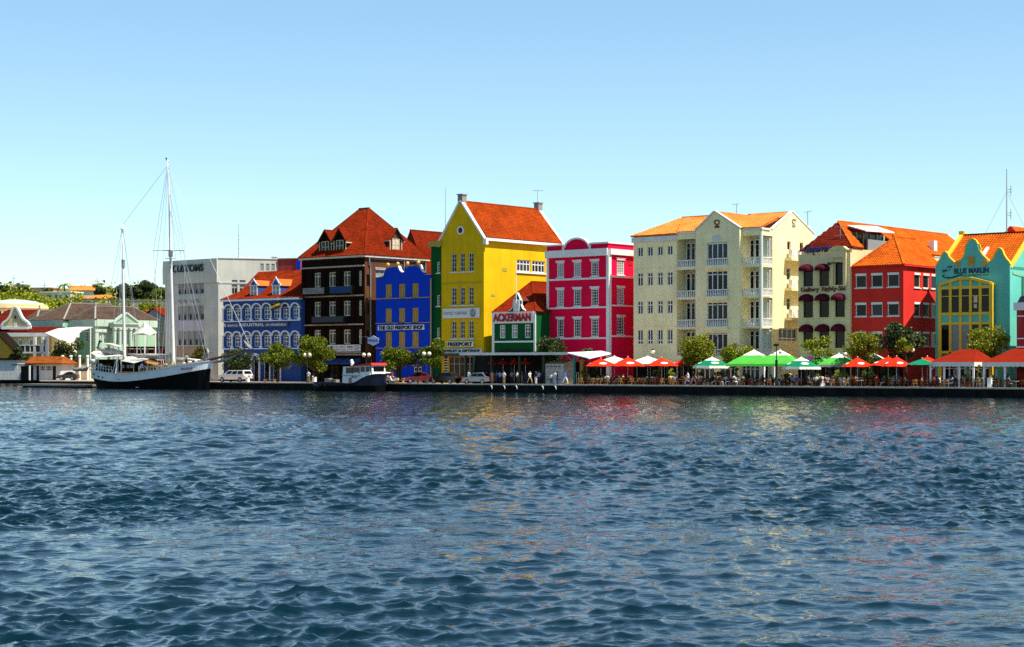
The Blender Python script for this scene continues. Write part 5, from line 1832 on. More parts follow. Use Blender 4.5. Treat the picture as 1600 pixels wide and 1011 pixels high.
for j, (yt, yb) in enumerate(((411.6, 422.6), (458.4, 469.8), (506, 518))):
    for i, (a, c_) in enumerate(((1250.6, 1271.2), (1275.8, 1296.6), (1300.8, 1321.4))):
        if not (j == 0 and i == 2):
            awning(b, a, c_, yt, yb, 1288)
tb_ = b.z(456.4, 1288)
text('lettering', 'Gallery', b.u(1280) - b.u(1251.6), b.z(448.4, 1288) - b.z(457.6, 1288), 'letter_brown', b.root, ((b.u(1280) + b.u(1251.6)) / 2, -.005, b.z(457.8, 1266)), ext=.1, bold=.02)
text('lettering', 'Eighty-Six', b.u(1322) - b.u(1284.6), b.z(447.6, 1288) - b.z(456.6, 1288), 'letter_brown', b.root, ((b.u(1322) + b.u(1284.6)) / 2, -.005, b.z(456.2, 1303)), ext=.1, bold=.02)
o = text('rooftop_lettering', 'Chaparral', b.u(1297) - b.u(1257.5), b.z(381.5, 1277) - b.z(398, 1277), 'letter_navy', b.root, ((b.u(1297) + b.u(1257.5)) / 2, -.06, zt - .15), ext=.14, bold=.025, shear=.45)
sw = MB()
pz = b.z(386, 1260)
sw.tube([(b.u(1254.5), -.12, pz + .2), (b.u(1256), -.12, pz - .3), (b.u(1259), -.12, pz - .4), (b.u(1263), -.12, pz + .1), (b.u(1268), -.12, pz + .55), (b.u(1272), -.12, pz + .6)], .06, 5)
b.part('swash', sw, 'letter_navy')
for px in (1262, 1290):
    b.part('bracket', MB().bar((b.u(px), .1, zt), (b.u(px), 0, zt + .8), .06), 'dark_metal')
# hipped roof with the long right-hand slope and its cut-out terrace dormer
vA = 5.2
zA = b.z(346.2, 1310, vA)
uA_ = b.u(1310, vA)
vE = 34.0
ez = b.zs(385.5, 1330)
e0 = (uL - .1, .35, ez - .2)
e1 = (.15, .35, ez)
ap = (uA_, vA, zA)
apb = (uA_, vE, zA)
b.part('upper_wall', MB().box(uL + .2, -.01, .4, vE, zt + .003, ez - .2), 'gallery_wall')
rf = roof(b.root, [[e0, e1, ap]], 'roof_under_red', 'tile_deep_red', course=.42, pitch=.34)  # darker tile: the front slope's shade put into the colour
# right slope: split so that the terrace opening stays free
def onr(v, t):      # point on the right slope, t 0 eave .. 1 ridge
    return (.15 + (uA_ - .15) * t, v, ez + (zA - ez) * t)
# where the hip line runs
def hipv(t):
    return .35 + (vA - .35) * t
d0, d1, t0, t1 = 3.6, 13.5, .0, .78
R_ = [[onr(.35, 0), onr(d0 - .6, 0), onr(hipv(1) - .1, 1) if False else onr(d0 + 1.5, .78), onr(hipv(.78), .78)],
      [onr(hipv(.78), .78), onr(vE, .78), onr(vE, 1), ap],
      [onr(d1, 0), onr(vE, 0), onr(vE, .78), onr(d1, .78)]]
r2 = roof(b.root, R_, 'roof_under_orange', 'tile_orange', course=.42, pitch=.34)
r3 = roof(b.root, [[e0, ap, apb, (uL - .1, vE, ez - .2)]], 'roof_under_orange', 'tile_orange', tiles=False)
ridge_caps(r2, [(ap, apb), (e1, ap)], 'tile_orange', .3)
# terrace: pale back wall, glazing, floor and the white sun roof
tm = MB()
tw = onr(0, .62)
tm.box(tw[0] - .3, tw[0], d0, d1, ez - .2, onr(0, .60)[2])
o = b.part('roof_terrace', tm, 'cream_wall')
part('glazing', MB().box(tw[0] + .02, tw[0] + .08, d0 + .8, d1 - .6, ez, tw[2] - .1), 'glass', o)
for k in range(6):
    vv = d0 + .8 + k * (d1 - d0 - 1.4) / 5
    part('glazing_bar', MB().box(tw[0] + .09, tw[0] + .2, vv - .06, vv + .06, ez - .1, tw[2]), 'grey_wall', o)
part('screen_panel', MB().box(-.4, -.3, d0 + 1.2, d1 - 1.5, ez - .2, ez + 1.15), 'glass_grey', o)
sr = MB()
ui = .15 + (uA_ - .15) * .84
q0, q1, q2, q3 = [Vector(p) for p in (b.ps(1323.5, 353.4, ui), b.ps(1369, 354.8, ui), b.ps(1397.5, 364.4, -.3), b.ps(1353, 361.4, -.3))]
lf = Vector((0, 0, .12))
r_a = q3 + Vector((0, 0, .7))
sr.add([q0, q1, q2, q3, q0 + lf, q1 + lf, q2 + lf, q3 + lf], [(0, 3, 2, 1), (4, 5, 6, 7), (0, 1, 5, 4), (1, 2, 6, 5), (2, 3, 7, 6), (3, 0, 4, 7)])
part('sun_roof', sr, 'white', o)
for v_ in (q3[1] + .2, q2[1] - .3):
    part('sun_roof_post', MB().box(-.42, -.32, v_, v_ + .1, ez, min(q2[2], q3[2]) + .02), 'dark_metal', o)
ar = MB()
pr = b.pf(1313, 372, 2.0)
ar.tube([(pr[0], 2.0, b.z(384, 1313, 2)), (pr[0], 2.0, b.z(353, 1313, 2))], .05, 5)
for y_ in (354, 367.5):
    ar.bar((b.u(1304, 2), 2.0, b.z(y_, 1313, 2)), (b.u(1321, 2), 2.0, b.z(y_, 1313, 2)), .06)
b.part('antenna', ar, 'grey_metal')
b.box('roof_vent', 'white', -1.2, -.5, b.v(1456, -.8), b.v(1461, -.8), onr(0, .15)[2] + .1, onr(0, .3)[2] + .9)

# ------------------------------------------------------------------ red house
b = Bld('red_hipped_house', 'brick red house with square shuttered windows and an orange hipped roof', 'building', 1411.5, 12.5, 40)
uL, vB = b.u(1329.2), b.v(1466)
ze = b.z(413.5, 1410)
for yt, yb in ((426.6, 449), (472.2, 494), (517.8, 540)):
    b.wrow([(1336.8, 1353.8), (1361.4, 1379), (1386.8, 1404.8)], yt, yb, 1370, nx=1, nz=1, bw=.1, frame='white', sill='white_trim', dep=.08, box=.17)
    b.srow([(1428.4, 1438), (1442.2, 1451.8), (1455, 1464)], yt + .2, yb + 1, 1440, nx=1, nz=1, bw=.1, frame='white', sill='white_trim', dep=.08, box=.15)
zg = b.z(566, 1370)
b.fh += [(b.u(1333), b.u(1366), 0, zg), (b.u(1372), b.u(1406), 0, zg)]
b.shell('red_wall', uL, vB, ze)
piers(b, ((1329.4, 1333), (1366, 1372), (1406, 1411.3)), zg)
for a, c_ in ((1333, 1366), (1372, 1406)):
    shopfront(b, b.u(a) + .05, b.u(c_) - .05, zg - .05, 3, v=.24)
vA = 4.6
zA = b.z(371, 1399, vA)
uA_ = b.u(1399, vA)
vR = b.v(1431, uA_)
k0, k1, k2, k3 = (uL + .35, -.2, ze + .02), (.2, -.2, ze + .02), (.2, vB + .2, ze + .02), (uL + .35, vB + .2, ze + .02)
a0, a1 = (uA_, vA, zA), (uA_, vR, zA)
rf = roof(b.root, [[k0, k1, a0], [k1, k2, a1, a0], [k2, k3, a1], [k3, k0, a0, a1]], 'roof_under_orange', 'tile_orange', pitch=.32, course=.36)
ridge_caps(rf, [(k0, a0), (k1, a0), (a0, a1), (a1, k2)], 'tile_orange', .3)
b.part('gutter', MB().box(uL, .3, -.3, -.1, ze - .14, ze + .004).box(.004, .3, -.1, vB, ze - .14, ze + .004), 'red_wall')

# ------------------------------------------------------------------ turquoise house with three scrolled gables
b = Bld('turquoise_gabled_house', 'turquoise house with three scrolled yellow edged gables and a glazed yellow framed bay', 'building', 1578, 12.5, 40)
uL = b.u(1461.6)
vB = 13.0
zt = b.z(418, 1520)
T = lambda px, py: (b.u(px), b.z(py, px))
G1 = [T(1461.6, 417), T(1465.5, 410.8), T(1469.6, 404.4), T(1472, 397.6), T(1476, 393.4), T(1479.8, 397), T(1482, 402.2), T(1486, 406.4), T(1491.8, 411.4)]
G2 = [T(1493.4, 411.4), T(1498.4, 408.4), T(1504.6, 402.6), T(1508, 394), T(1511, 381.4), T(1515, 375.8), T(1519.4, 373.8), T(1524, 376.4), T(1527.2, 382.4), T(1530, 392), T(1535, 400), T(1541.6, 405.6), T(1545.2, 409.6)]
G3 = [T(1546.6, 409.6), T(1551, 405), T(1555.6, 396.6), T(1558.6, 390.2), T(1561.8, 388.4), T(1565.4, 391.6), T(1568, 399), T(1572, 405.4), T(1576, 409.6), T(1578, 413.8)]
LINE = G1 + G2 + G3
def gtop(mb):
    for i in range(len(LINE) - 1):
        a, c_ = LINE[i], LINE[i + 1]
        mb.prism([(a[0], zt + .002), (c_[0], zt + .002), c_, a], 0, .32)
    zs1 = b.zs(414.5, 1579)
zr = b.z(368.5, 1493, 6.5)
vr = 6.5
ze2 = LINE[-1][1] - .5
def gside(mb):
    gtop(mb)
    for x0_ in (uL, -.3):
        mb.prism([(.33, zt + .003), (vB, zt + .003), (vB, ze2), (vr, zr - .05), (.33, ze2)], x0_, x0_ + .3, 'x')
# glazed bay sits in front of dark openings
bx0, bx1 = b.u(1469.5), b.u(1551)
b.fh += [(b.u(1473), b.u(1550), b.z(489, 1510), b.z(452, 1510)), (b.u(1473), b.u(1550), b.z(548, 1510), b.z(506.5, 1510)), (b.u(1470), b.u(1508), 0, 2.9), (b.u(1514), b.u(1552), 0, 2.9)]
b.shell('turquoise_wall', uL, vB, zt, extra=gside)
for a, c_ in ((1470, 1508), (1514, 1552)):
    shopfront(b, b.u(a) + .05, b.u(c_) - .05, 2.85, 3, frame='white_trim', v=.24)
cp = MB()
for L_ in (G1, G2, G3):
    for i in range(len(L_) - 1):
        cp.bar((L_[i][0], .19, L_[i][1] + .05), (L_[i + 1][0], .19, L_[i + 1][1] + .05), .40, .14)
b.part('gable_coping', cp, 'yellow_trim')
for px, py in ((1496.6, 412), (1539.2, 410.6)):
    sc = MB()
    p = b.pf(px, py)
    sc.tube([(p[0], -.12, p[2]), (p[0], -.004, p[2])], .36, 14)
    sc.tube([(p[0], -.16, p[2]), (p[0], -.12, p[2])], .2, 12)
    b.part('scroll', sc, 'tan_shutter')
vt = MB()
vt.box(b.u(1512.8), b.u(1522.6), -.1, -.004, b.z(415.4, 1518), b.z(399.6, 1518))
for j in range(7):
    zz = b.z(415, 1518) + .1 + j * .13
    vt.box(b.u(1512.8) + .08, b.u(1522.6) - .08, -.15, -.101, zz, zz + .08)
b.part('vent', vt, 'tan_shutter')
text('lettering', 'BLUE MARLIN', b.u(1545) - b.u(1491.4), b.z(418.6, 1518) - b.z(427.2, 1518), 'letter_navy', b.root, ((b.u(1545) + b.u(1491.4)) / 2, -.004, b.z(427.2, 1518)), ext=.08, bold=.02)
text('lettering', 'CHARTERING N.V.', b.u(1544.6) - b.u(1505.4), b.z(428.6, 1526) - b.z(430.8, 1526), 'letter_navy', b.root, ((b.u(1544.6) + b.u(1505.4)) / 2, -.004, b.z(430.8, 1526)), ext=.05, bold=.01, space=1.4)
# leaping fish logo
fm = MB()
def fp(pts_, m_, d0=-.07):
    return b.part(m_[0], MB().prism([T(*q) for q in pts_], d0, -.004), m_[1])
fp([(1471.6, 420.8), (1474.2, 422.6), (1480.6, 420.4), (1484, 416.2), (1487.8, 415.2), (1486.2, 418.6), (1482.4, 422.6), (1476.6, 424.8), (1473.6, 426.4), (1473.4, 424.2)], ('fish_mark', 'letter_navy'))
fp([(1480, 421.6), (1484.2, 418.2), (1485, 418.6), (1481.4, 422)], ('fish_belly', 'letter_white'), -.1)
fp([(1481.2, 419.2), (1481, 415.8), (1483.6, 416.6)], ('fish_fin', 'letter_navy'))
fp([(1473, 429), (1477, 430), (1481.4, 431.4), (1481.8, 433), (1475.8, 432.6)], ('fish_mark', 'letter_navy'))
fp([(1476.2, 430.6), (1480.6, 431.6), (1480.6, 432.4), (1477, 432)], ('fish_belly', 'letter_white'), -.1)
wv = MB()
wv.tube([(*[T(px, py)[0]], -.05, T(px, py)[1]) for px, py in ((1473, 431), (1477, 433.6), (1483, 434.4), (1490, 433), (1498, 430.4), (1504, 429))], .07, 5)
b.part('wave_mark', wv, 'letter_navy')
# projecting bay: yellow frame, turquoise panels, glass
vb = -.75
BX = [1468.2, 1484.6, 1500.4, 1516.2, 1531.4, 1548]
rowsz = [b.z(y, 1508, vb) for y in (451, 490, 494.5, 505.5, 549.5)]
fm = MB()
us = [b.u(px, vb) for px in BX]
def ytop(px):
    return np.interp(px, [1468.2, 1508, 1549], [445.4, 433.6, 443.4])
ztop = [b.z(ytop(px), px, vb) for px in BX]
for i, x in enumerate(us):
    w_ = .2 if i in (0, 5) else .16
    fm.box(x - w_, x + w_, vb, vb + .28, .0 if i in (0, 5) else rowsz[4], ztop[i])
for i in range(5):
    x0_, x1_ = us[i] + .161, us[i + 1] - .161
    if i == 0:
        x0_ += .04
    if i == 4:
        x1_ -= .04
    for z_, h_ in ((rowsz[0] - .02, .3), (rowsz[1] - .15, .3), (rowsz[3] - .12, .26), (rowsz[4] - .2, .3)):
        fm.box(x0_, x1_, vb + .01, vb + .26, z_, z_ + h_)
    fm.box(x0_, x1_, vb + .05, vb + .15, rowsz[0] - .85, rowsz[0] - .77)
for i in range(5):
    fm.bar((us[i], vb + .12, ztop[i] + .06), (us[i + 1], vb + .12, ztop[i + 1] + .06), .5, .3)
fm.bar((us[5], vb + .12, ztop[5]), (us[5] + .15, -.02, ztop[5] - .05), .3, .3)
for z_ in (rowsz[0] + .12, rowsz[1], rowsz[3], rowsz[4]):
    fm.bar((us[5] - .02, vb + .28, z_), (us[5] - .02, -.01, z_), .2, .26)
bay = b.part('bay_frame', fm, 'yellow_trim')
for i in range(5):
    pm = MB()
    x0_, x1_ = us[i] + .13, us[i + 1] - .13
    pm.add([(x0_, vb + .1, rowsz[0] + .1), (x1_, vb + .1, rowsz[0] + .1), (x1_, vb + .1, ztop[i + 1]), (x0_, vb + .1, ztop[i]), (x0_, vb + .14, rowsz[0] + .1), (x1_, vb + .14, rowsz[0] + .1), (x1_, vb + .14, ztop[i + 1]), (x0_, vb + .14, ztop[i])],
           [(0, 1, 2, 3), (7, 6, 5, 4), (3, 2, 6, 7), (0, 4, 5, 1)])
    part('bay_panel', pm, 'turquoise_wall', bay)
    part('bay_panel', MB().box(x0_, x1_, vb + .1, vb + .14, rowsz[3], rowsz[1]), 'turquoise_wall', bay)
    part('pane', MB().box(x0_, x1_, vb + .1, vb + .12, rowsz[1] + .1, rowsz[0]), 'glass', bay)
    part('pane', MB().box(x0_, x1_, vb + .1, vb + .12, rowsz[4], rowsz[3]), 'glass_grey' if i in (1, 2) else 'glass', bay)
part('pane', MB().box(us[5] + .02, us[5] + .05, vb + .28, -.01, rowsz[1], rowsz[0]).box(us[5] + .02, us[5] + .05, vb + .28, -.01, rowsz[4], rowsz[3]), 'glass', bay)
part('bay_side', MB().box(us[0] - .05, us[0] - .01, vb + .28, -.01, 0, ztop[0]).box(us[0], us[5], vb + .15, -.01, ztop[0] - .1, ztop[0] - .02), 'turquoise_wall', bay)
part('pale_blind', MB().box(us[3] + .35, us[4] - .35, vb + .06, vb + .09, rowsz[0] - 1.6, rowsz[0] - .85).box(us[3] + .4, us[3] + .75, vb + .06, vb + .09, rowsz[0] - 2.2, rowsz[0] - 1.75), 'cream_trim', bay)  # cream blind pieces before the pane
# roof and its raised gable edges
rf = roof(b.root, [[(uL + .3, .35, ze2), (-.3, .35, ze2), (-.3, vr, zr), (uL + .3, vr, zr)], [(uL + .3, vB, ze2), (-.3, vB, ze2), (-.3, vr, zr), (uL + .3, vr, zr)]], 'roof_under_orange', 'tile_orange', pitch=.34, course=.40)
ridge_caps(rf, [((uL + .3, vr, zr), (-.3, vr, zr))], 'tile_deep_red', .34)
gc = MB()
for x in (uL + .15, -.15):
    gc.bar((x, .3, ze2 + .2), (x, vr, zr + .2), .46, .22).bar((x, vB, ze2 + .2), (x, vr, zr + .2), .46, .22)
    gc.box(x - .3, x + .3, vr - .3, vr + .3, zr + .1, zr + .5)
b.part('roof_coping', gc, 'yellow_trim')
b.part('skylight', MB().bar((b.u(1536, 2.6), 2.6, ze2 + (zr - ze2) * .40), (b.u(1536, 2.6), 3.9, ze2 + (zr - ze2) * .60), .35, .4), 'white')
b.part('wall_niche', MB().bar((.03, b.v(1582), b.zs(426, 1582)), (.03, b.v(1597), b.zs(430.5, 1597)), .06, .3).bar((.03, b.v(1596.5), b.zs(432, 1597)), (.03, b.v(1596.5), b.zs(470, 1597)), .5, .06), 'mint_wall')

# ------------------------------------------------------------------ dark red house at the right edge
b = Bld('dark_red_corner_house', 'dark red house with white string courses cut off at the right edge', 'building', 1650, 8.0, 40)
zt = b.z(485, 1595)
b.shell('darkred_wall', b.u(1588.5), 9, zt)
b.box('cornice', 'white', b.u(1586), .3, -.4, 9.2, zt + .003, zt + .85)
b.part('cap_roof', MB().prism([(b.u(1590), zt + .86), (.2, zt + .86), (-1.2, zt + 2.0), (b.u(1595), zt + 1.5)], -.1, 8), 'glass_blue')
b.band('white_course', 'white', 1588.5, 1648, 493, 495, 1595, .12)
b.band('white_course', 'white', 1588.5, 1648, 528, 530, 1595, .12)
b.band('white_course', 'white', 1588.5, 1648, 541, 543.4, 1595, .14)

# house behind with the radio mast
b = Bld('red_rear_house', 'red gabled house with an orange roof behind the turquoise house', 'building', 1612, 34, 40)
zr = b.z(353.5, 1579)
b.part('wall', MB().prism([(b.u(1565), 0), (b.u(1592), 0), (b.u(1592), b.z(368, 1590)), (b.u(1580), zr), (b.u(1577), zr), (b.u(1566), b.z(368, 1570))], 0, .4), 'red_wall')
b.part('body', MB().box(b.u(1565), b.u(1592), .41, 14, 0, b.z(369, 1580)), 'red_wall')
rf = roof(b.root, [[(b.u(1593), .4, b.z(370, 1590)), (b.u(1593), 16, b.z(370, 1590)), (b.u(1578.5), 16, zr), (b.u(1578.5), .4, zr)], [(b.u(1564), .4, b.z(370, 1590)), (b.u(1564), 16, b.z(370, 1590)), (b.u(1578.5), 16, zr), (b.u(1578.5), .4, zr)]], 'roof_under_orange', 'tile_orange')
x, y = P(1573, 30)
mt = thing('radio_mast', 'tall thin radio mast with dipoles behind the turquoise house', 'antenna', (x, y, 0))
zt = ZY(264, y)
mm = MB().tube([(0, 0, 0), (0, 0, zt)], [.16, .05], 5)
part('mast', mm, 'grey_metal', mt)
dm = MB()
for py in (296, 300, 333, 337):
    z_ = ZY(py, y)
    dm.bar((0, 0, z_), (.55, 0, z_), .07).bar((.5, 0, z_ - .5), (.5, 0, z_ + .5), .06)
part('dipole', dm, 'grey_metal', mt)
gw = MB()
for sx in (-2.5, 3):
    gw.tube([(0, 0, ZY(300, y)), (sx, 1, ZY(368, y))], .02, 3)
part('guy_wire', gw, 'wire', mt)
for px, s_, y0, y1, lab in ((696, 22, 294, 372, 'thin whip antenna rising behind the yellow gable'), (840, 28, 297, 335, 'thin television antenna on the far chimney of the yellow house')):
    x, y = P(px, s_)
    o = thing('roof_antenna', lab, 'antenna', (x, y, ZY(y1, y)))
    h_ = ZY(y0, y) - ZY(y1, y)
    part('mast', MB().tube([(0, 0, -2.0), (0, 0, h_)], [.06, .03], 5), 'grey_metal', o)
    if px > 800:
        e_ = MB().bar((-.7, 0, h_ - .1), (.8, 0, h_ - .1), .06)
        for k in range(5):
            e_.bar((-.6 + k * .3, -.35, h_ - .1), (-.6 + k * .3, .35, h_ - .1), .03)
        part('dipole', e_, 'grey_metal', o)
# ================================================================== the old quarter at the left, below the hill
b = Bld('mint_green_government_house', 'mint green house with dark hipped roofs and a columned portico left of the customs building', 'building', 149.5, 0, 40, Y=330)
u1_, u0_ = b.u(110), b.u(57)
vB = 14.0
ze = b.z(500.5, 149)
b.wrow([(131.5, 137.5)], 514, 534, 134, nx=2, nz=4, frame='white', bw=.14)
b.wrow([(118, 123)], 514, 534, 120, nx=2, nz=4, frame='white', bw=.14)
wl = [(154, 158.6), (161.6, 166.4)]
b.srow(wl, 517, 536, 160, nx=2, nz=5, frame='white', bw=.16, lint='white')
b.shell('mint_wall', u1_, vB, ze, m2='mint_pale')  # mint front and paler side: shade and sunlight put into their colours
b.part('west_block_wall', MB().box(u0_, u1_ - .01, -1.2, vB + 2, 0, ze - .01), 'mint_wall')
cm = MB()
cm.box(u1_, .3, -.4, -.003, ze - 1.1, ze + .2).box(.003, .4, -.003, vB, ze - 1.1, ze + .2).box(u0_ - .3, u1_ - .01, -1.7, -1.203, ze - 1.1, ze + .2)
cm.box(u1_, .2, -.2, -.003, ze - 2.2, ze - 1.9).box(.003, .2, -.003, vB, ze - 2.2, ze - 1.9).box(-.6, .12, -.14, -.004, 0, ze - 1.1).box(.004, .14, .004, .6, 0, ze - 1.1)
b.part('cornice', cm, 'mint_trim')
def hip(u0, u1, v0, v1, e, zr, ra, rb, nm):
    c = [(u0, v0, e), (u1, v0, e), (u1, v1, e), (u0, v1, e)]
    um = (u0 + u1) / 2
    A, B = (um, ra, zr), (um, rb, zr)
    r_ = roof(b.root, [[c[0], c[1], A], [c[1], c[2], B, A], [c[2], c[3], B], [c[3], c[0], A, B]], 'tile_brown', 'tile_brown', name=nm, pitch=.4, course=.5)
    ridge_caps(r_, [(c[0], A), (c[1], A), (c[2], B), (A, B)], 'stone_grey', .3)
    for q in (A, B):
        part('finial', MB().lathe([(.2, 0), (.25, .3), (.12, .7), (.2, .9)], 6, q), 'stone_grey', r_)
zr = b.z(478.5, 147, 3)
hip(u1_ - .3, .4, -.4, vB + .5, ze + .2, zr, 2.8, vB - 2.5, 'hipped_roof')
hip(u0_ - .3, u1_ + .3, -1.7, vB + 4, ze + .2, b.z(474.5, 100, 4), 4.0, vB - 1, 'west_hipped_roof')
hip(u0_ - 9, u0_ - .4, 0, vB, ze - .3, b.z(485, 50, 4), 4, 9, 'far_hipped_roof')
# portico
va, vz = b.v(178, 1.6), b.v(216.5, 1.6)
zp0, zp1 = b.zs(505.5, 197, 1.6), b.zs(490.5, 197, 1.6)
zc = b.zs(513, 197, 1.6)
pm = MB()
pm.prism([(va, zp0), (vz, zp0), ((va + vz) / 2, zp1)], .01, 1.6, 'x').box(.41, 1.6, va, vz, zc, zp0 - .002)
pm.bar((1.6, va - .3, zp0 + .1), (1.6, (va + vz) / 2, zp1 + .2), .5, .3).bar((1.6, vz + .3, zp0 + .1), (1.6, (va + vz) / 2, zp1 + .2), .5, .3).box(.42, 1.9, va - .3, vz + .3, zp0 - .15, zp0 + .15)
b.part('pediment', pm, 'mint_trim')
b.part('tympanum', MB().prism([(va + 1.2, zp0 + .3), (vz - 1.2, zp0 + .3), ((va + vz) / 2, zp1 - .5)], 1.605, 1.66, 'x'), 'mint_pale')
for i in range(5):
    v_ = va + .4 + i * (vz - va - .8) / 4
    b.part('column', MB().lathe([(.42, 0), (.36, .3), (.33, zc - .5), (.45, zc - .3), (.45, zc)], 10, (1.25, v_, 0)), 'mint_trim', smooth=False)
# theatre dome
x, y = (24 - CX) / FPX * 392, 392
th_ = thing('round_domed_theatre', 'round building with a pale green dome and tan striped rim at the far left', 'building', (x, y, 0))
S = y / FPX
z = lambda py: ZY(py, y)
part('dome', MB().lathe([(47 * S * 1.0, z(477)), (42 * S, z(474.5)), (30 * S, z(471)), (14 * S, z(468.6)), (.2, z(468))], 32), 'dome_pale', th_, smooth=True)
part('rim', MB().lathe([(50.5 * S, z(487.5)), (50.5 * S, z(483)), (49.5 * S, z(479)), (47.2 * S, z(476.6))], 32), 'dome_stripe', th_)
part('rim_band', MB().lathe([(50.9 * S, z(482.6)), (50.2 * S, z(479.4))], 32), 'cream_trim', th_)
part('drum', MB().lathe([(44 * S, 0), (44 * S, z(487.8))], 32), 'dark_inside', th_)
for i in range(26):
    cm = MB()
    a = 2 * math.pi * i / 26
    cx_, cy_ = 48 * S * math.cos(a), 48 * S * math.sin(a)
    cm.box(cx_ - .3, cx_ + .3, cy_ - .3, cy_ + .3, 0, z(487.6))
    part('pillar', cm, 'white_wall', th_)
# beige house with the curly gable
b = Bld('curly_gabled_house', 'beige house with a white edged curly gable and a balcony at the far left', 'building', 81, 0, 12, Y=318)
uL = b.u(-30)
ze = b.z(526, 40)
for c_ in ((28, 35), (45, 52)):
    b.wrow([c_], 530, 545, 40, nx=2, nz=3, frame='white', bw=.2)
b.wrow([(63.5, 72)], 530, 550, 68, nx=2, nz=1, frame='white', bw=.16)
b.shell('beige_wall', uL, 10, ze)
b.box('cornice', 'white_trim', uL, .4, -.6, 10.2, ze + .004, b.z(520, 40))
g = [(2.2, 513.4), (2, 508), (5, 503.6), (11, 499.6), (15, 494), (18, 486), (20, 481.6), (23, 479.4), (26, 481.6), (28.4, 486), (32, 494), (36, 499.6), (42, 503.6), (44.6, 508), (44.4, 513.4)]
gm = MB()
gq = [(b.u(px), b.z(py, 23)) for px, py in g]
zb_ = gq[0][1]
for i in range(len(gq) - 1):
    gm.prism([(gq[i][0], zb_), (gq[i + 1][0], zb_), gq[i + 1], gq[i]], .2, .6)
o = b.part('curly_gable', gm, 'beige_wall')
gt = MB()
for i in range(len(gq) - 1):
    gt.bar((gq[i][0], .35, gq[i][1]), (gq[i + 1][0], .35, gq[i + 1][1]), .7, .35)
gt.bar((gq[0][0], .12, zb_ + .1), (gq[-1][0], .12, zb_ + .1), .2, .45)
part('white_coping', gt, 'white', o)
part('gable_window', MB().box(b.u(21), b.u(25.4), .1, .19, b.z(511.5, 23), b.z(504.5, 23)), 'white', o)
part('gable_hole', MB().box(b.u(22), b.u(24.6), .1, .19, b.z(498, 23), b.z(493.5, 23)), 'dark_inside', o)
z1_ = b.z(520, 40) + .01
roof(b.root, [[(uL, -.5, z1_), (.4, -.5, z1_), (-1.8, 5, b.z(511, 60, 5)), (uL + 2, 5, b.z(511, 60, 5))], [(.4, -.5, z1_), (.4, 10, z1_), (-1.8, 5, b.z(511, 60, 5))]], 'roof_under_red', 'tile_deep_red', pitch=.4, course=.5)
roof(b.root, [[(uL - 1, .6, zb_), (uL - 1, 12, b.z(484, 0, 12)), (gq[0][0] + 1, 12, b.z(484, 0, 12)), (gq[0][0] + 1, .6, zb_)]], 'roof_under_red', 'tile_deep_red', name='main_roof', pitch=.4, course=.5)
zb_ = b.z(550, 55)
o = b.box('balcony', 'white_trim', b.u(37), b.u(78), -1.6, -.005, zb_ - .25, zb_)
r_ = MB()
for i in range(6):
    x = b.u(37.6) + (b.u(77.4) - b.u(37.6)) * i / 5
    r_.box(x - .08, x + .08, -1.6, -1.45, zb_, zb_ + 1.15)
r_.box(b.u(37), b.u(78), -1.62, -1.42, zb_ + 1.15, zb_ + 1.27)
part('railing', r_, 'white_trim', o)
part('rail_panel', MB().box(b.u(38), b.u(77), -1.55, -1.5, zb_ + .05, zb_ + 1.1), 'dark_metal', o)
for px in (60.5, 72.5, 79.5):
    b.box('porch_post', 'white_trim', b.u(px) - .22, b.u(px) + .22, -1.6, -1.25, 0, b.z(526.5, 60))
# ochre shed, white sheds and the small house with a rust roof on the water
b = Bld('ochre_gabled_shed', 'ochre gabled shed with a dark roof edge cut off by the left edge', 'building', 19, 0, 15, Y=306)
uL = b.u(-28)
ze, zp = b.z(545, 19), b.z(520, -5)
b.part('wall', MB().prism([(uL, 0), (0, 0), (0, ze), (uL / 2, zp), (uL, ze)], 0, 3), 'ochre_wall')
roof(b.root, [[(.6, -.4, ze - .35), (.6, 3, ze - .35), (uL / 2, 3, zp + .15), (uL / 2, -.4, zp + .15)], [(uL - .6, -.4, ze - .35), (uL - .6, 3, ze - .35), (uL / 2, 3, zp + .15), (uL / 2, -.4, zp + .15)]], 'dark_wood', 'tile_brown', tiles=False)
b = Bld('white_flat_shed', 'low white shed with a flat dark roof behind a wire fence at the far left', 'building', 27.5, 0, 8, Y=300)
b.box('wall', 'white_wall', b.u(-40), 0, 0, 7, 0, b.z(562.5, 20))
b.box('flat_roof', 'dark_wood', b.u(-40), .3, -.3, 7.2, b.z(562.5, 20) + .003, b.z(559.5, 20))
fe = Bld('wire_fence', 'thin grey wire fence in front of the low white shed', 'fence', 27, 0, 8, Y=296)
pm = MB()
for px in (6, 16, 27):
    pm.tube([(fe.u(px), 0, 0), (fe.u(px), 0, 1.9)], .05, 5)
pm.bar((fe.u(-10), 0, 1.85), (fe.u(27), 0, 1.85), .05).bar((fe.u(-10), 0, 1.0), (fe.u(27), 0, 1.0), .04)
fe.part('fence_post', pm, 'grey_metal')
b = Bld('rust_roofed_house', 'small white waterside house with dark openings and a rust orange roof', 'building', 94.5, 0, 6, Y=293)
uL = b.u(28)
zt = b.z(568.5, 60)
for a, c_ in ((32, 52), (56.5, 61), (82, 87.5)):
    b.fh.append((b.u(a), b.u(c_), 0, zt - .35))
b.wrow([(61.6, 70.5), (71, 81)], 571, 579.5, 70, nx=3, nz=2, frame='white', bw=.12)
b.shell('white_wall', uL, 7, zt)
for a, c_ in ((32, 52), (56.5, 61), (82, 87.5)):
    b.box('door_recess', 'dark_inside', b.u(a) + .02, b.u(c_) - .02, .2, .26, .01, zt - .37)
zr = b.z(557.5, 60, 4)
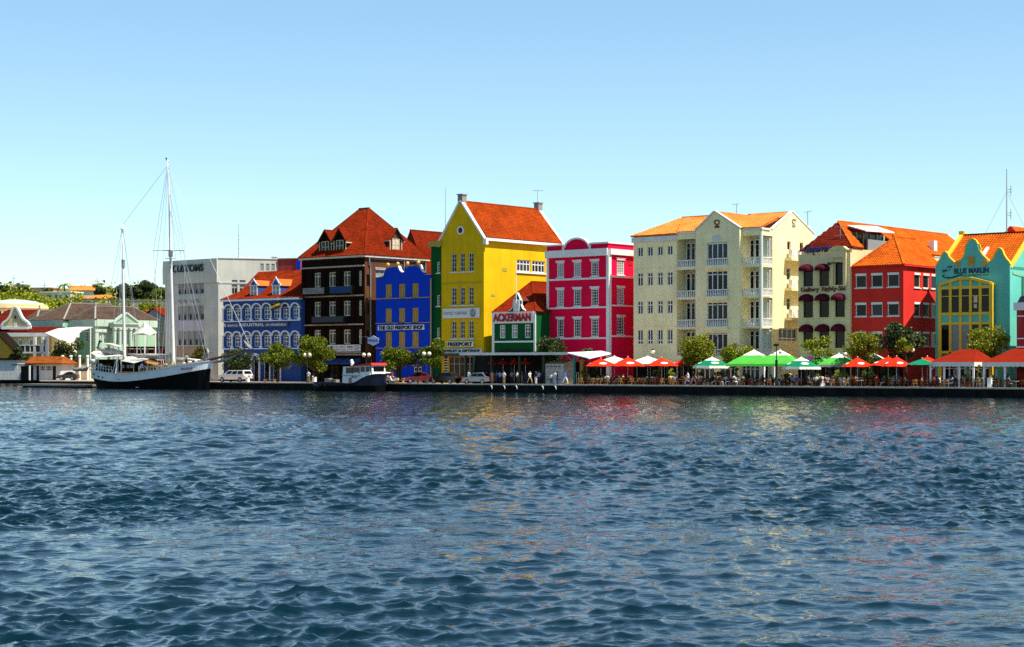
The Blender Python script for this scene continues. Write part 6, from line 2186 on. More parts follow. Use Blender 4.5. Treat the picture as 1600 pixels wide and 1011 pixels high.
roof(b.root, [[(uL + 1.5, -.9, zt + .05), (.6, -.9, zt + .05), (-1.0, 4.2, zr), (uL + .6, 4.2, zr)], [(uL - .5, 8, zt), (.5, 8, zt), (-1.0, 4.2, zr), (uL + .6, 4.2, zr)], [(.6, -.9, zt + .05), (.5, 8, zt), (-1.0, 4.2, zr)]], 'roof_under_orange', 'tile_rust', pitch=.35, course=.45)
b.box('porch_roof', 'dark_wood', b.u(26), b.u(54), -2.2, -.95, zt - .25, zt - .1)
b.box('porch_post', 'white', b.u(52.5), b.u(54.5), -2.1, -1.9, 0, zt - .26)
# garden wall with white posts
gw = Bld('garden_wall', 'low beige garden wall with slender white posts behind the black car', 'wall', 141, 0, 8, Y=300)
gw.box('wall', 'cream_wall', gw.u(93), 0, 0, .35, 0, gw.z(570, 115))
for px in (99, 112, 125.5, 138):
    gw.part('post', MB().lathe([(.22, 0), (.2, gw.z(558, px)), (.3, gw.z(557, px)), (.22, gw.z(555, px))], 8, (gw.u(px), -.3, 0)), 'white')
# white tent roofs
def tent(label, Y, poly, posts, hollow):
    cxp = sum(p[0] for p in poly) / len(poly)
    x = (cxp - CX) / FPX * Y
    t = thing('tent_roof', label, 'tent', (x, Y, 0))
    q = [((px - cxp) / FPX * Y, dy, ZY(py, Y + dy)) for px, py, dy in poly]
    m_ = MB()
    c_ = Vector((sum(p[0] for p in q) / len(q), sum(p[1] for p in q) / len(q), sum(p[2] for p in q) / len(q) + .6))
    for i in range(len(q)):
        a, d = Vector(q[i]), Vector(q[(i + 1) % len(q)])
        m_.add([a, d, c_, a - Vector((0, 0, .1)), d - Vector((0, 0, .1)), c_ - Vector((0, 0, .1))], [(0, 1, 2), (5, 4, 3), (0, 3, 4, 1)])
    part('canvas', m_, 'tent_white', t)
    pm_ = MB()
    for px, dy, py in posts:
        pm_.tube([((px - cxp) / FPX * Y, dy, 0), ((px - cxp) / FPX * Y, dy, ZY(py, Y))], .1, 6)
    part('post', pm_, 'white', t)
    return t
tent('white tent roof curving down in front of the mint green house', 316, [(70, 520, 0), (84, 513, 3), (110, 510.6, 5), (133, 510.6, 6), (124, 516, 2), (119, 526, 0), (117.5, 538, -1.5), (94, 529, -2)], [(118.5, -1, 538), (75, 0, 520), (131, 5, 511)], None)
tent('white scalloped tent sail right of the columned portico', 318, [(206, 523, 0), (214, 512, 3), (218, 503, 4), (232, 511, 2), (244.5, 519, 0), (236, 523.5, -1), (228, 520, -2), (219, 521, -2)], [(214, 0, 522), (243, 0, 520), (229, -1.6, 521)], None)
# market stalls under the tents, their shade put into near-black walls
b = Bld('market_shed', 'long open market shed in deep shade between the portico and the customs building', 'building', 258, 0, 8, Y=322)
uL = b.u(198)
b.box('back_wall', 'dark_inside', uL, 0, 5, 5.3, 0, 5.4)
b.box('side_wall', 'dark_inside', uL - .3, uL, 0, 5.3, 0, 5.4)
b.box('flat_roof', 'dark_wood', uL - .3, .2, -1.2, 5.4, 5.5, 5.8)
for i in range(6):
    x = uL + .5 + i * (-uL - 1) / 5
    b.box('post', 'darkred_wall', x - .09, x + .09, -.9, -.7, 0, 5.5)
for i, (px, m_) in enumerate(((205, 'mint_wall'), (222, 'cream_trim'), (246, 'mint_pale'))):
    o = thing('market_stall', ['dark green market stall counter next to the portico', 'cream market stall counter in the middle of the shaded shed', 'pale green market stall counter beside the customs building'][i], 'stall', ((px - CX) / FPX * 314, 314, 0))
    part('counter', MB().box(-1.1, 1.1, -.6, .6, 0, 2.4), m_, o)
    part('awning', MB().prism([(-1.1, 3.3), (.9, 3.9), (.9, 4.0), (-1.1, 3.4)], -1.3, 1.3, 'x'), 'tent_white' if i != 1 else 'canvas_grey', o)
    part('pole', MB().box(-1.25, -1.15, -.9, -.8, 0, 3.45).box(1.15, 1.25, -.9, -.8, 0, 3.45), 'white', o)
# red roofed houses behind
for i, (px0, px1, Y, ye, yr, lab) in enumerate(((203, 224, 350, 496, 486.5, 'small house with a dark red gabled roof just right of the pediment'), (226, 262, 346, 498, 482, 'wider house with a red tiled roof touching the customs building'))):
    b = Bld('red_roofed_house', lab, 'house', px1, 0, 40, Y=Y)
    uL = b.u(px0 - 6)
    ze, zr = b.z(ye, px1), b.z(yr, px1 - 12, 4)
    b.box('wall', 'grey_wall' if i else 'brown_trim', uL, 0, 0, 9, 0, ze)
    for k in range(2):
        b.window('f', -.13, uL * (.3 + .4 * k), ze - 2.6, 1.1, 1.7, nx=2, nz=2, frame='white', dep=.03)
    roof(b.root, [[(.5, -.4, ze), (.5, 9.4, ze), (uL / 2, 9.4, zr), (uL / 2, -.4, zr)], [(uL - .5, -.4, ze), (uL - .5, 9.4, ze), (uL / 2, 9.4, zr), (uL / 2, -.4, zr)]], 'roof_under_red', 'tile_red', pitch=.4, course=.5)
    b.part('gable_wall', MB().prism([(uL, ze + .003), (0, ze + .003), (uL / 2, zr - .2)], 0, .3), 'grey_wall')

# ------------------------------------------------------------------ houses on the hilltop
def hillhouse(px0, px1, yb, yw, yr, label, wallm, roofm, tile, kind, a=25, openings=()):
    xm, ym, zm = hill_at((px0 + px1) / 2, yb)
    b = Bld('hilltop_house', label, 'house', px1, 0, a, Y=ym)
    b.root.location.z = zm
    uL = b.u(px0)
    zz = lambda py: ZY(py, ym) - zm
    ze = zz(yw)
    dep = min(8.0, -uL)
    b.box('wall', wallm, uL, 0, 0, dep, -4, ze)
    if kind == 'hip':
        e = .8
        um_, zr = uL / 2, zz(yr)
        c = [(uL - e, -e, ze + .003), (e, -e, ze + .003), (e, dep + e, ze + .003), (uL - e, dep + e, ze + .003)]
        A, B = (uL * .72, dep / 2, zr), (uL * .28, dep / 2, zr)
        roof(b.root, [[c[0], c[1], B, A], [c[1], c[2], B], [c[2], c[3], A, B], [c[3], c[0], A]], roofm, tile, pitch=.5, course=.6)
    elif kind == 'gable':
        zr = zz(yr)
        e = .5
        roof(b.root, [[(uL - e, -e, ze), (e, -e, ze), (e, dep / 2, zr), (uL - e, dep / 2, zr)], [(uL - e, dep + e, ze), (e, dep + e, ze), (e, dep / 2, zr), (uL - e, dep / 2, zr)]], roofm, tile, pitch=.5, course=.6)
        b.part('gable_wall', MB().prism([(0, ze + .003), (dep, ze + .003), (dep / 2, zr - .2)], uL, 0, 'x'), wallm)
    else:
        b.box('flat_roof', roofm, uL - .3, .3, -.3, dep + .3, ze + .003, ze + .4)
    for (p0, p1, y0, y1) in openings:
        b.window('f', -.13, (b.u(p0) + b.u(p1)) / 2, zz(y1), b.u(p1) - b.u(p0), zz(y0) - zz(y1), nx=2, nz=1, frame='white', dep=.03)
    return b
hillhouse(130, 178, 474, 466.5, 460, 'hilltop bungalow with a bright orange hipped roof in front of the big dark tree', 'grey_wall', 'roof_under_orange', 'tile_bright', 'hip', 12, ((134, 142, 467.5, 472.5), (148, 154, 467.5, 472.5), (158, 164, 467.5, 472.5), (167, 172, 467.5, 472.5)))
hillhouse(111, 146, 463.5, 454, 446, 'white hilltop house with an orange gabled roof behind a white wall', 'white_wall', 'roof_under_orange', 'tile_bright', 'gable', -10, ((118, 123, 456, 461),))
hillhouse(64, 110, 469, 457, 450, 'cream hilltop house with dark windows below the palm', 'cream_wall', 'white_trim', None, 'flat', 15, ((75, 80, 460, 466), (86, 90, 460, 466), (93, 96, 459, 467), (102, 107, 460, 466)))
hillhouse(46, 80, 459, 451, 446, 'long low white house with an orange eaves line on the hill', 'white_wall', 'roof_under_orange', None, 'flat', 10, ((60, 63, 453, 457),))
hillhouse(24, 37, 454, 446, 442, 'grey flat roofed hut on the hill at the left', 'grey_wall', 'stone_grey', None, 'flat', 20)
hillhouse(244, 262, 464, 456, 452, 'pale hilltop house half hidden by the big tree beside the customs building', 'white_wall', 'tile_brown', 'tile_brown', 'hip', 15)
x, y, z = hill_at(190, 482)
rw = thing('retaining_wall', 'grey stone retaining wall across the hillside below the orange bungalow', 'wall', (x, y, z - 2), R(-6))
part('wall', MB().box(-12, 14, -.3, .3, 0, 4.2), 'grey_wall', rw)
part('coping', MB().box(-12.1, 14.1, -.4, .4, 4.203, 4.5), 'stone_grey', rw)
for px, yb, yt, lab in ((21.5, 462, 429, 'tall thin lattice mast on the hill at the far left'), (152.5, 462, 434, 'thin pole on the hill right of the orange roofs'), (69.5, 459, 440, 'short thin pole on the hill left of the palm')):
    x, y, z = hill_at(px, yb)
    o = thing('hill_mast', lab, 'antenna', (x, y, z))
    part('mast', MB().tube([(0, 0, -.5), (0, 0, ZY(yt, y) - z)], [.16, .07], 4), 'grey_metal', o)
    part('cross_arm', MB().bar((-.8, 0, ZY(yt, y) - z - 1.2), (.8, 0, ZY(yt, y) - z - 1.2), .14), 'grey_metal', o)
tree('waterside_tree', 'dark green tree under the white tent roof left of the ship', 'tree', ((108 - CX) / FPX * 306, 306, 0), 1.6, 5.6, 6.2, 2600, 'leaf_dark', 41, size=.42)
tree('waterside_tree', 'dark tree between the ochre shed and the balcony house', 'tree', ((30 - CX) / FPX * 304, 304, 0), 1.8, 3.6, 4.6, 1600, 'leaf_dark', 42, size=.4)

# low wooden jetty at the left
x0, y0 = P(62, -.1)
jt = thing('stone_jetty', 'low dark jetty of rough stone left of the ship', 'jetty', (x0, y0, 0), -AQ)
part('deck', MB().box(0, 15, -3.4, -.02, -.75, -.45), 'quay_strip', jt)
part('face', MB().box(0.05, 14.95, -3.3, -.05, -3, -.755), 'quay_face', jt)
# ================================================================== boats
def hull(b, L, ts, hb, zs, zb, m_lo, m_up, rake=.5, stern=.8, deckdrop=.5, zdeep=-2.4, n=36, keel=.5):
    st = [i / n for i in range(n + 1)]
    H = np.interp(st, ts, hb)
    S = np.interp(st, ts, zs)
    B = np.interp(st, ts, zb)
    # smooth
    def sm(a):
        a = np.array(a)
        for _ in range(2):
            a[1:-1] = (a[:-2] + 2 * a[1:-1] + a[2:]) / 4
        return a
    H, S, B = sm(H), sm(S), sm(B)
    def ring(i, z, f):
        t = st[i]
        u = -L * (1 - t)
        k = (S[i] - z) / max(S[i] - zdeep, .1)
        u -= rake * k * max(0, (t - .8) / .2) ** 1.5
        u += stern * k * max(0, (.2 - t) / .2) ** 1.2
        return [(u, -H[i] * f, z), (u, H[i] * f, z)]
    def strip(zl, zh, fl, fh, m_, nm):
        mb = MB()
        for sd in (0, 1):
            vs = []
            for i in range(n + 1):
                vs += [ring(i, zl(i), fl)[sd], ring(i, zh(i), fh)[sd]]
            mb.add(vs, [(2 * i, 2 * i + 2, 2 * i + 3, 2 * i + 1) for i in range(n)])
        e0, e1 = ring(0, zl(0), fl), ring(0, zh(0), fh)
        mb.poly([e0[0], e0[1], e1[1], e1[0]])
        e0, e1 = ring(n, zl(n), fl), ring(n, zh(n), fh)
        mb.poly([e0[0], e0[1], e1[1], e1[0]])
        return b.part(nm, mb, m_, smooth=False)
    strip(lambda i: zdeep, lambda i: B[i], keel, .96, m_lo, 'lower_hull')
    up = strip(lambda i: B[i] + .002, lambda i: S[i], .965, 1.0, m_up, 'topsides')
    dk = MB()
    vs = []
    for i in range(n + 1):
        vs += ring(i, S[i] - deckdrop, .97)
    dk.add(vs, [(2 * i, 2 * i + 1, 2 * i + 3, 2 * i + 2) for i in range(n)])
    b.part('deck', dk, 'wood_bench')
    cr = MB()
    for sd in (0, 1):
        for i in range(n):
            cr.bar(ring(i, S[i] + .03, 1.0)[sd], ring(i + 1, S[i + 1] + .03, 1.0)[sd], .16, .09)
    part('cap_rail', cr, m_up, up)
    return lambda t: (float(np.interp(t, st, H)), float(np.interp(t, st, S)), float(np.interp(t, st, B)))

b = Bld('two_masted_ship', 'white and black two masted sailing ship moored stern left along the quay', 'ship', 329.5, -3.4, 37)
VN = -2.7
L = -b.u(141.0, -1.6)
PXS = [141, 150, 160, 175, 195, 215, 240, 260, 280, 300, 315, 325, 329.5]
HBS = [1.6, 2.1, 2.4, 2.65, 2.8, 2.85, 2.8, 2.65, 2.35, 1.7, 1.0, .4, .06]
SHE = [576.6, 579.5, 581.6, 583.4, 584, 582.8, 579.2, 575.5, 571.4, 567.6, 565.4, 564.2, 563.8]
BND = [590.5, 592.6, 594.4, 596.2, 596.2, 594.2, 590.8, 587.6, 584, 580.4, 578, 576.2, 575.6]
tt = [1 + b.u(px, -h) / L for px, h in zip(PXS, HBS)]
tt[0], tt[-1] = 0, 1
zS = [b.z(y, px, -h) for px, h, y in zip(PXS, HBS, SHE)]
zB = [b.z(y, px, -h) for px, h, y in zip(PXS, HBS, BND)]
prof = hull(b, L, tt, HBS, zS, zB, 'hull_black', 'hull_white', rake=.5, stern=1.6)
def sp(px, py, v=0.0):
    return Vector(b.pf(px, py, v))
def dk(px, v=0.0):
    u = b.u(px, v)
    return prof(1 + u / L)[1] - .5
# name on the bow
u0_, u1_ = b.u(284, -2.0), b.u(302, -1.6)
o = text('lettering', 'Insulinde', u1_ - u0_, .42, 'letter_red', b.root, ((u0_ + u1_) / 2, -2.25, b.z(577.3, 293, -2)), ext=.03, bold=.0, shear=.3)
h0, h1 = prof(1 + u0_ / L)[0], prof(1 + u1_ / L)[0]
o.location = ((u0_ + u1_) / 2, -(h0 + h1) / 2 - .02, b.z(577.6, 293, -2))
o.rotation_euler = (R(-2), R(-3.6), math.atan2(h0 - h1, u1_ - u0_))
# port holes and rust spots near the stern
ph_ = MB()
for px, py in ((154, 588.5), (160.5, 589.5), (146, 584.5)):
    h = prof(1 + b.u(px, -2) / L)[0]
    p = sp(px, py, -h)
    ph_.tube([(p.x, p.y - .06, p.z), (p.x, p.y + .1, p.z)], .13, 8)
b.part('port_hole', ph_, 'dark_metal')
for px, py in ((184.5, 592.4), (214, 605.2)):
    h = prof(1 + b.u(px, -2.7) / L)[0]
    p = sp(px, py, -h - .02)
    b.part('hull_mark', MB().box(p.x - .28, p.x + .28, p.y - .02, p.y + .25, p.z - .05, p.z + .05), 'grey_metal')
# masts
def mast(nm, pts, rs, v=0.0):
    return b.part(nm, MB().tube([sp(px, py, v) for px, py in pts], rs, 10), 'mast_white', smooth=True)
m1 = mast('main_mast', [(272, 578), (271, 560), (266.5, 393), (265, 330), (262, 250)], [.28, .26, .19, .15, .08])
m2 = mast('mizzen_mast', [(195, 590), (194.5, 556), (192.6, 440), (191.3, 350)], [.27, .25, .17, .08])
ct = MB()
a_, c_ = sp(239.5, 391.5), sp(289, 391.5)
ct.tube([a_, c_], .085, 6)
ct.tube([sp(258, 404), sp(274, 404)], .06, 5)
part('yard', ct, 'mast_white', m1)
part('mast_head', MB().sphere(sp(259.8, 247.5), .14, 6, 4).bar(sp(259.8, 249), sp(263, 254), .08), 'dark_metal', m1)
part('mast_fitting', MB().box(*[f for q in (sp(266.8, 396),) for f in (q.x - .22, q.x + .22, q.y - .25, q.y + .25, q.z - .5, q.z + .5)]), 'grey_metal', m1)
part('mast_fitting', MB().box(*[f for q in (sp(192.7, 412),) for f in (q.x - .2, q.x + .2, q.y - .2, q.y + .2, q.z - .6, q.z + .6)]), 'grey_metal', m2)
part('radar', MB().tube([sp(189, 358), sp(194, 358)], .1, 6), 'white', m2)
# bowsprit with furled jib
bs = MB().tube([sp(318, 566), sp(330, 561.5), sp(360, 554), sp(396, 545)], [.2, .19, .15, .08], 7)
bo = b.part('bowsprit', bs, 'varnish')
part('furled_jib', MB().tube([sp(381, 532), sp(384.5, 537), sp(388, 541), (sp(390.5, 546))], [.06, .2, .24, .1], 8), 'canvas_grey', bo, smooth=True)
part('furled_jib', MB().tube([sp(316, 559), sp(322, 556), sp(325, 549), sp(324, 545)], [.15, .34, .2, .1], 8), 'canvas_grey', bo, smooth=True)
part('bowsprit_net', MB().tube([sp(330, 567), sp(345, 564.5), sp(358, 560.5), sp(371, 553.5)], [.05, .2, .18, .05], 5), 'canvas_grey', bo)
part('stem_plate', MB().tube([sp(329.6, 563.5), sp(329.8, 577)], [.16, .12], 6), 'white', bo)
# booms with furled sails
def boom(nm, pts, r, m_):
    o = b.part(nm, MB().tube([sp(*p) for p in pts], r, 8), m_, smooth=True)
    return o
boom('mizzen_boom', [(151, 543), (162, 547.5), (176, 549.5), (192, 551.5)], [.12, .42, .5, .25], 'canvas_grey')
boom('main_boom', [(200, 553.5), (215, 556), (235, 556.8), (254, 557.5), (268, 558)], [.12, .30, .42, .42, .25], 'canvas_grey')
boom('fore_boom', [(276, 560), (295, 561.5), (318, 563.5)], [.13, .16, .12], 'mast_white')
boom('stern_flag', [(152, 548), (153.5, 540), (156, 533), (159, 534)], [.04, .12, .2, .1], 'hull_navy')
def sheet(nm, pts, m_, th=.05, parent=None):
    q = [sp(*p) for p in pts]
    k = len(q)
    return part(nm, MB().add(q + [p - Vector((0, 0, th)) for p in q], [tuple(range(k)), tuple(range(k, 2 * k))[::-1]] + [(i, i + k, (i + 1) % k + k, (i + 1) % k) for i in range(k)]), m_, parent or b.root)
# sun awnings
sheet('stern_awning', [(142, 551.3, -1.9), (153.5, 558.4, -2.4), (190, 556.6, -2.5), (184, 551.2, 1.9), (148, 548.6, 1.8)], 'canvas_white')
sheet('stern_awning', [(161, 536.4, .6), (173, 536, 1.2), (190, 540.4, 1.4), (183, 541.8, -.5), (172, 538.2, -.8)], 'canvas_sail')
sheet('midship_awning', [(187.5, 563.4, -2.2), (209.5, 567.4, -2.5), (233, 560.6, -2.0), (210, 557.8, 2.2)], 'canvas_white')
sheet('brown_cover', [(224, 566, -1.8), (243, 570.5, -2.1), (252, 566, 0), (238, 558.6, .8), (228, 560, 0)], 'rattan_light')
# deckhouses
def house(nm, p0, p1, v0, v1, z0, z1, m_):
    return b.part(nm, MB().box(b.u(p0, v0), b.u(p1, v0), v0, v1, z0, z1), m_)
zd = dk(228)
o = house('deckhouse', 216, 245, -1.7, 1.7, zd, b.z(572.5, 228, -1.7), 'boat_cream')
for px in (219, 225, 231, 236, 241):
    z1_ = b.z(574.3, 228, -1.7)
    part('window', MB().box(b.u(px, -1.7), b.u(px + 2.6, -1.7), -1.76, -1.703, z1_ - .5, z1_), 'glass', o)
part('house_roof', MB().box(b.u(215, -1.9), b.u(246, -1.9), -1.85, 1.85, b.z(572.5, 228, -1.7) + .003, b.z(572.5, 228, -1.7) + .1), 'stone_grey', o)
o = house('fore_house', 250, 283, -1.2, 1.2, dk(266), b.z(569.8, 262, -1.2), 'boat_cream')
part('port_light', MB().box(b.u(257, -1.2), b.u(260, -1.2), -1.25, -1.203, b.z(573.5, 262, -1.2), b.z(571.5, 262, -1.2)), 'glass', o)
part('hatch', MB().box(b.u(254, -.6), b.u(260, -.6), -.6, .6, b.z(569.8, 262, -1.2) + .003, b.z(567.6, 262, -1.2)), 'boat_cream', o)
o = house('aft_house', 150, 181, -1.2, 1.4, dk(165) - .05, b.z(561.5, 165, -1.2), 'dark_wood')
part('window', MB().box(b.u(153, -1.2), b.u(172, -1.2), -1.26, -1.203, b.z(575, 165, -1.2), b.z(568.5, 165, -1.2)), 'glass', o)
o = house('wheelhouse', 183, 213, -1.3, 1.3, dk(198), b.z(565.5, 198, -1.3), 'dark_wood')
for px in (190.5, 198.5, 204):
    part('window', MB().box(b.u(px, -1.3), b.u(px + 4, -1.3), -1.35, -1.303, b.z(575, 198, -1.3), b.z(570, 198, -1.3)), 'glass_grey', o)
house('cockpit_bench', 182, 214, -2.2, -1.5, dk(198) + .02, dk(198) + .75, 'wood_bench')
# stern rail, posts and davits
rl = MB()
us_ = [b.u(px, -2.2) for px in (142, 147, 152, 157, 162, 167, 172, 177)]
for sd in (-1, 1):
    pv = None
    for u in us_:
        t_ = 1 + u / L
        h, s_, _ = prof(max(t_, 0.005))
        p = Vector((u, sd * (h - .1), s_))
        rl.bar(p, p + Vector((0, 0, .95)), .06)
        if pv is not None:
            for zz in (.5, .93):
                rl.bar(pv + Vector((0, 0, zz)), p + Vector((0, 0, zz)), .045)
        pv = p
b.part('stern_rail', rl, 'white_trim')
ap = MB()
for px, v_, yt in ((145, -1.6, 551.5), (154, -2.2, 558.5), (189, -2.3, 557), (146, 1.5, 549), (186, 1.8, 552), (190, -2.1, 563.5), (231, -1.9, 561), (209, -2.3, 567), (210, 2.1, 558)):
    p = sp(px, yt, v_)
    ap.bar((p.x, p.y, dk(px, v_) + .1), p, .06)
ap.bar(sp(180.5, 583.5, -2.75), sp(183.5, 558, -2.5), .12).bar(sp(175, 583.5, -2.75), sp(183, 559, -2.5), .09)
b.part('awning_post', ap, 'white_trim')
sl_ = MB()
sl_.tube([sp(142.5, 564.6, -1.9), sp(150, 565.2, -2.2)], .42, 8)
b.part('life_raft', sl_, 'white_trim', smooth=True)
# anchor, bollards, winch on the foredeck
cl = MB()
for px, y_, r_ in ((288, 569.5, .28), (297, 568, .35), (306, 566.5, .25), (247, 570, .3)):
    p = sp(px, y_, -.6)
    cl.lathe([(r_, -.5), (r_ * .6, -.1), (r_, .2), (r_ * .3, .35)], 8, p)
b.part('deck_gear', cl, 'canvas_sail')
cw = MB()
for i in range(9):
    px = 262 + i * .9
    p = sp(262 + (i % 5) * 1.8, 555 - (i // 3) * 4, .3 * (i % 3))
    cw.tube([p, p + Vector((.15 * (i - 4), .1, -1.2)), sp(268, 566, 0)], [.06, .1, .05], 5)
b.part('rope_bundle', cw, 'rope')
# standing rigging
W = MB()
def wire(p, q, r_=.027):
    W.tube([sp(*p), sp(*q)], r_, 3, cap=False)
top, xt, bow, tip = (262.4, 256), (266.4, 391), (325, 560), (393, 545)
wire((262.6, 262), tip)
wire((264, 300), (327, 560), .03)
wire((265, 325), (322, 561), .03)
wire((262.4, 255), (289, 391))
wire((262.4, 255), (240, 391))
wire((262.4, 258), (191.4, 352))
for v_, px in ((-2.6, 252), (-2.6, 258), (-2.6, 264), (2.5, 276), (2.5, 282)):
    wire(xt, (px, 574, v_))
wire((262.6, 262), (246, 573, -2.6))
wire((262.6, 262), (288, 568, 2.0))
wire((240, 391), (250, 560, -2.4))
wire((289, 391), (286, 566, -1.8))
for v_, px in ((-2.6, 178), (-2.6, 184), (2.5, 200), (2.5, 206)):
    wire((192, 395), (px, 582, v_))
wire((191.4, 352), (172, 560, -2))
wire((191.5, 354), (223, 571, 0))
wire((191.6, 356), (210, 500, 1))
wire((191.4, 353), (150, 572, 0))
wire((262.5, 259), (226, 570, -1))
b.part('rigging', W, 'wire', kind='stuff')
# grey dinghy hanging at the stern
d = Bld('grey_dinghy', 'grey inflatable dinghy hanging at the stern of the two masted ship', 'boat', 140, -2.2, 37)
hm = MB()
n = 10
for sd in (-1, 1):
    hm.tube([(-1.6, sd * .5, d.z(577, 130)), (-.6, sd * .55, d.z(577.5, 130)), (.35, sd * .4, d.z(576, 130)), (.75, 0, d.z(574, 130))], [.26, .28, .26, .2], 8)
hm.box(-1.6, .4, -.45, .45, d.z(580, 130), d.z(577.8, 130))
part('hull', hm, 'stone_grey', d.root, (d.u(130), 0, 0), smooth=False)
part('davit', MB().bar((d.u(134), .3, d.z(576, 134)), (d.u(139), .3, d.z(571, 139)), .1).bar((d.u(139), .3, d.z(571, 139)), (d.u(142), .3, d.z(578, 142)), .1), 'white', d.root)
part('outboard_motor', MB().box(-1.95, -1.62, -.16, .16, d.z(578, 130), d.z(573, 130)), 'dark_metal', d.root, (d.u(130), 0, 0))

# ------------------------------------------------------------------ pilot boat
b = Bld('pilot_boat', 'dark blue pilot boat with a white red topped cabin at the quay', 'boat', 601.5, -2.6, 37)
L = -b.u(490, -1.5)
PXS = [490, 500, 515, 530, 545, 556, 563, 570, 577, 584, 592, 598, 601.5]
HBS = [1.5, 1.7, 1.85, 1.95, 1.95, 1.9, 1.85, 1.75, 1.6, 1.35, .9, .4, .06]
SHE = [597.4, 597.4, 597.6, 598.6, 600.0, 598.0, 593, 589.2, 586.8, 585, 584.2, 584.6, 585]
tt = [1 + b.u(px, -h) / L for px, h in zip(PXS, HBS)]
tt[0], tt[-1] = 0, 1
zS = [b.z(y, px, -h) for px, h, y in zip(PXS, HBS, SHE)]
zB = [min(z_ - .15, b.z(602.5, px, -h)) for px, h, z_ in zip(PXS, HBS, zS)]
prof = hull(b, L, tt, HBS, zS, zB, 'hull_black', 'hull_navy', rake=.5, stern=.3, deckdrop=.25)
vc = -1.35
za, zt, zt2 = b.z(599.5, 545, vc), b.z(573, 545, vc), b.z(571, 575, vc)
ua_, ub_, uc_ = b.u(535, vc), b.u(562.5, vc), b.u(581.5, vc)
zf = b.z(588, 572, vc)
cab = b.part('cabin', MB().prism([(ua_ - .05, za), (ub_ + .2, za), (uc_ - .05, zf - .1), (uc_, b.z(585, 580, vc)), (uc_ - .15, zt2), (ua_ + .12, zt)], vc, -vc), 'boat_white')
def cwin(p0, p1, y0, y1, nm='window'):
    return part(nm, MB().box(b.u(p0, vc), b.u(p1, vc), vc - .05, vc - .003, b.z(y1, (p0 + p1) / 2, vc), b.z(y0, (p0 + p1) / 2, vc)), 'glass_blue', cab)
cwin(542, 550.4, 574.3, 583)
cwin(551.6, 561, 574.0, 582)
cwin(563.6, 569.8, 573.2, 580.8)
cwin(571.6, 577, 572.8, 580.6)
cwin(578.2, 580.2, 572.2, 580)
fr = MB()
for p in ((541.2, 542), (550.4, 551.6), (561, 561.8)):
    fr.box(b.u(p[0], vc), b.u(p[1], vc), vc - .07, vc - .004, b.z(583.6, 551, vc), b.z(573.8, 551, vc))
part('window_post', fr, 'dark_metal', cab)
part('rubbing_strip', MB().box(ua_, ub_, vc - .09, vc - .003, b.z(587, 548, vc), b.z(585.6, 548, vc)), 'grey_metal', cab)
o = part('cabin_roof', MB().prism([(b.u(546, vc), zt + .003), (uc_ + .1, zt2 + .02), (uc_ - .1, zt2 + .32), (b.u(549, vc), zt + .12)], vc - .15, -vc + .15), 'boat_red', cab)
part('cabin_door', MB().box(b.u(545, vc), b.u(549.5, vc), vc - .04, vc - .003, b.z(599, 547, vc), b.z(590, 547, vc)), 'stone_grey', cab)
part('front_window', MB().box(uc_ - .1, uc_ + .005, -1.0, 1.0, b.z(580, 580, vc), b.z(572.6, 580, vc)), 'glass', cab)
z0_, z1_ = b.z(590.6, 553, vc), b.z(587.8, 553, vc)
text('lettering', 'PILOT', b.u(558.4, vc) - b.u(549.4, vc), z1_ - z0_, 'letter_black', cab, ((b.u(558.4, vc) + b.u(549.4, vc)) / 2, vc - .003, z0_), ext=.03, bold=.01)
sm_ = MB()
p = b.pf(549.5, 571.5, 0)
sm_.tube([(p[0], 0, zt), (p[0], 0, b.z(564.5, 549, 0))], .12, 6).sphere((p[0], 0, b.z(564, 549, 0)), .22, 8, 5).sphere((p[0] + .1, 0, b.z(567, 549, 0)), .25, 8, 5)
part('search_light', sm_, 'boat_white', cab)
tm = MB().tube([(b.u(580, 0), 0, zt2), (b.u(580, 0), 0, b.z(560, 580, 0))], .03, 4)
part('whip_aerial', tm, 'dark_metal', cab)
tf = MB()
for px, py in ((488.5, 602.5), (493, 604), (498, 602), (507, 603)):
    h = 1.75
    p = b.pf(px + 2, py, -h)
    tf.tube([(p[0] + .2 * math.cos(R(a)), -h - .08, p[2] + .2 * math.sin(R(a))) for a in range(0, 361, 45)], .07, 5, cap=False)
b.part('side_fender', tf, 'dark_metal')
dg = MB()
for px, hh in ((512, .55), (519, .4), (523, .4)):
    u = b.u(px, -1)
    dg.box(u - .4, u + .4, -1.2, -.5, prof(1 + u / L)[1] - .25, prof(1 + u / L)[1] + hh)
b.part('deck_box', dg, 'stone_grey')
bt = MB()
for px in (571, 578):
    u = b.u(px, -1.2)
    h, s_, _ = prof(1 + u / L)
    bt.box(u - .3, u + .3, -h + .05, -h + .35, s_ + .05, s_ + .3)
b.part('fairlead', bt, 'white')
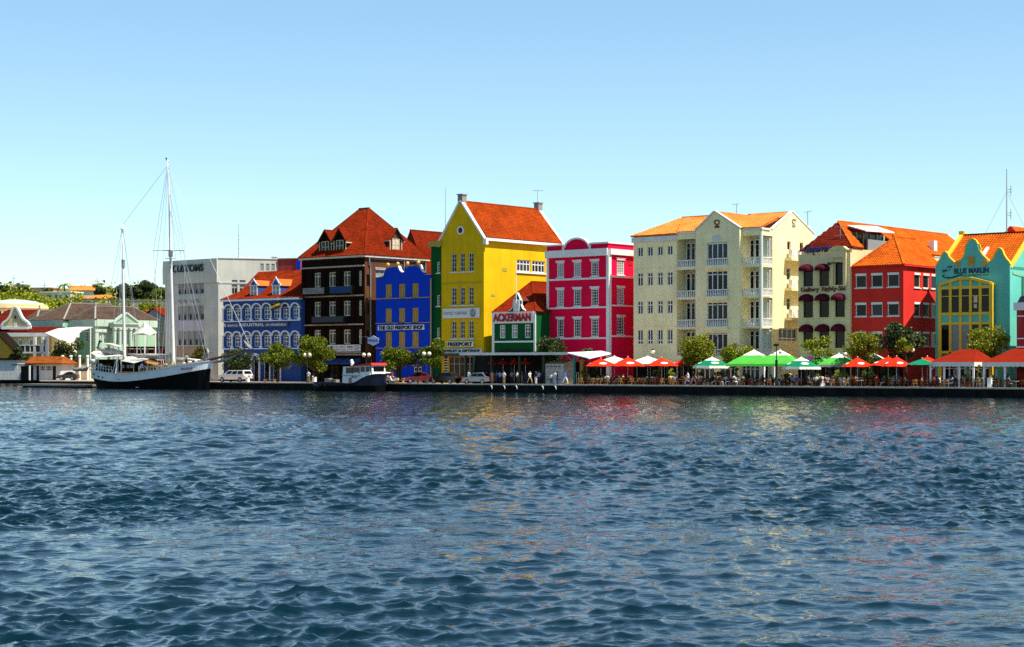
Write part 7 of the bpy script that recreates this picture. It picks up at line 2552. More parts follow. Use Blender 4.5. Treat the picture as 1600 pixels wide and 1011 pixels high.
# ================================================================== people (grown once per pose, then copied)
def skin_person(pose):
    J = {}
    def put(n, x, y, z, r):
        J[n] = (x, y, z, r)
    if pose == 'sit':
        put('pel', 0, .06, .55, .15); put('belly', 0, .05, .75, .145); put('chest', 0, .06, .95, .165); put('neck', 0, .03, 1.12, .06); put('head', 0, -.01, 1.25, .105); put('crown', 0, .0, 1.33, .085)
        for s, n in ((-1, 'l'), (1, 'r')):
            put('sh' + n, s * .19, .05, 1.05, .07); put('el' + n, s * .25, -.04, .80, .05); put('wr' + n, s * .16, -.26, .76, .036); put('ha' + n, s * .11, -.36, .78, .04)
            put('hip' + n, s * .09, .02, .50, .10); put('kn' + n, s * .12, -.40, .50, .075); put('an' + n, s * .12, -.40, .10, .048); put('to' + n, s * .12, -.56, .045, .04)
    else:
        st = {'stand': (0, 0, 0), 'walk': (.26, -.22, .12), 'wait': (.05, .04, .0)}[pose]
        put('pel', 0, 0, .93, .145); put('belly', 0, 0, 1.10, .135); put('chest', 0, -.01, 1.28, .165); put('neck', 0, 0, 1.46, .06); put('head', 0, -.03, 1.60, .105); put('crown', 0, -.02, 1.68, .085)
        for s, n in ((-1, 'l'), (1, 'r')):
            a = st[0] * s
            put('sh' + n, s * .19, 0, 1.39, .07); put('el' + n, s * .25, .03 + a * .6, 1.12, .05)
            if pose == 'wait' and s > 0:
                put('wr' + n, s * .16, -.22, 1.05, .036); put('ha' + n, s * .08, -.28, 1.08, .04)
            else:
                put('wr' + n, s * .25, -.05 + a, .88, .036); put('ha' + n, s * .24, -.08 + a * 1.1, .78, .042)
            put('hip' + n, s * .09, 0, .88, .10); put('kn' + n, s * .10, -.02 - a, .49, .07); put('an' + n, s * .10, .03 - a * 1.5 + (.12 if a < 0 else 0), .09 + (.06 if a < 0 else 0), .046); put('to' + n, s * .11, -.14 - a * 1.5 + (.12 if a < 0 else 0), .045, .04)
    E = [('pel', 'belly', 1), ('belly', 'chest', 1), ('chest', 'neck', 1), ('neck', 'head', 0), ('head', 'crown', 3)]
    for n in 'lr':
        E += [('chest', 'sh' + n, 1), ('sh' + n, 'el' + n, 1), ('el' + n, 'wr' + n, 0), ('wr' + n, 'ha' + n, 0), ('pel', 'hip' + n, 2), ('hip' + n, 'kn' + n, 2), ('kn' + n, 'an' + n, 2), ('an' + n, 'to' + n, 4)]
    names = list(J)
    me = bpy.data.meshes.new('skeleton')
    me.from_pydata([J[n][:3] for n in names], [(names.index(a), names.index(c)) for a, c, _ in E], [])
    o = bpy.data.objects.new('skeleton', me)
    C.objects.link(o)
    md = o.modifiers.new('skin', 'SKIN')
    for i, n in enumerate(names):
        me.skin_vertices[0].data[i].radius = (J[n][3], J[n][3] * (.72 if n in ('chest', 'belly', 'pel') else 1))
        me.skin_vertices[0].data[i].use_root = (n == 'pel')
    o.modifiers.new('sub', 'SUBSURF').levels = 1
    dg = bpy.context.evaluated_depsgraph_get()
    out = bpy.data.meshes.new_from_object(o.evaluated_get(dg))
    bpy.data.objects.remove(o)
    out.name = 'person_' + pose
    out.materials.clear()
    for m in ('skin_1', 'c_white', 'c_navy', 'hair_dark', 'c_black'):
        out.materials.append(MATS[m])
    segs = [(Vector(J[a][:3]), Vector(J[c][:3]), k) for a, c, k in E]
    hd = Vector(J['head'][:3])
    for p in out.polygons:
        cpt = p.center
        best, bk = 9e9, 0
        for a, c, k in segs:
            d = c - a
            t = max(0, min(1, (cpt - a).dot(d) / d.length_squared))
            q = (cpt - (a + d * t)).length
            if q < best:
                best, bk = q, k
        if (cpt - hd).length < .16 and (cpt.z > hd.z + .045 or (cpt.y > hd.y + .035 and cpt.z > hd.z - .06)):
            bk = 3
        elif bk == 3:
            bk = 0
        p.material_index = bk
        p.use_smooth = True
    return out
PM = {k: skin_person(k) for k in ('stand', 'walk', 'wait', 'sit')}
def person(pose, xyz, rz, top, bot, skin, label, group=None, hair='hair_dark', sc=1.0):
    o = bpy.data.objects.new('person', PM[pose])
    C.objects.link(o)
    o.location = xyz
    o.rotation_euler = (0, 0, rz)
    o.scale = (sc, sc, sc)
    for i, m in enumerate((SKINM[skin], top, bot, hair, 'c_black')):
        o.material_slots[i].link = 'OBJECT'
        o.material_slots[i].material = MATS[m]
    return tag(o, label, 'person', group)
SKINM = ['skin_0', 'skin_1', 'skin_2', 'skin_3']

# ================================================================== flat-roofed shelter with the kiosk
b = Bld('waterfront_shelter', 'long flat roofed waterfront shelter on teal posts in front of the green and pink shops', 'shelter', 897, 3.0, 38)
zt = b.z(551.6, 890)
zl = b.z(553.8, 890)
uL = b.u(724)
uR = b.u(893)
b.part('roof_slab', MB().box(uL, uR, -.6, 5.4, zl, zt), 'stone_grey')
b.part('fascia', MB().box(uL - .05, uR, -.75, -.602, zl - .05, zt + .1), 'white_trim')
b.part('soffit', MB().box(uL + .1, uR - .1, -.5, 5.3, zl - .06, zl - .004), 'dark_wood')
b.part('shade_panel', MB().box(b.u(738, 5.0), b.u(846, 5.0), 4.98, 5.06, 0, zl - .07), 'dark_inside')  # added dark panel so the space under the roof reads as shade
# the sunlit folded end of the roof
e0, e1, e2 = b.pf(884, 552.4, -.6), b.pf(920, 559.2, -1.6), b.pf(954.5, 551.6, 3.4)
wedge = MB()
A = Vector((uR - .2, -.75, zt + .06)); Bv = Vector(e1); Cv = Vector(e2); D = Vector((uR + 1.0, 5.0, zt + .3))
wedge.add([A, Bv, Cv, D, A - Vector((0, 0, .14)), Bv - Vector((0, 0, .14)), Cv - Vector((0, 0, .14)), D - Vector((0, 0, .14))], [(0, 1, 2, 3), (7, 6, 5, 4), (0, 4, 5, 1), (1, 5, 6, 2), (2, 6, 7, 3), (3, 7, 4, 0)])
b.part('folded_roof_end', wedge, 'white')
pm = []
for px, v_ in ((728, 0), (768, 0), (812, 0), (850, 0), (897.5, 0), (740, 4.8), (800, 4.8), (860, 4.8)):
    u = b.u(px, v_)
    b.box('post', 'teal_paint' if px > 880 else 'dark_green_metal', u - .13, u + .13, v_ - .13, v_ + .13, 0, zl - .062)
u = b.u(897.5)
b.part('brace', MB().bar((u, 0, zl - 1.0), (u + 1.3, -.3, zl + .0), .1).bar((u, 0, zl - 1.0), (u - 1.2, -.2, zl - .1), .1), 'teal_paint')
# kiosk
k = Bld('ticket_kiosk', 'pale kiosk box with small dark vents under the end of the shelter', 'kiosk', 880.5, 4.2, 38)
uk, vk = k.u(852), k.v(896)
zk = k.z(569, 866)
k.box('body', 'white_wall', uk, 0, 0, vk, 0, zk)
k.part('lid', MB().prism([(0, zk + .003), (vk, zk + .003), (vk, zk + .55), (0, zk + .05)], uk, 0, 'x'), 'cream_wall')
vt = MB()
for a, c_ in ((853.8, 857.2), (859.6, 863.6), (866, 870.4), (872.4, 876.4)):
    vt.box(k.u(a), k.u(c_), -.03, -.003, k.z(573.4, 866), k.z(572, 866))
vt.box(k.u(854), k.u(858), -.03, -.003, k.z(593, 866), k.z(592, 866)).box(k.u(872), k.u(876), -.03, -.003, k.z(593, 866), k.z(592, 866))
k.part('vent', vt, 'dark_metal')
gl = MB()
for j in range(1, 5):
    z_ = zk * j / 5
    gl.box(uk + .05, -.05, -.012, -.003, z_ - .015, z_ + .015)
for j in range(1, 4):
    u = uk * j / 4
    gl.box(u - .015, u + .015, -.011, -.0035, .1, zk - .3)
k.part('panel_joint', gl, 'stone_grey')
x, y = P(909.5, 3.0)
ps = thing('timber_post', 'thick brown timber post beside the last teal post of the shelter', 'post', (x, y, 0), -AQ)
part('shaft', MB().box(-.2, .2, -.2, .2, 0, 2.9), 'wood_bench', ps)
part('cap', MB().box(-.28, .28, -.28, .28, 2.903, 3.05), 'wood_bench', ps)
x, y = P(902.5, 1.6)
hp = thing('cream_hoop_stand', 'thin cream hoop stand on the quay right of the kiosk', 'stand', (x, y, 0), -AQ)
part('hoop', MB().tube([(-.16, 0, 0), (-.17, 0, 1.25), (-.08, 0, 1.5), (.08, 0, 1.5), (.17, 0, 1.25), (.16, 0, 0)], .035, 5), 'cream_trim', hp)
part('panel', MB().box(-.13, .13, -.02, .02, .1, .8), 'dark_metal', hp)

# ================================================================== parasols
def parasol(label, px, s, ya, yr, hw, m, n=8, top=None, valance=None, emblem=None, group='parasols over the quayside terrace', sq=False, rot=0.0, topf=.42, pole='white'):
    x, y = P(px, s)
    za, zr = ZY(ya, y), ZY(yr, y)
    r = hw * y / FPX * 1.1
    if n == 4:
        r *= 1.16
    o = thing('parasol', label, 'parasol', (x, y, 0), -AQ + rot, group)
    def ring(f, z, dz=0):
        return [(r * f * math.cos(2 * math.pi * (i + .5) / n), r * f * math.sin(2 * math.pi * (i + .5) / n), z + dz) for i in range(n)]
    def zf(f):
        return zr + (za - zr) * (1 - f) ** .92 if f < 1 else zr
    def cloth(f0, f1, m_, nm, parent, lift=0.0):
        mb = MB()
        K = 4
        for dz, flip in ((lift, 0), (lift - .03, 1)):
            vs = []
            for k in range(K + 1):
                f = f0 + (f1 - f0) * k / K
                rr = ring(max(f, .01), zf(f), dz)
                # each panel sags between its ribs
                for i in range(n):
                    a, d = rr[i], rr[(i + 1) % n]
                    vs.append(a)
                    vs.append(((a[0] + d[0]) / 2 * .985, (a[1] + d[1]) / 2 * .985, a[2] - .05 * f))
            q = 2 * n
            fs = []
            for k in range(K):
                for i in range(q):
                    j = (i + 1) % q
                    fs.append((k * q + i, k * q + j, (k + 1) * q + j, (k + 1) * q + i))
            mb.add(vs, fs)
        return part(nm, mb, m_, parent)
    if top:
        cloth(0, topf, top, 'canopy_top', o, .02)
        cn = cloth(topf * .97, 1, m, 'canopy', o)
    else:
        cn = cloth(0, 1, m, 'canopy', o)
    if valance:
        vb = MB()
        a0, a1 = ring(1.0, zr), ring(1.03, zr, -.26)
        for i in range(n):
            j = (i + 1) % n
            p0, p1, q0, q1 = Vector(a0[i]), Vector(a0[j]), Vector(a1[i]), Vector(a1[j])
            for t in range(4):
                c0, c1 = p0.lerp(p1, t / 4), p0.lerp(p1, (t + 1) / 4)
                d0, d1 = q0.lerp(q1, t / 4), q0.lerp(q1, (t + 1) / 4)
                md = (d0 + d1) / 2 - Vector((0, 0, .06))
                vb.poly([c0, c1, d1, md, d0])
        part('valance', vb, valance, cn)
    if emblem:
        for i in range(n):
            if i % 2 and n > 6:
                continue
            th = 2 * math.pi * (i + 1) / n
            rad = math.cos(math.pi / n) * r
            f = .70
            e = Vector((-math.sin(th), math.cos(th), 0))
            d = Vector((math.cos(th), math.sin(th), 0))
            c_ = d * rad * f
            dn = (d * rad * .25 + Vector((0, 0, zf(.95) - zf(.70)))).normalized()
            nn = e.cross(dn)
            if nn.z < 0:
                nn = -nn
            pts = []
            for j in range(12):
                a = 2 * math.pi * j / 12
                pts.append(c_ + Vector((0, 0, zf(f) - .03)) + e * .36 * math.cos(a) * (r / 1.7) + dn * .19 * math.sin(a) * (r / 1.7) + nn * .05)
            mb = MB().poly(pts)
            part('round_logo', mb, emblem, cn)
    part('pole', MB().tube([(0, 0, 0), (0, 0, za - .02)], .035, 6).sphere((0, 0, za + .06), .07, 6, 4), pole, o)
    part('base', MB().lathe([(.34, 0), (.34, .07), (.08, .12)], 10), 'dark_metal', o)
    rb = MB()
    for i in range(n):
        a = ring(.98, zf(.98), -.07)[i]
        rb.bar((0, 0, za - .12), a, .025)
    part('rib', rb, 'dark_metal', o)
    return o
parasol('first red parasol with a white oval next to the shelter roof', 939, 3.2, 560.2, 571.8, 26, 'canvas_red', emblem='letter_white')
parasol('second red parasol from the shelter, between two white ones', 981, 3.2, 558.2, 571.8, 27, 'canvas_red', emblem='letter_white')
parasol('third red parasol from the shelter, right of the second white one', 1034, 3.2, 559, 571.4, 25, 'canvas_red', emblem='letter_white')
parasol('shaded red parasol tucked under the tree behind the third red one', 1068, 7.0, 560.5, 571, 22, 'canvas_red', emblem='letter_white')
parasol('white parasol behind the first and second red parasols', 960, 6.5, 556.6, 567.5, 30, 'canvas_white', n=4, rot=.35)
parasol('white parasol behind the second and third red parasols', 1012, 6.5, 556.4, 568, 30, 'canvas_white', n=4, rot=.35)
parasol('round dark green parasol with a white top below the left tree', 1112.5, 2.8, 558, 571.6, 27, 'canvas_dark_green', top='canvas_white', valance='canvas_white', emblem='letter_white')
parasol('left of the two big bright green square parasols with white tops', 1178, 4.6, 546.8, 568.5, 38, 'canvas_green', n=4, top='canvas_white', rot=.25, valance='canvas_green')
parasol('right of the two big bright green square parasols with white tops', 1219, 4.6, 546.8, 568.5, 38, 'canvas_green', n=4, top='canvas_white', rot=.25, valance='canvas_green')
parasol('round dark green parasol with a white top right of the big green pair', 1252, 2.6, 558.2, 573.2, 27, 'canvas_dark_green', top='canvas_white', valance='canvas_white', emblem='letter_white')
parasol('pale topped green parasol behind the round no parking sign', 1271, 7.5, 552.6, 567, 28, 'canvas_green', n=4, top='sign_white', rot=.2)
parasol('bright green square parasol in front of the sand coloured gallery', 1311, 6.4, 552.4, 569.5, 30, 'canvas_green', n=4, top='sign_white', rot=.2, valance='stone_grey')
parasol('red parasol with a white oval below the gallery', 1340, 2.8, 558.4, 572.6, 23, 'canvas_red', emblem='letter_white')
parasol('white topped green parasol behind the red one below the gallery', 1362, 8.0, 550.4, 563, 24, 'canvas_green', n=4, top='canvas_white', topf=.8, rot=.3)
parasol('left of the two overlapping red parasols in front of the red house', 1388, 3.4, 557.2, 570.8, 27, 'canvas_red', emblem='letter_white')
parasol('right of the two overlapping red parasols in front of the red house', 1401, 2.2, 557.0, 572.2, 22, 'canvas_red', emblem='letter_white')
parasol('plain dark green parasol between the red house and the brick red awnings', 1441, 2.6, 560.6, 569.6, 25, 'canvas_dark_green', n=4, rot=.3)
parasol('red parasol behind the plain dark green one', 1449, 5.0, 557.2, 570.6, 26, 'canvas_red', emblem='letter_white')
for i, px in enumerate((770, 786, 803.5, 821)):
    parasol(['dim red parasol leftmost in the shade under the shelter', 'dim red parasol second from the left under the shelter', 'dim red parasol third from the left under the shelter', 'dim red parasol rightmost in the shade under the shelter'][i], px, 6.2, 561.5, 568.5, 8.2, 'canvas_red', group='red parasols under the shelter')
# brick red rectangular awnings at the right
def awning_tent(label, p0, p1, pa0, pa1, ya, yr, s0, s1):
    x, y = P((p0 + p1) / 2, s0)
    o = thing('awning_tent', label, 'awning', (x, y, 0), -AQ, 'brick red awning tents at the right')
    L_ = (QU(p1, s0) - QU(p0, s0))
    zr, za = ZY(yr, y), ZY(ya, P((pa0 + pa1) / 2, (s0 + s1) / 2)[1])
    sm_ = (s0 + s1) / 2 - s0
    D = s1 - s0
    um0, um1 = QU(pa0, s0 + sm_) - QU((p0 + p1) / 2, s0), QU(pa1, s0 + sm_) - QU((p0 + p1) / 2, s0)
    c = [(-L_ / 2, 0, zr), (L_ / 2, 0, zr), (L_ / 2, D, zr), (-L_ / 2, D, zr)]
    A, B = (um0, sm_, za), (um1, sm_, za)
    mb = MB()
    for q in ([c[0], c[1], B, A], [c[1], c[2], B], [c[2], c[3], A, B], [c[3], c[0], A]):
        # sagging cloth: subdivide once
        q = [Vector(v) for v in q]
        mb.add(q, [tuple(range(len(q)))])
        mb.add([v - Vector((0, 0, .04)) for v in q], [tuple(range(len(q)))[::-1]])
    cn = part('canopy', mb, 'canvas_brick', o)
    vb = MB()
    for a, d in ((c[0], c[1]), (c[1], c[2]), (c[3], c[0])):
        a, d = Vector(a), Vector(d)
        k = 14
        for i in range(k):
            e0, e1 = a.lerp(d, i / k), a.lerp(d, (i + 1) / k)
            vb.poly([e0, e1, e1 - Vector((0, .04, .42)), (e0 + e1) / 2 - Vector((0, .05, .5)), e0 - Vector((0, .04, .42))])
    part('valance', vb, 'canvas_white', cn)
    for cx_ in (-L_ / 2 + .15, -L_ / 6, L_ / 6, L_ / 2 - .15):
        for cy_ in (.15, D - .15):
            part('post', MB().box(cx_ - .09, cx_ + .09, cy_ - .09, cy_ + .09, 0, zr - .02), 'white', o)
    for sx in (-1, 1):
        part('brace', MB().bar((sx * (L_ / 2 - .15), .15, zr - .9), (sx * (L_ / 2 - 1.0), .15, zr - .05), .07), 'white', o)
    return o
awning_tent('brick red awning tent with a white valance in front of the turquoise house', 1451, 1522, 1502, 1526, 546.0, 565.8, 1.6, 8.2)
awning_tent('brick red awning tent with a white valance cut off by the right edge', 1534, 1640, 1582, 1606, 545.0, 566.0, 1.6, 8.2)

# dark sheet: terrace shade put into colour, a few millimetres above the quay surface
mat('terrace_shade', (0.075, 0.050, 0.036), 0.85, var=0.4, vscale=0.6, spec=0.1)
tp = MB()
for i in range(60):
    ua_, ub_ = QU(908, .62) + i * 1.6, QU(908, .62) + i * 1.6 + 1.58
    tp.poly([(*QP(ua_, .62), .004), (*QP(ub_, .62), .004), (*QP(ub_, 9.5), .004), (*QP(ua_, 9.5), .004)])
o = part('terrace_shade_sheet', tp, 'terrace_shade')
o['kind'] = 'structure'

# ================================================================== terrace furniture
def chair_mesh(m):
    c = MB()
    c.box(-.22, .22, -.22, .22, .42, .47)
    for x in (-.2, .17):
        c.box(x, x + .03, -.21, -.18, 0, .42).box(x, x + .03, .18, .21, 0, .42)
    arc = [(.24 * math.cos(R(a)), .02 + .22 * math.sin(R(a))) for a in range(-10, 191, 25)]
    for i in range(len(arc) - 1):
        (x0, y0), (x1, y1) = arc[i], arc[i + 1]
        c.add([(x0, y0, .66), (x1, y1, .66), (x1 * 1.04, y1 * 1.1, .88), (x0 * 1.04, y0 * 1.1, .88), (x0 * .88, y0 * .88, .66), (x1 * .88, y1 * .88, .66), (x1 * .92, y1 * .96, .88), (x0 * .92, y0 * .96, .88)],
              [(0, 1, 2, 3), (7, 6, 5, 4), (3, 2, 6, 7), (0, 4, 5, 1)])
    for a in (0, 45, 90, 135, 180):
        x0, y0 = .22 * math.cos(R(a)), .02 + .2 * math.sin(R(a))
        c.box(x0 - .015, x0 + .015, y0 - .015, y0 + .015, .47, .67)
    return c.mesh('terrace_chair', m)
CHM = {m: chair_mesh(m) for m in ('rattan', 'rattan_light')}
def table_mesh(m, r_=.42):
    return MB().lathe([(r_, .70), (r_, .745)], 14).lathe([(.22, 0), (.22, .03), (.035, .06), (.035, .70)], 8).mesh('cafe_table', m)
TBM = {m: table_mesh(m) for m in ('table_top', 'table_cloth')}
SECT = [(908, 958, 'under the first red parasol'), (958, 1006, 'under the second red parasol'), (1006, 1060, 'under the third red parasol'), (1060, 1092, 'on the open quay'),
        (1092, 1138, 'under the left dark green parasol'), (1138, 1228, 'under the big bright green parasols'), (1228, 1282, 'under the right dark green parasol'),
        (1282, 1322, 'before the sand coloured gallery'), (1322, 1366, 'under the single red parasol'), (1366, 1424, 'under the overlapping red parasols'),
        (1424, 1452, 'under the plain green parasol'), (1452, 1530, 'under the left brick red tent'), (1530, 1660, 'under the right brick red tent')]
def sect(px):
    for a, c_, t in SECT:
        if a <= px < c_:
            return t
    return SECT[-1][2]
rs = random.Random(77)
tops = ['c_white', 'c_white', 'c_blue', 'c_navy', 'c_red', 'c_grey', 'c_khaki', 'c_black', 'c_sky', 'c_pink', 'c_green', 'c_yellow']
CW = {'c_white': 'white', 'c_blue': 'blue', 'c_navy': 'navy', 'c_red': 'red', 'c_grey': 'grey', 'c_khaki': 'khaki', 'c_black': 'black', 'c_sky': 'light blue', 'c_pink': 'pink', 'c_green': 'green', 'c_yellow': 'yellow'}
RWORD = {0: 'front row', 1: 'middle row', 2: 'back row'}
FACE = lambda rz: ['facing the water', 'facing right', 'facing inland', 'facing left'][int(((rz + AQ) % (2 * math.pi)) / (math.pi / 2) + .5) % 4]
px2u = lambda px, s: QU(px, s)
for row, (s, step, keep) in enumerate(((1.55, 1.95, 1.0), (3.5, 2.1, .95), (5.7, 2.3, .75))):
    u = QU(914, s)
    uend = QU(1640, s)
    while u < uend:
        uu = u + rs.uniform(-.25, .25)
        u += step
        ss = s + rs.uniform(-.25, .25)
        x, y = QP(uu, ss)
        px = CX + x / y * FPX
        if rs.random() > keep or (1066 < px < 1090 and row == 0):
            continue
        where = sect(px)
        tm = 'table_cloth' if rs.random() < .22 else 'table_top'
        tag(link('cafe_table', TBM[tm], None, (x, y, 0), 0), ('round table with a pale cloth ' if tm == 'table_cloth' else 'round brown table ') + where + ', ' + RWORD[row], 'table', 'cafe tables ' + where)
        a0 = rs.uniform(0, 6.28)
        k = rs.choice([3, 4, 4]) if row < 2 else rs.choice([2, 3])
        for i in range(k):
            a = a0 + 6.283 * i / k + rs.uniform(-.2, .2)
            rad = rs.uniform(.62, .78)
            cx_, cy_ = x + rad * math.cos(a), y + rad * math.sin(a)
            rz = a - math.pi / 2
            cm_ = 'rattan_light' if (px < 1100 and rs.random() < .65) or rs.random() < .2 else 'rattan'
            tag(link('terrace_chair', CHM[cm_], None, (cx_, cy_, 0), rz), ('light tan' if cm_ == 'rattan_light' else 'dark brown') + ' chair ' + FACE(rz) + ' ' + where + ', ' + RWORD[row], 'chair', 'rattan chairs ' + where)
            if rs.random() < (.48 if row < 2 else .3):
                t_ = rs.choice(tops)
                person('sit', (cx_, cy_, -.02), rz, t_, rs.choice(['c_navy', 'c_khaki', 'c_black', 'c_white', 'c_grey']), rs.randrange(4), 'seated person, %s top, %s %s, %s' % (CW[t_], FACE(rz), where, RWORD[row]), 'people seated ' + where, sc=rs.uniform(.94, 1.03))
# standing people: pixel, depth, pose, turn, top, trousers, skin, label
FOLK = [
    (769, 2.4, 'stand', .3, 'c_khaki', 'c_khaki', 1, 'standing person in a khaki outfit leftmost of the crowd under the shelter'),
    (776, 2.8, 'wait', -.4, 'c_blue', 'c_navy', 0, 'person in a blue shirt second from the left in the crowd under the shelter'),
    (787.5, 1.2, 'stand', 0, 'c_white', 'c_khaki', 1, 'person in a white shirt and dark shorts standing at the quay edge under the shelter'),
    (781, 3.0, 'stand', .9, 'c_sky', 'c_navy', 3, 'person in light blue behind the white shirted one under the shelter'),
    (800, 3.2, 'wait', .5, 'c_grey', 'c_black', 0, 'person in grey in the shade under the dim red parasols'),
    (808, 2.0, 'stand', 2.6, 'c_white', 'c_black', 3, 'person in a white top seen from behind in the middle of the crowd'),
    (816, 2.9, 'wait', -1.0, 'c_green', 'c_grey', 1, 'person in a green top near the middle of the crowd'),
    (822, 2.5, 'stand', .2, 'c_navy', 'c_navy', 0, 'person in all navy clothes beside the green topped one'),
    (828, 1.6, 'walk', 1.2, 'c_white', 'c_khaki', 2, 'person in a white shirt and tan trousers walking left of the tall one'),
    (837.5, 1.4, 'stand', -.2, 'c_navy', 'c_white', 1, 'person in a navy top and white trousers standing at the quay edge'),
    (842, 2.2, 'wait', .7, 'c_sky', 'c_navy', 0, 'person in a light blue shirt with a bent arm right of the white trousers'),
    (847, 2.8, 'stand', 1.8, 'c_black', 'c_black', 3, 'person in black just left of the kiosk'),
    (861.5, 1.6, 'stand', .4, 'c_white', 'c_navy', 0, 'short person in a white top left of the group before the kiosk', .84),
    (867, 1.7, 'wait', -.3, 'c_white', 'c_sky', 1, 'person in a white shirt and light jeans amid the group before the kiosk'),
    (871, 1.5, 'stand', -.8, 'c_navy', 'c_navy', 3, 'person in dark navy at the right of the group before the kiosk'),
    (883.5, 1.1, 'walk', 1.3, 'c_blue', 'c_white', 1, 'person in a bright blue shirt and white trousers walking past the kiosk'),
    (1075, .95, 'walk', -1.2, 'c_white', 'c_sky', 2, 'person in a white shirt and jeans walking along the open quay'),
    (1083.5, 1.0, 'walk', 1.3, 'c_black', 'c_pink', 2, 'person in a dark top and pale skirt colours walking on the open quay'),
    (482, 1.2, 'stand', .2, 'c_white', 'c_khaki', 1, 'person in a white shirt standing at the quay edge left of the pilot boat'),
    (612, 1.6, 'wait', .4, 'c_red', 'c_navy', 0, 'person in a red top standing by the bench right of the pilot boat'),
    (1163, 8.5, 'stand', .2, 'c_navy', 'c_black', 1, 'waiter in navy standing behind the big green parasols'),
    (1234, 8.0, 'stand', -.5, 'c_white', 'c_black', 0, 'waiter in a white shirt standing behind the dark green parasol'),
    (1402, 7.0, 'stand', .4, 'c_sky', 'c_navy', 1, 'person in light blue standing deep under the overlapping red parasols'),
    (1573, 6.0, 'stand', .1, 'c_blue', 'c_black', 2, 'person in a blue shirt standing under the right brick red awning tent'),
    (732, 9.4, 'stand', .1, 'c_white', 'c_navy', 1, 'person in white standing in the doorway of the yellow house'),
]
for f in FOLK:
    px, s, pose, rz, t_, b_, sk, lab = f[:8]
    x, y = P(px, s)
    person(pose, (x, y, 0), -AQ + rz, t_, b_, sk, lab, 'people standing on the quay', sc=f[8] if len(f) > 8 else 1.0)

for i, (px, v_, rz, t_, b_) in enumerate(((158, -1.9, .4, 'c_white', 'c_navy'), (171, -2.0, -.6, 'c_red', 'c_khaki'), (222, -2.2, 1.0, 'c_sky', 'c_navy'), (291, -.4, .2, 'c_white', 'c_black'))):
    sh = Bld(None, '', '', 329.5, -3.4, 37)
    u_ = sh.u(px, v_)
    zd = sh.z((583.6, 586.6, 585, 571.5)[i], px, v_)
    person('wait' if i % 2 else 'stand', (sh.O[0] + u_ * sh.d[0] + v_ * sh.n[0], sh.O[1] + u_ * sh.d[1] + v_ * sh.n[1], zd), -sh.a + rz, t_, b_, i % 4,
           ('person in a white shirt at the stern rail of the ship', 'person in a red top under the stern awning of the ship', 'person in light blue beside the cream deckhouse of the ship', 'person in a white shirt on the foredeck of the ship')[i], 'people aboard the ship')

# ================================================================== trees along the quay
def qtree(px, s, yb, yt, wpx, label, m, seed, n=3600, trunk=None, **k):
    k.setdefault('lobes', 22)
    k.setdefault('gap', 1.1)
    k['size'] = k.get('size', .3) * .9
    n = int(n * 1.1)
    x, y = P(px, s)
    zt = ZY(yt, y)
    z0 = ZY(yb, y)
    return tree('quay_tree', label, 'tree', (x, y, 0), max(z0, .6), wpx * y / FPX * 1.18, (zt - z0) * 1.05, n, m, seed, group='trees along the quay', **k)
qtree(372, 5.5, 580, 541, 52, 'dark bushy tree behind the white off-road car', 'leaf_dark', 51, 3200, size=.34)
qtree(434, 4.5, 575, 533, 52, 'dark green tree in front of the blue arcaded bank', 'leaf_green', 52, 3600, size=.32)
qtree(490, 4.5, 578, 519, 54, 'tall leafy tree in front of the brown brick house', 'leaf_green', 53, 5200, size=.32)
qtree(619, 3.5, 578, 534, 44, 'rounded green tree in front of the cobalt blue house', 'leaf_green', 54, 4400, size=.30, lobes=18)
qtree(676, 3.2, 575, 520, 36, 'rounded green tree between the cobalt and the yellow house', 'leaf_green', 55, 4200, size=.30, lobes=18)
qtree(653, 5.0, 572, 543, 34, 'darker tree behind the double globe lamp before the cobalt house', 'leaf_dark', 66, 2400, size=.30)
qtree(858, 9.0, 566, 523, 42, 'dark tree rising behind the shelter between the green shop and the pink house', 'leaf_dark', 56, 3400, size=.30)
qtree(1090, 7.0, 572, 515, 58, 'light green tree in front of the cream apartment house gable', 'leaf_light', 57, 5200, size=.28, lobes=20)
qtree(1146, 7.5, 572, 532, 58, 'wide low green tree left of the big green parasols', 'leaf_light', 58, 3600, size=.28)
qtree(1281, 6.5, 562, 518, 44, 'sparse twisted tree in front of the sand coloured gallery', 'leaf_light', 59, 900, size=.30, lobes=9, gap=1.15, tr=.10)
qtree(1352, 6.5, 566, 514, 52, 'light green tree in front of the left half of the red house', 'leaf_light', 60, 3000, size=.28)
qtree(1404, 6.5, 566, 498, 58, 'dense dark green tree in front of the corner of the red house', 'leaf_dark', 61, 4600, size=.36)
qtree(1416, 4.6, 560, 528, 30, 'small light tree before the dense dark one at the red house', 'leaf_light', 67, 700, size=.30, lobes=7)
qtree(1541, 9.0, 560, 506, 58, 'light leaved tree in front of the turquoise house', 'leaf_light', 62, 2800, size=.30, lobes=18)
def bush(px, s, yb, yt, wpx, label, m, seed, n=900, group='potted plants on the terrace', pot=True, size=.2):
    x, y = P(px, s)
    zt, z0 = ZY(yt, y), max(ZY(yb, y), 0)
    o = thing('potted_plant' if pot else 'bush', label, 'plant', (x, y, 0), 0, group)
    w_, h_ = wpx * y / FPX, zt - z0
    if pot:
        part('pot', MB().lathe([(.2, 0), (.27, .45), (.3, .5), (.24, .5)], 10), 'plant_pot', o)
    pts, ce = crown_pts(n, w_, h_, seed, 8, (0, 0, z0 + h_ * .5))
    t = MB()
    for c_ in ce[:6]:
        t.tube([(0, 0, .02 if not pot else .45), Vector(c_) * .6 + Vector((0, 0, .2)), Vector(c_)], [.03, .02, .01], 4)
    part('stem', t, 'bark', o)
    link('foliage', leafmesh('foliage', pts, size, m, seed), o)
    return o
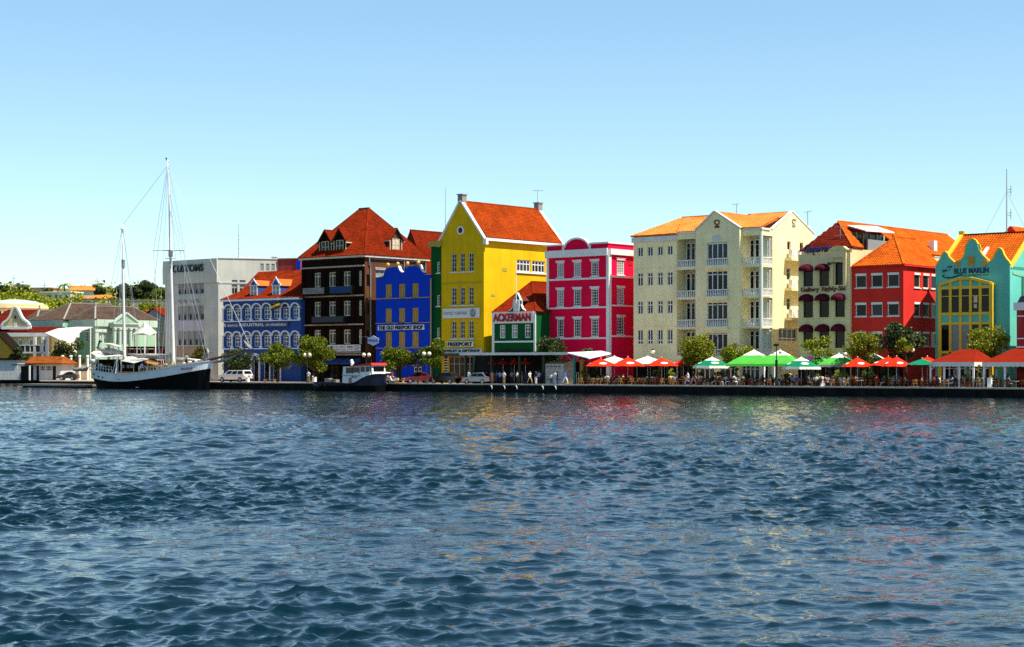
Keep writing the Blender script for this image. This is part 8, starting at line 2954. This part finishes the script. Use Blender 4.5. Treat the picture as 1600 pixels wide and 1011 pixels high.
for i, (px, s, yb, yt, w_, lab, m_) in enumerate((
    (913, 2.0, 590, 574, 12, 'leafy potted plant at the foot of the timber post', 'leaf_green'), (928, 4.0, 594, 575, 26, 'dark potted shrub under the first red parasol', 'leaf_dark'),
    (1026, 4.5, 588, 577, 14, 'bright potted plant under the third red parasol', 'leaf_light'), (1049, 2.4, 592, 574, 13, 'tall bright potted plant left of the walkers', 'leaf_yellow'),
    (1095, 3.5, 590, 579, 10, 'yellow green potted plant right of the walkers', 'leaf_yellow'), (1151, 2.2, 592, 572, 10, 'slim potted plant at the left big green parasol', 'leaf_green'),
    (1167, 4.4, 592, 582, 12, 'low potted plant under the left big green parasol', 'leaf_green'), (1229, 2.4, 594, 583, 9, 'small potted plant beside the terrace lamp post', 'leaf_green'),
    (1274, 3.0, 590, 579, 12, 'pale potted plant behind the leaning white board', 'leaf_yellow'), (1314, 2.0, 593, 575, 26, 'wide yellow green potted shrub left of the red parasol', 'leaf_yellow'),
    (1350, 2.2, 592, 573, 11, 'slim yellow green potted plant left of its taller neighbour', 'leaf_yellow'), (1361, 2.2, 594, 573, 12, 'yellow green potted plant right of its slimmer neighbour', 'leaf_yellow'),
    (1512, 2.0, 592, 584, 18, 'low hedge plant under the left brick red awning tent', 'leaf_yellow'), (1529, 2.6, 592, 569, 10, 'tall climbing plant between the two brick red awning tents', 'leaf_yellow'),
    (1122, 5.5, 592, 576, 40, 'dark shrub in the shade behind the round green parasol', 'leaf_dark'), (1392, 5.8, 590, 574, 36, 'dark shrub in the shade behind the overlapping red parasols', 'leaf_dark'))):
    bush(px, s, yb, yt, w_, lab, m_, 200 + i, 420)
bush(309, 14, 592, 532, 42, 'brownish olive bush growing against the customs building', 'leaf_autumn', 240, 2400, 'bushes by the houses', pot=False, size=.32)
bush(917, 9.0, 566, 541, 28, 'dark palm like bush in front of the pink house', 'leaf_dark', 241, 900, 'bushes by the houses', pot=False, size=.36)

# ================================================================== lamps, signs, bollards, benches
def lamp2(px, s, yg, lab, spread=5.0):
    x, y = P(px, s)
    zg = ZY(yg, y)
    o = thing('street_lamp', lab, 'street lamp', (x, y, 0), 0, 'double globe lamps on the quay')
    part('post', MB().lathe([(.16, 0), (.14, .5), (.07, .7), (.055, zg - .5), (.05, zg - .2)], 8), 'dark_green_metal', o)
    d = spread * y / FPX
    part('arm', MB().bar((-d, 0, zg - .32), (d, 0, zg - .32), .06), 'dark_green_metal', o)
    for sx in (-1, 1):
        g = part('globe', MB().sphere((sx * d, 0, zg), .27, 12, 8), 'lamp_globe', o, smooth=True)
        part('collar', MB().lathe([(.16, -.34), (.1, -.24)], 8, (sx * d, 0, zg)), 'dark_green_metal', g)
    return o
lamp2(480, 2.4, 554.5, 'double globe lamp left of the pilot boat', 4.0)
lamp2(572.5, 2.4, 554.5, 'double globe lamp behind the cabin of the pilot boat', 4.0)
lamp2(666.5, .8, 552.8, 'double globe lamp on the open quay before the cobalt house', 4.2)
for px, s, yg, lab in ((1020, 8.5, 549.5, 'white globe lamp with a dark top behind the second white parasol'), (1320, 4.2, 553, 'cream globe lamp between the green and the red parasol'), (1417, 5.0, 547, 'white lantern lamp in front of the dense dark tree')):
    x, y = P(px, s)
    zg = ZY(yg, y)
    o = thing('terrace_lamp', lab, 'street lamp', (x, y, 0), 0, 'single lamps on the terrace')
    part('post', MB().lathe([(.12, 0), (.05, .6), (.045, zg - .2)], 8), 'dark_green_metal', o)
    part('globe', MB().sphere((0, 0, zg), .27, 12, 8), 'lamp_globe', o, smooth=True)
    part('globe_cap', MB().lathe([(.22, .16), (.16, .30), (.05, .36)], 10, (0, 0, zg)), 'dark_metal', o)
    if px == 1417:
        part('globe', MB().sphere((.62, 0, zg), .25, 12, 8), 'lamp_globe', o, smooth=True)
        part('arm', MB().bar((0, 0, zg - .3), (.62, 0, zg - .3), .05), 'dark_green_metal', o)
x, y = P(1213.2, .9)
o = thing('flood_light_post', 'dark post with a black box lamp on top before the big green parasols', 'street lamp', (x, y, 0), -AQ)
zt = ZY(541, y)
part('post', MB().lathe([(.14, 0), (.12, .8), (.06, 1.0), (.06, zt)], 8), 'dark_green_metal', o)
part('lamp_box', MB().box(-.26, .26, -.2, .2, zt + .002, zt + .28), 'dark_metal', o)
part('cross_arm', MB().bar((-.5, 0, zt - .9), (.5, 0, zt - .9), .06), 'dark_metal', o)
for sx in (-1, 1):
    part('globe', MB().sphere((sx * .5, 0, zt - .66), .2, 10, 6), 'lamp_globe', o, smooth=True)
part('banner', MB().box(-.14, .14, -.05, .05, 1.0, 3.0), 'dark_green_metal', o)
x, y = P(1265.4, 3.0)
o = thing('no_parking_sign', 'round red and blue no parking sign on a thin post', 'sign', (x, y, 0), -R(10))
zc = ZY(561.3, y)
part('post', MB().tube([(0, .05, 0), (0, .05, zc)], .03, 6), 'grey_metal', o)
def disc(r0, r1, y0, y1, zc, m, nm):
    d = MB()
    n = 18
    for i in range(n):
        t0, t1 = 2 * math.pi * i / n, 2 * math.pi * (i + 1) / n
        if r0 == 0:
            d.prism([(0, zc), (r1 * math.cos(t0), zc + r1 * math.sin(t0)), (r1 * math.cos(t1), zc + r1 * math.sin(t1))], y0, y1)
        else:
            d.prism([(r0 * math.cos(t0), zc + r0 * math.sin(t0)), (r1 * math.cos(t0), zc + r1 * math.sin(t0)), (r1 * math.cos(t1), zc + r1 * math.sin(t1)), (r0 * math.cos(t1), zc + r0 * math.sin(t1))], y0, y1)
    return part(nm, d, m, o)
disc(0, .30, -.01, .02, zc, 'c_blue', 'blue_disc')
disc(.28, .36, -.02, .02, zc, 'boat_red', 'red_rim')
part('red_bar', MB().bar((-.2, -.02, zc + .2), (.2, -.02, zc - .2), .03, .08), 'boat_red', o)
for px, s, hh, lab in ((1546.5, .75, 1.0, 'square white bollard at the quay edge under the right awning tent'), (387, .9, .62, 'short white bollard at the quay edge behind the white off-road car'), (491.5, .9, .72, 'short white bollard beside the stern of the pilot boat')):
    x, y = P(px, s)
    o = thing('quay_bollard', lab, 'bollard', (x, y, 0), -AQ)
    part('shaft', MB().box(-.2, .2, -.2, .2, 0, hh), 'white', o)
    part('cap', MB().box(-.23, .23, -.23, .23, hh + .002, hh + .07), 'white_trim', o)
def bench(px, s, lab, w_=1.7):
    x, y = P(px, s)
    o = thing('quay_bench', lab, 'bench', (x, y, 0), -AQ)
    for j in range(3):
        part('seat_slat', MB().box(-w_ / 2, w_ / 2, -.24 + j * .16, -.11 + j * .16, .42, .46), 'wood_bench', o)
    for sx in (-1, 1):
        part('leg', MB().box(sx * w_ * .42 - .05, sx * w_ * .42 + .05, -.22, .22, 0, .418), 'wood_bench', o)
bench(421.5, 1.3, 'wooden bench on the quay in front of the blue arcaded bank', 2.2)
bench(625, 1.0, 'wooden bench on the quay in front of the cobalt blue house', 1.3)
x, y = P(1286, 1.3)
o = thing('leaning_board', 'white folding board leaning between the terrace tables', 'board', (x, y, 0), -AQ + .4)
part('panel', MB().add([(-.28, -.1, 0), (.28, -.1, 0), (.02, .25, 1.15), (-.5, .25, 1.15), (-.28, -.06, 0), (.28, -.06, 0), (.02, .29, 1.15), (-.5, .29, 1.15)], [(0, 1, 2, 3), (7, 6, 5, 4), (0, 4, 5, 1), (1, 5, 6, 2), (2, 6, 7, 3), (3, 7, 4, 0)]), 'white', o)
part('strut', MB().bar((0, .7, 0), (-.2, .28, 1.0), .04), 'white', o)
# terrace pillars and menu boards glimpsed behind the chairs
for px, s, lab in ((1148, 9.0, 'white pillar behind the left big green parasol'), (1193, 9.0, 'white pillar between the two big green parasols'), (1209, 9.5, 'white pillar behind the right big green parasol')):
    x, y = P(px, s)
    o = thing('white_pillar', lab, 'pillar', (x, y, 0), -AQ, 'white pillars behind the terrace')
    part('shaft', MB().box(-.16, .16, -.16, .16, 0, 2.9), 'white', o)
    part('capital', MB().box(-.24, .24, -.24, .24, 2.902, 3.05), 'white', o)

# ================================================================== vehicles
def car(label, px, s, rz, m, L=4.3, W=1.75, H=1.5, kind='hatch', cat='car', group='cars parked behind the quay'):
    x, y = P(px, s)
    o = thing('parked_car', label, cat, (x, y, 0), rz, group)
    h = L / 2
    if kind == 'suv':
        low = [(-h, .38), (h - .05, .38), (h, .8), (h - .05, 1.08), (-h + 1.35, 1.10), (-h + .25, 1.0), (-h, .78)]
        cab = [(-h + 1.15, 1.105), (-h + 1.95, H - .03), (h - .35, H), (h - .06, 1.105)]
        wr, gc = .37, .42
    else:
        low = [(-h, .32), (h, .32), (h + .02, .7), (h - .1, .92), (-h + 1.1, .92), (-h + .2, .78), (-h - .02, .55)]
        cab = [(-h + 1.0, .925), (-h + 1.75, H - .06), (h - 1.1, H), (h - .25, .925)]
        wr, gc = .31, .34
    body = part('body', MB().prism(low, -W / 2, W / 2), m, o)
    cb = MB()
    n = len(cab)
    fr_ = [(a, -W / 2 + .04 + (z - cab[0][1]) * .28, z) for a, z in cab]
    bk = [(a, W / 2 - .04 - (z - cab[0][1]) * .28, z) for a, z in cab]
    cb.add(fr_ + bk, [tuple(range(n))[::-1], tuple(range(n, 2 * n))] + [(i, (i + 1) % n, n + (i + 1) % n, n + i) for i in range(n)])
    part('cabin', cb, m, o)
    # side glass, front and rear screens
    z0, z1 = cab[0][1] + .06, cab[1][1] - .09
    def edge(i, j, z):
        (a0, c0), (a1, c1) = cab[i], cab[j]
        return a0 + (a1 - a0) * (z - c0) / (c1 - c0)
    for sd in (-1, 1):
        yy = lambda z: sd * (W / 2 - .04 - (z - cab[0][1]) * .28 + .012)
        xs0 = [edge(0, 1, z0) + .16, edge(0, 1, z1) + .12]
        xe = [edge(3, 2, z0) - .18, edge(3, 2, z1) - .12]
        k = 3 if kind == 'suv' else 2
        for i in range(k):
            f0, f1 = i / k + .02, (i + 1) / k - .02
            q = [(xs0[0] + (xe[0] - xs0[0]) * f0, yy(z0), z0), (xs0[0] + (xe[0] - xs0[0]) * f1, yy(z0), z0), (xs0[1] + (xe[1] - xs0[1]) * f1, yy(z1), z1), (xs0[1] + (xe[1] - xs0[1]) * f0, yy(z1), z1)]
            part('side_window', MB().add(q + [(a, b_ - sd * .02, c_) for a, b_, c_ in q], [(0, 1, 2, 3), (7, 6, 5, 4), (0, 4, 5, 1), (1, 5, 6, 2), (2, 6, 7, 3), (3, 7, 4, 0)]), 'glass', o)
    for i, j, off, nm in ((0, 1, -.015, 'windscreen'), (3, 2, .015, 'rear_window')):
        a0, a1 = edge(i, j, z0) + off, edge(i, j, z1) + off
        w0, w1 = W / 2 - .16, W / 2 - .30
        part(nm, MB().poly([(a0, -w0, z0), (a0, w0, z0), (a1, w1, z1), (a1, -w1, z1)]), 'glass', o)
    for wx in (-h + .85, h - .85):
        for sd in (-1, 1):
            yc = sd * (W / 2 - .09)
            wh = part('wheel', MB().tube([(wx, yc - .11, wr), (wx, yc + .11, wr)], wr, 16), 'rubber', o)
            part('rim', MB().tube([(wx, yc + sd * .10, wr), (wx, yc + sd * .125, wr)], wr * .58, 10), 'grey_metal', wh)
    for sd in (-1, 1):
        part('headlight', MB().box(-h - .03, -h + .06, sd * W * .36 - .16, sd * W * .36 + .16, low[-1][1] - .02, low[-1][1] + .14), 'lamp_globe', o)
        part('tail_light', MB().box(h - .06, h + .03, sd * W * .40 - .1, sd * W * .40 + .1, .74, .96), 'tail_light', o)
    part('bumper', MB().box(-h - .08, -h + .05, -W / 2 + .03, W / 2 - .03, .36, .54).box(h - .05, h + .08, -W / 2 + .03, W / 2 - .03, .36, .54), 'dark_metal' if kind == 'suv' else m, o)
    return o
car('white off-road car parked on the quay before the blue arcaded bank', 368, 2.6, -AQ, 'car_white', L=5.3, W=1.85, H=1.72, kind='suv')
car('white hatchback half hidden behind the bow of the pilot boat', 602, 5.0, -AQ + 2.6, 'car_white', L=3.9)
car('dark red car parked between the trees before the cobalt blue house', 652, 5.4, -AQ + .9, 'car_red', L=3.9)
car('black car with red tail lights parked before the yellow house', 697, 4.6, -AQ, 'car_black', L=4.4)
car('silver car parked at the left end of the shelter', 748, 2.6, -AQ, 'car_silver', L=4.2)
o = car('black hatchback parked before the beige garden wall at the left', 106, 14, 0, 'car_black', L=3.4, W=1.6, H=1.4)
o.location = ((106 - CX) / FPX * 291, 291, 0)
# scooters
def scooter(px, s, rz, m, lab):
    x, y = P(px, s)
    o = thing('motor_scooter', lab, 'scooter', (x, y, 0), rz)
    part('body', MB().prism([(-.5, .35), (-.1, .28), (.25, .3), (.62, .45), (.6, .75), (.1, .72), (-.05, .42), (-.35, .5), (-.55, .95), (-.66, .95)], -.16, .16), m, o)
    part('seat', MB().box(.08, .66, -.14, .14, .75, .84), 'rubber', o)
    for wx in (-.62, .52):
        w_ = part('wheel', MB().tube([(wx, -.06, .23), (wx, .06, .23)], .23, 12), 'rubber', o)
        part('rim', MB().tube([(wx, -.07, .23), (wx, .07, .23)], .12, 8), 'grey_metal', w_)
    part('handlebar', MB().bar((-.58, -.32, 1.02), (-.58, .32, 1.02), .045).bar((-.6, 0, .9), (-.58, 0, 1.02), .05), 'dark_metal', o)
    part('headlight', MB().sphere((-.68, 0, .85), .09, 8, 5), 'lamp_globe', o)
scooter(616, 1.5, -AQ + .3, 'table_cloth', 'cream motor scooter parked right of the pilot boat bow')
scooter(484.5, 1.8, -AQ + 2.9, 'car_black', 'dark motor scooter beside the white shirted person left of the pilot boat')
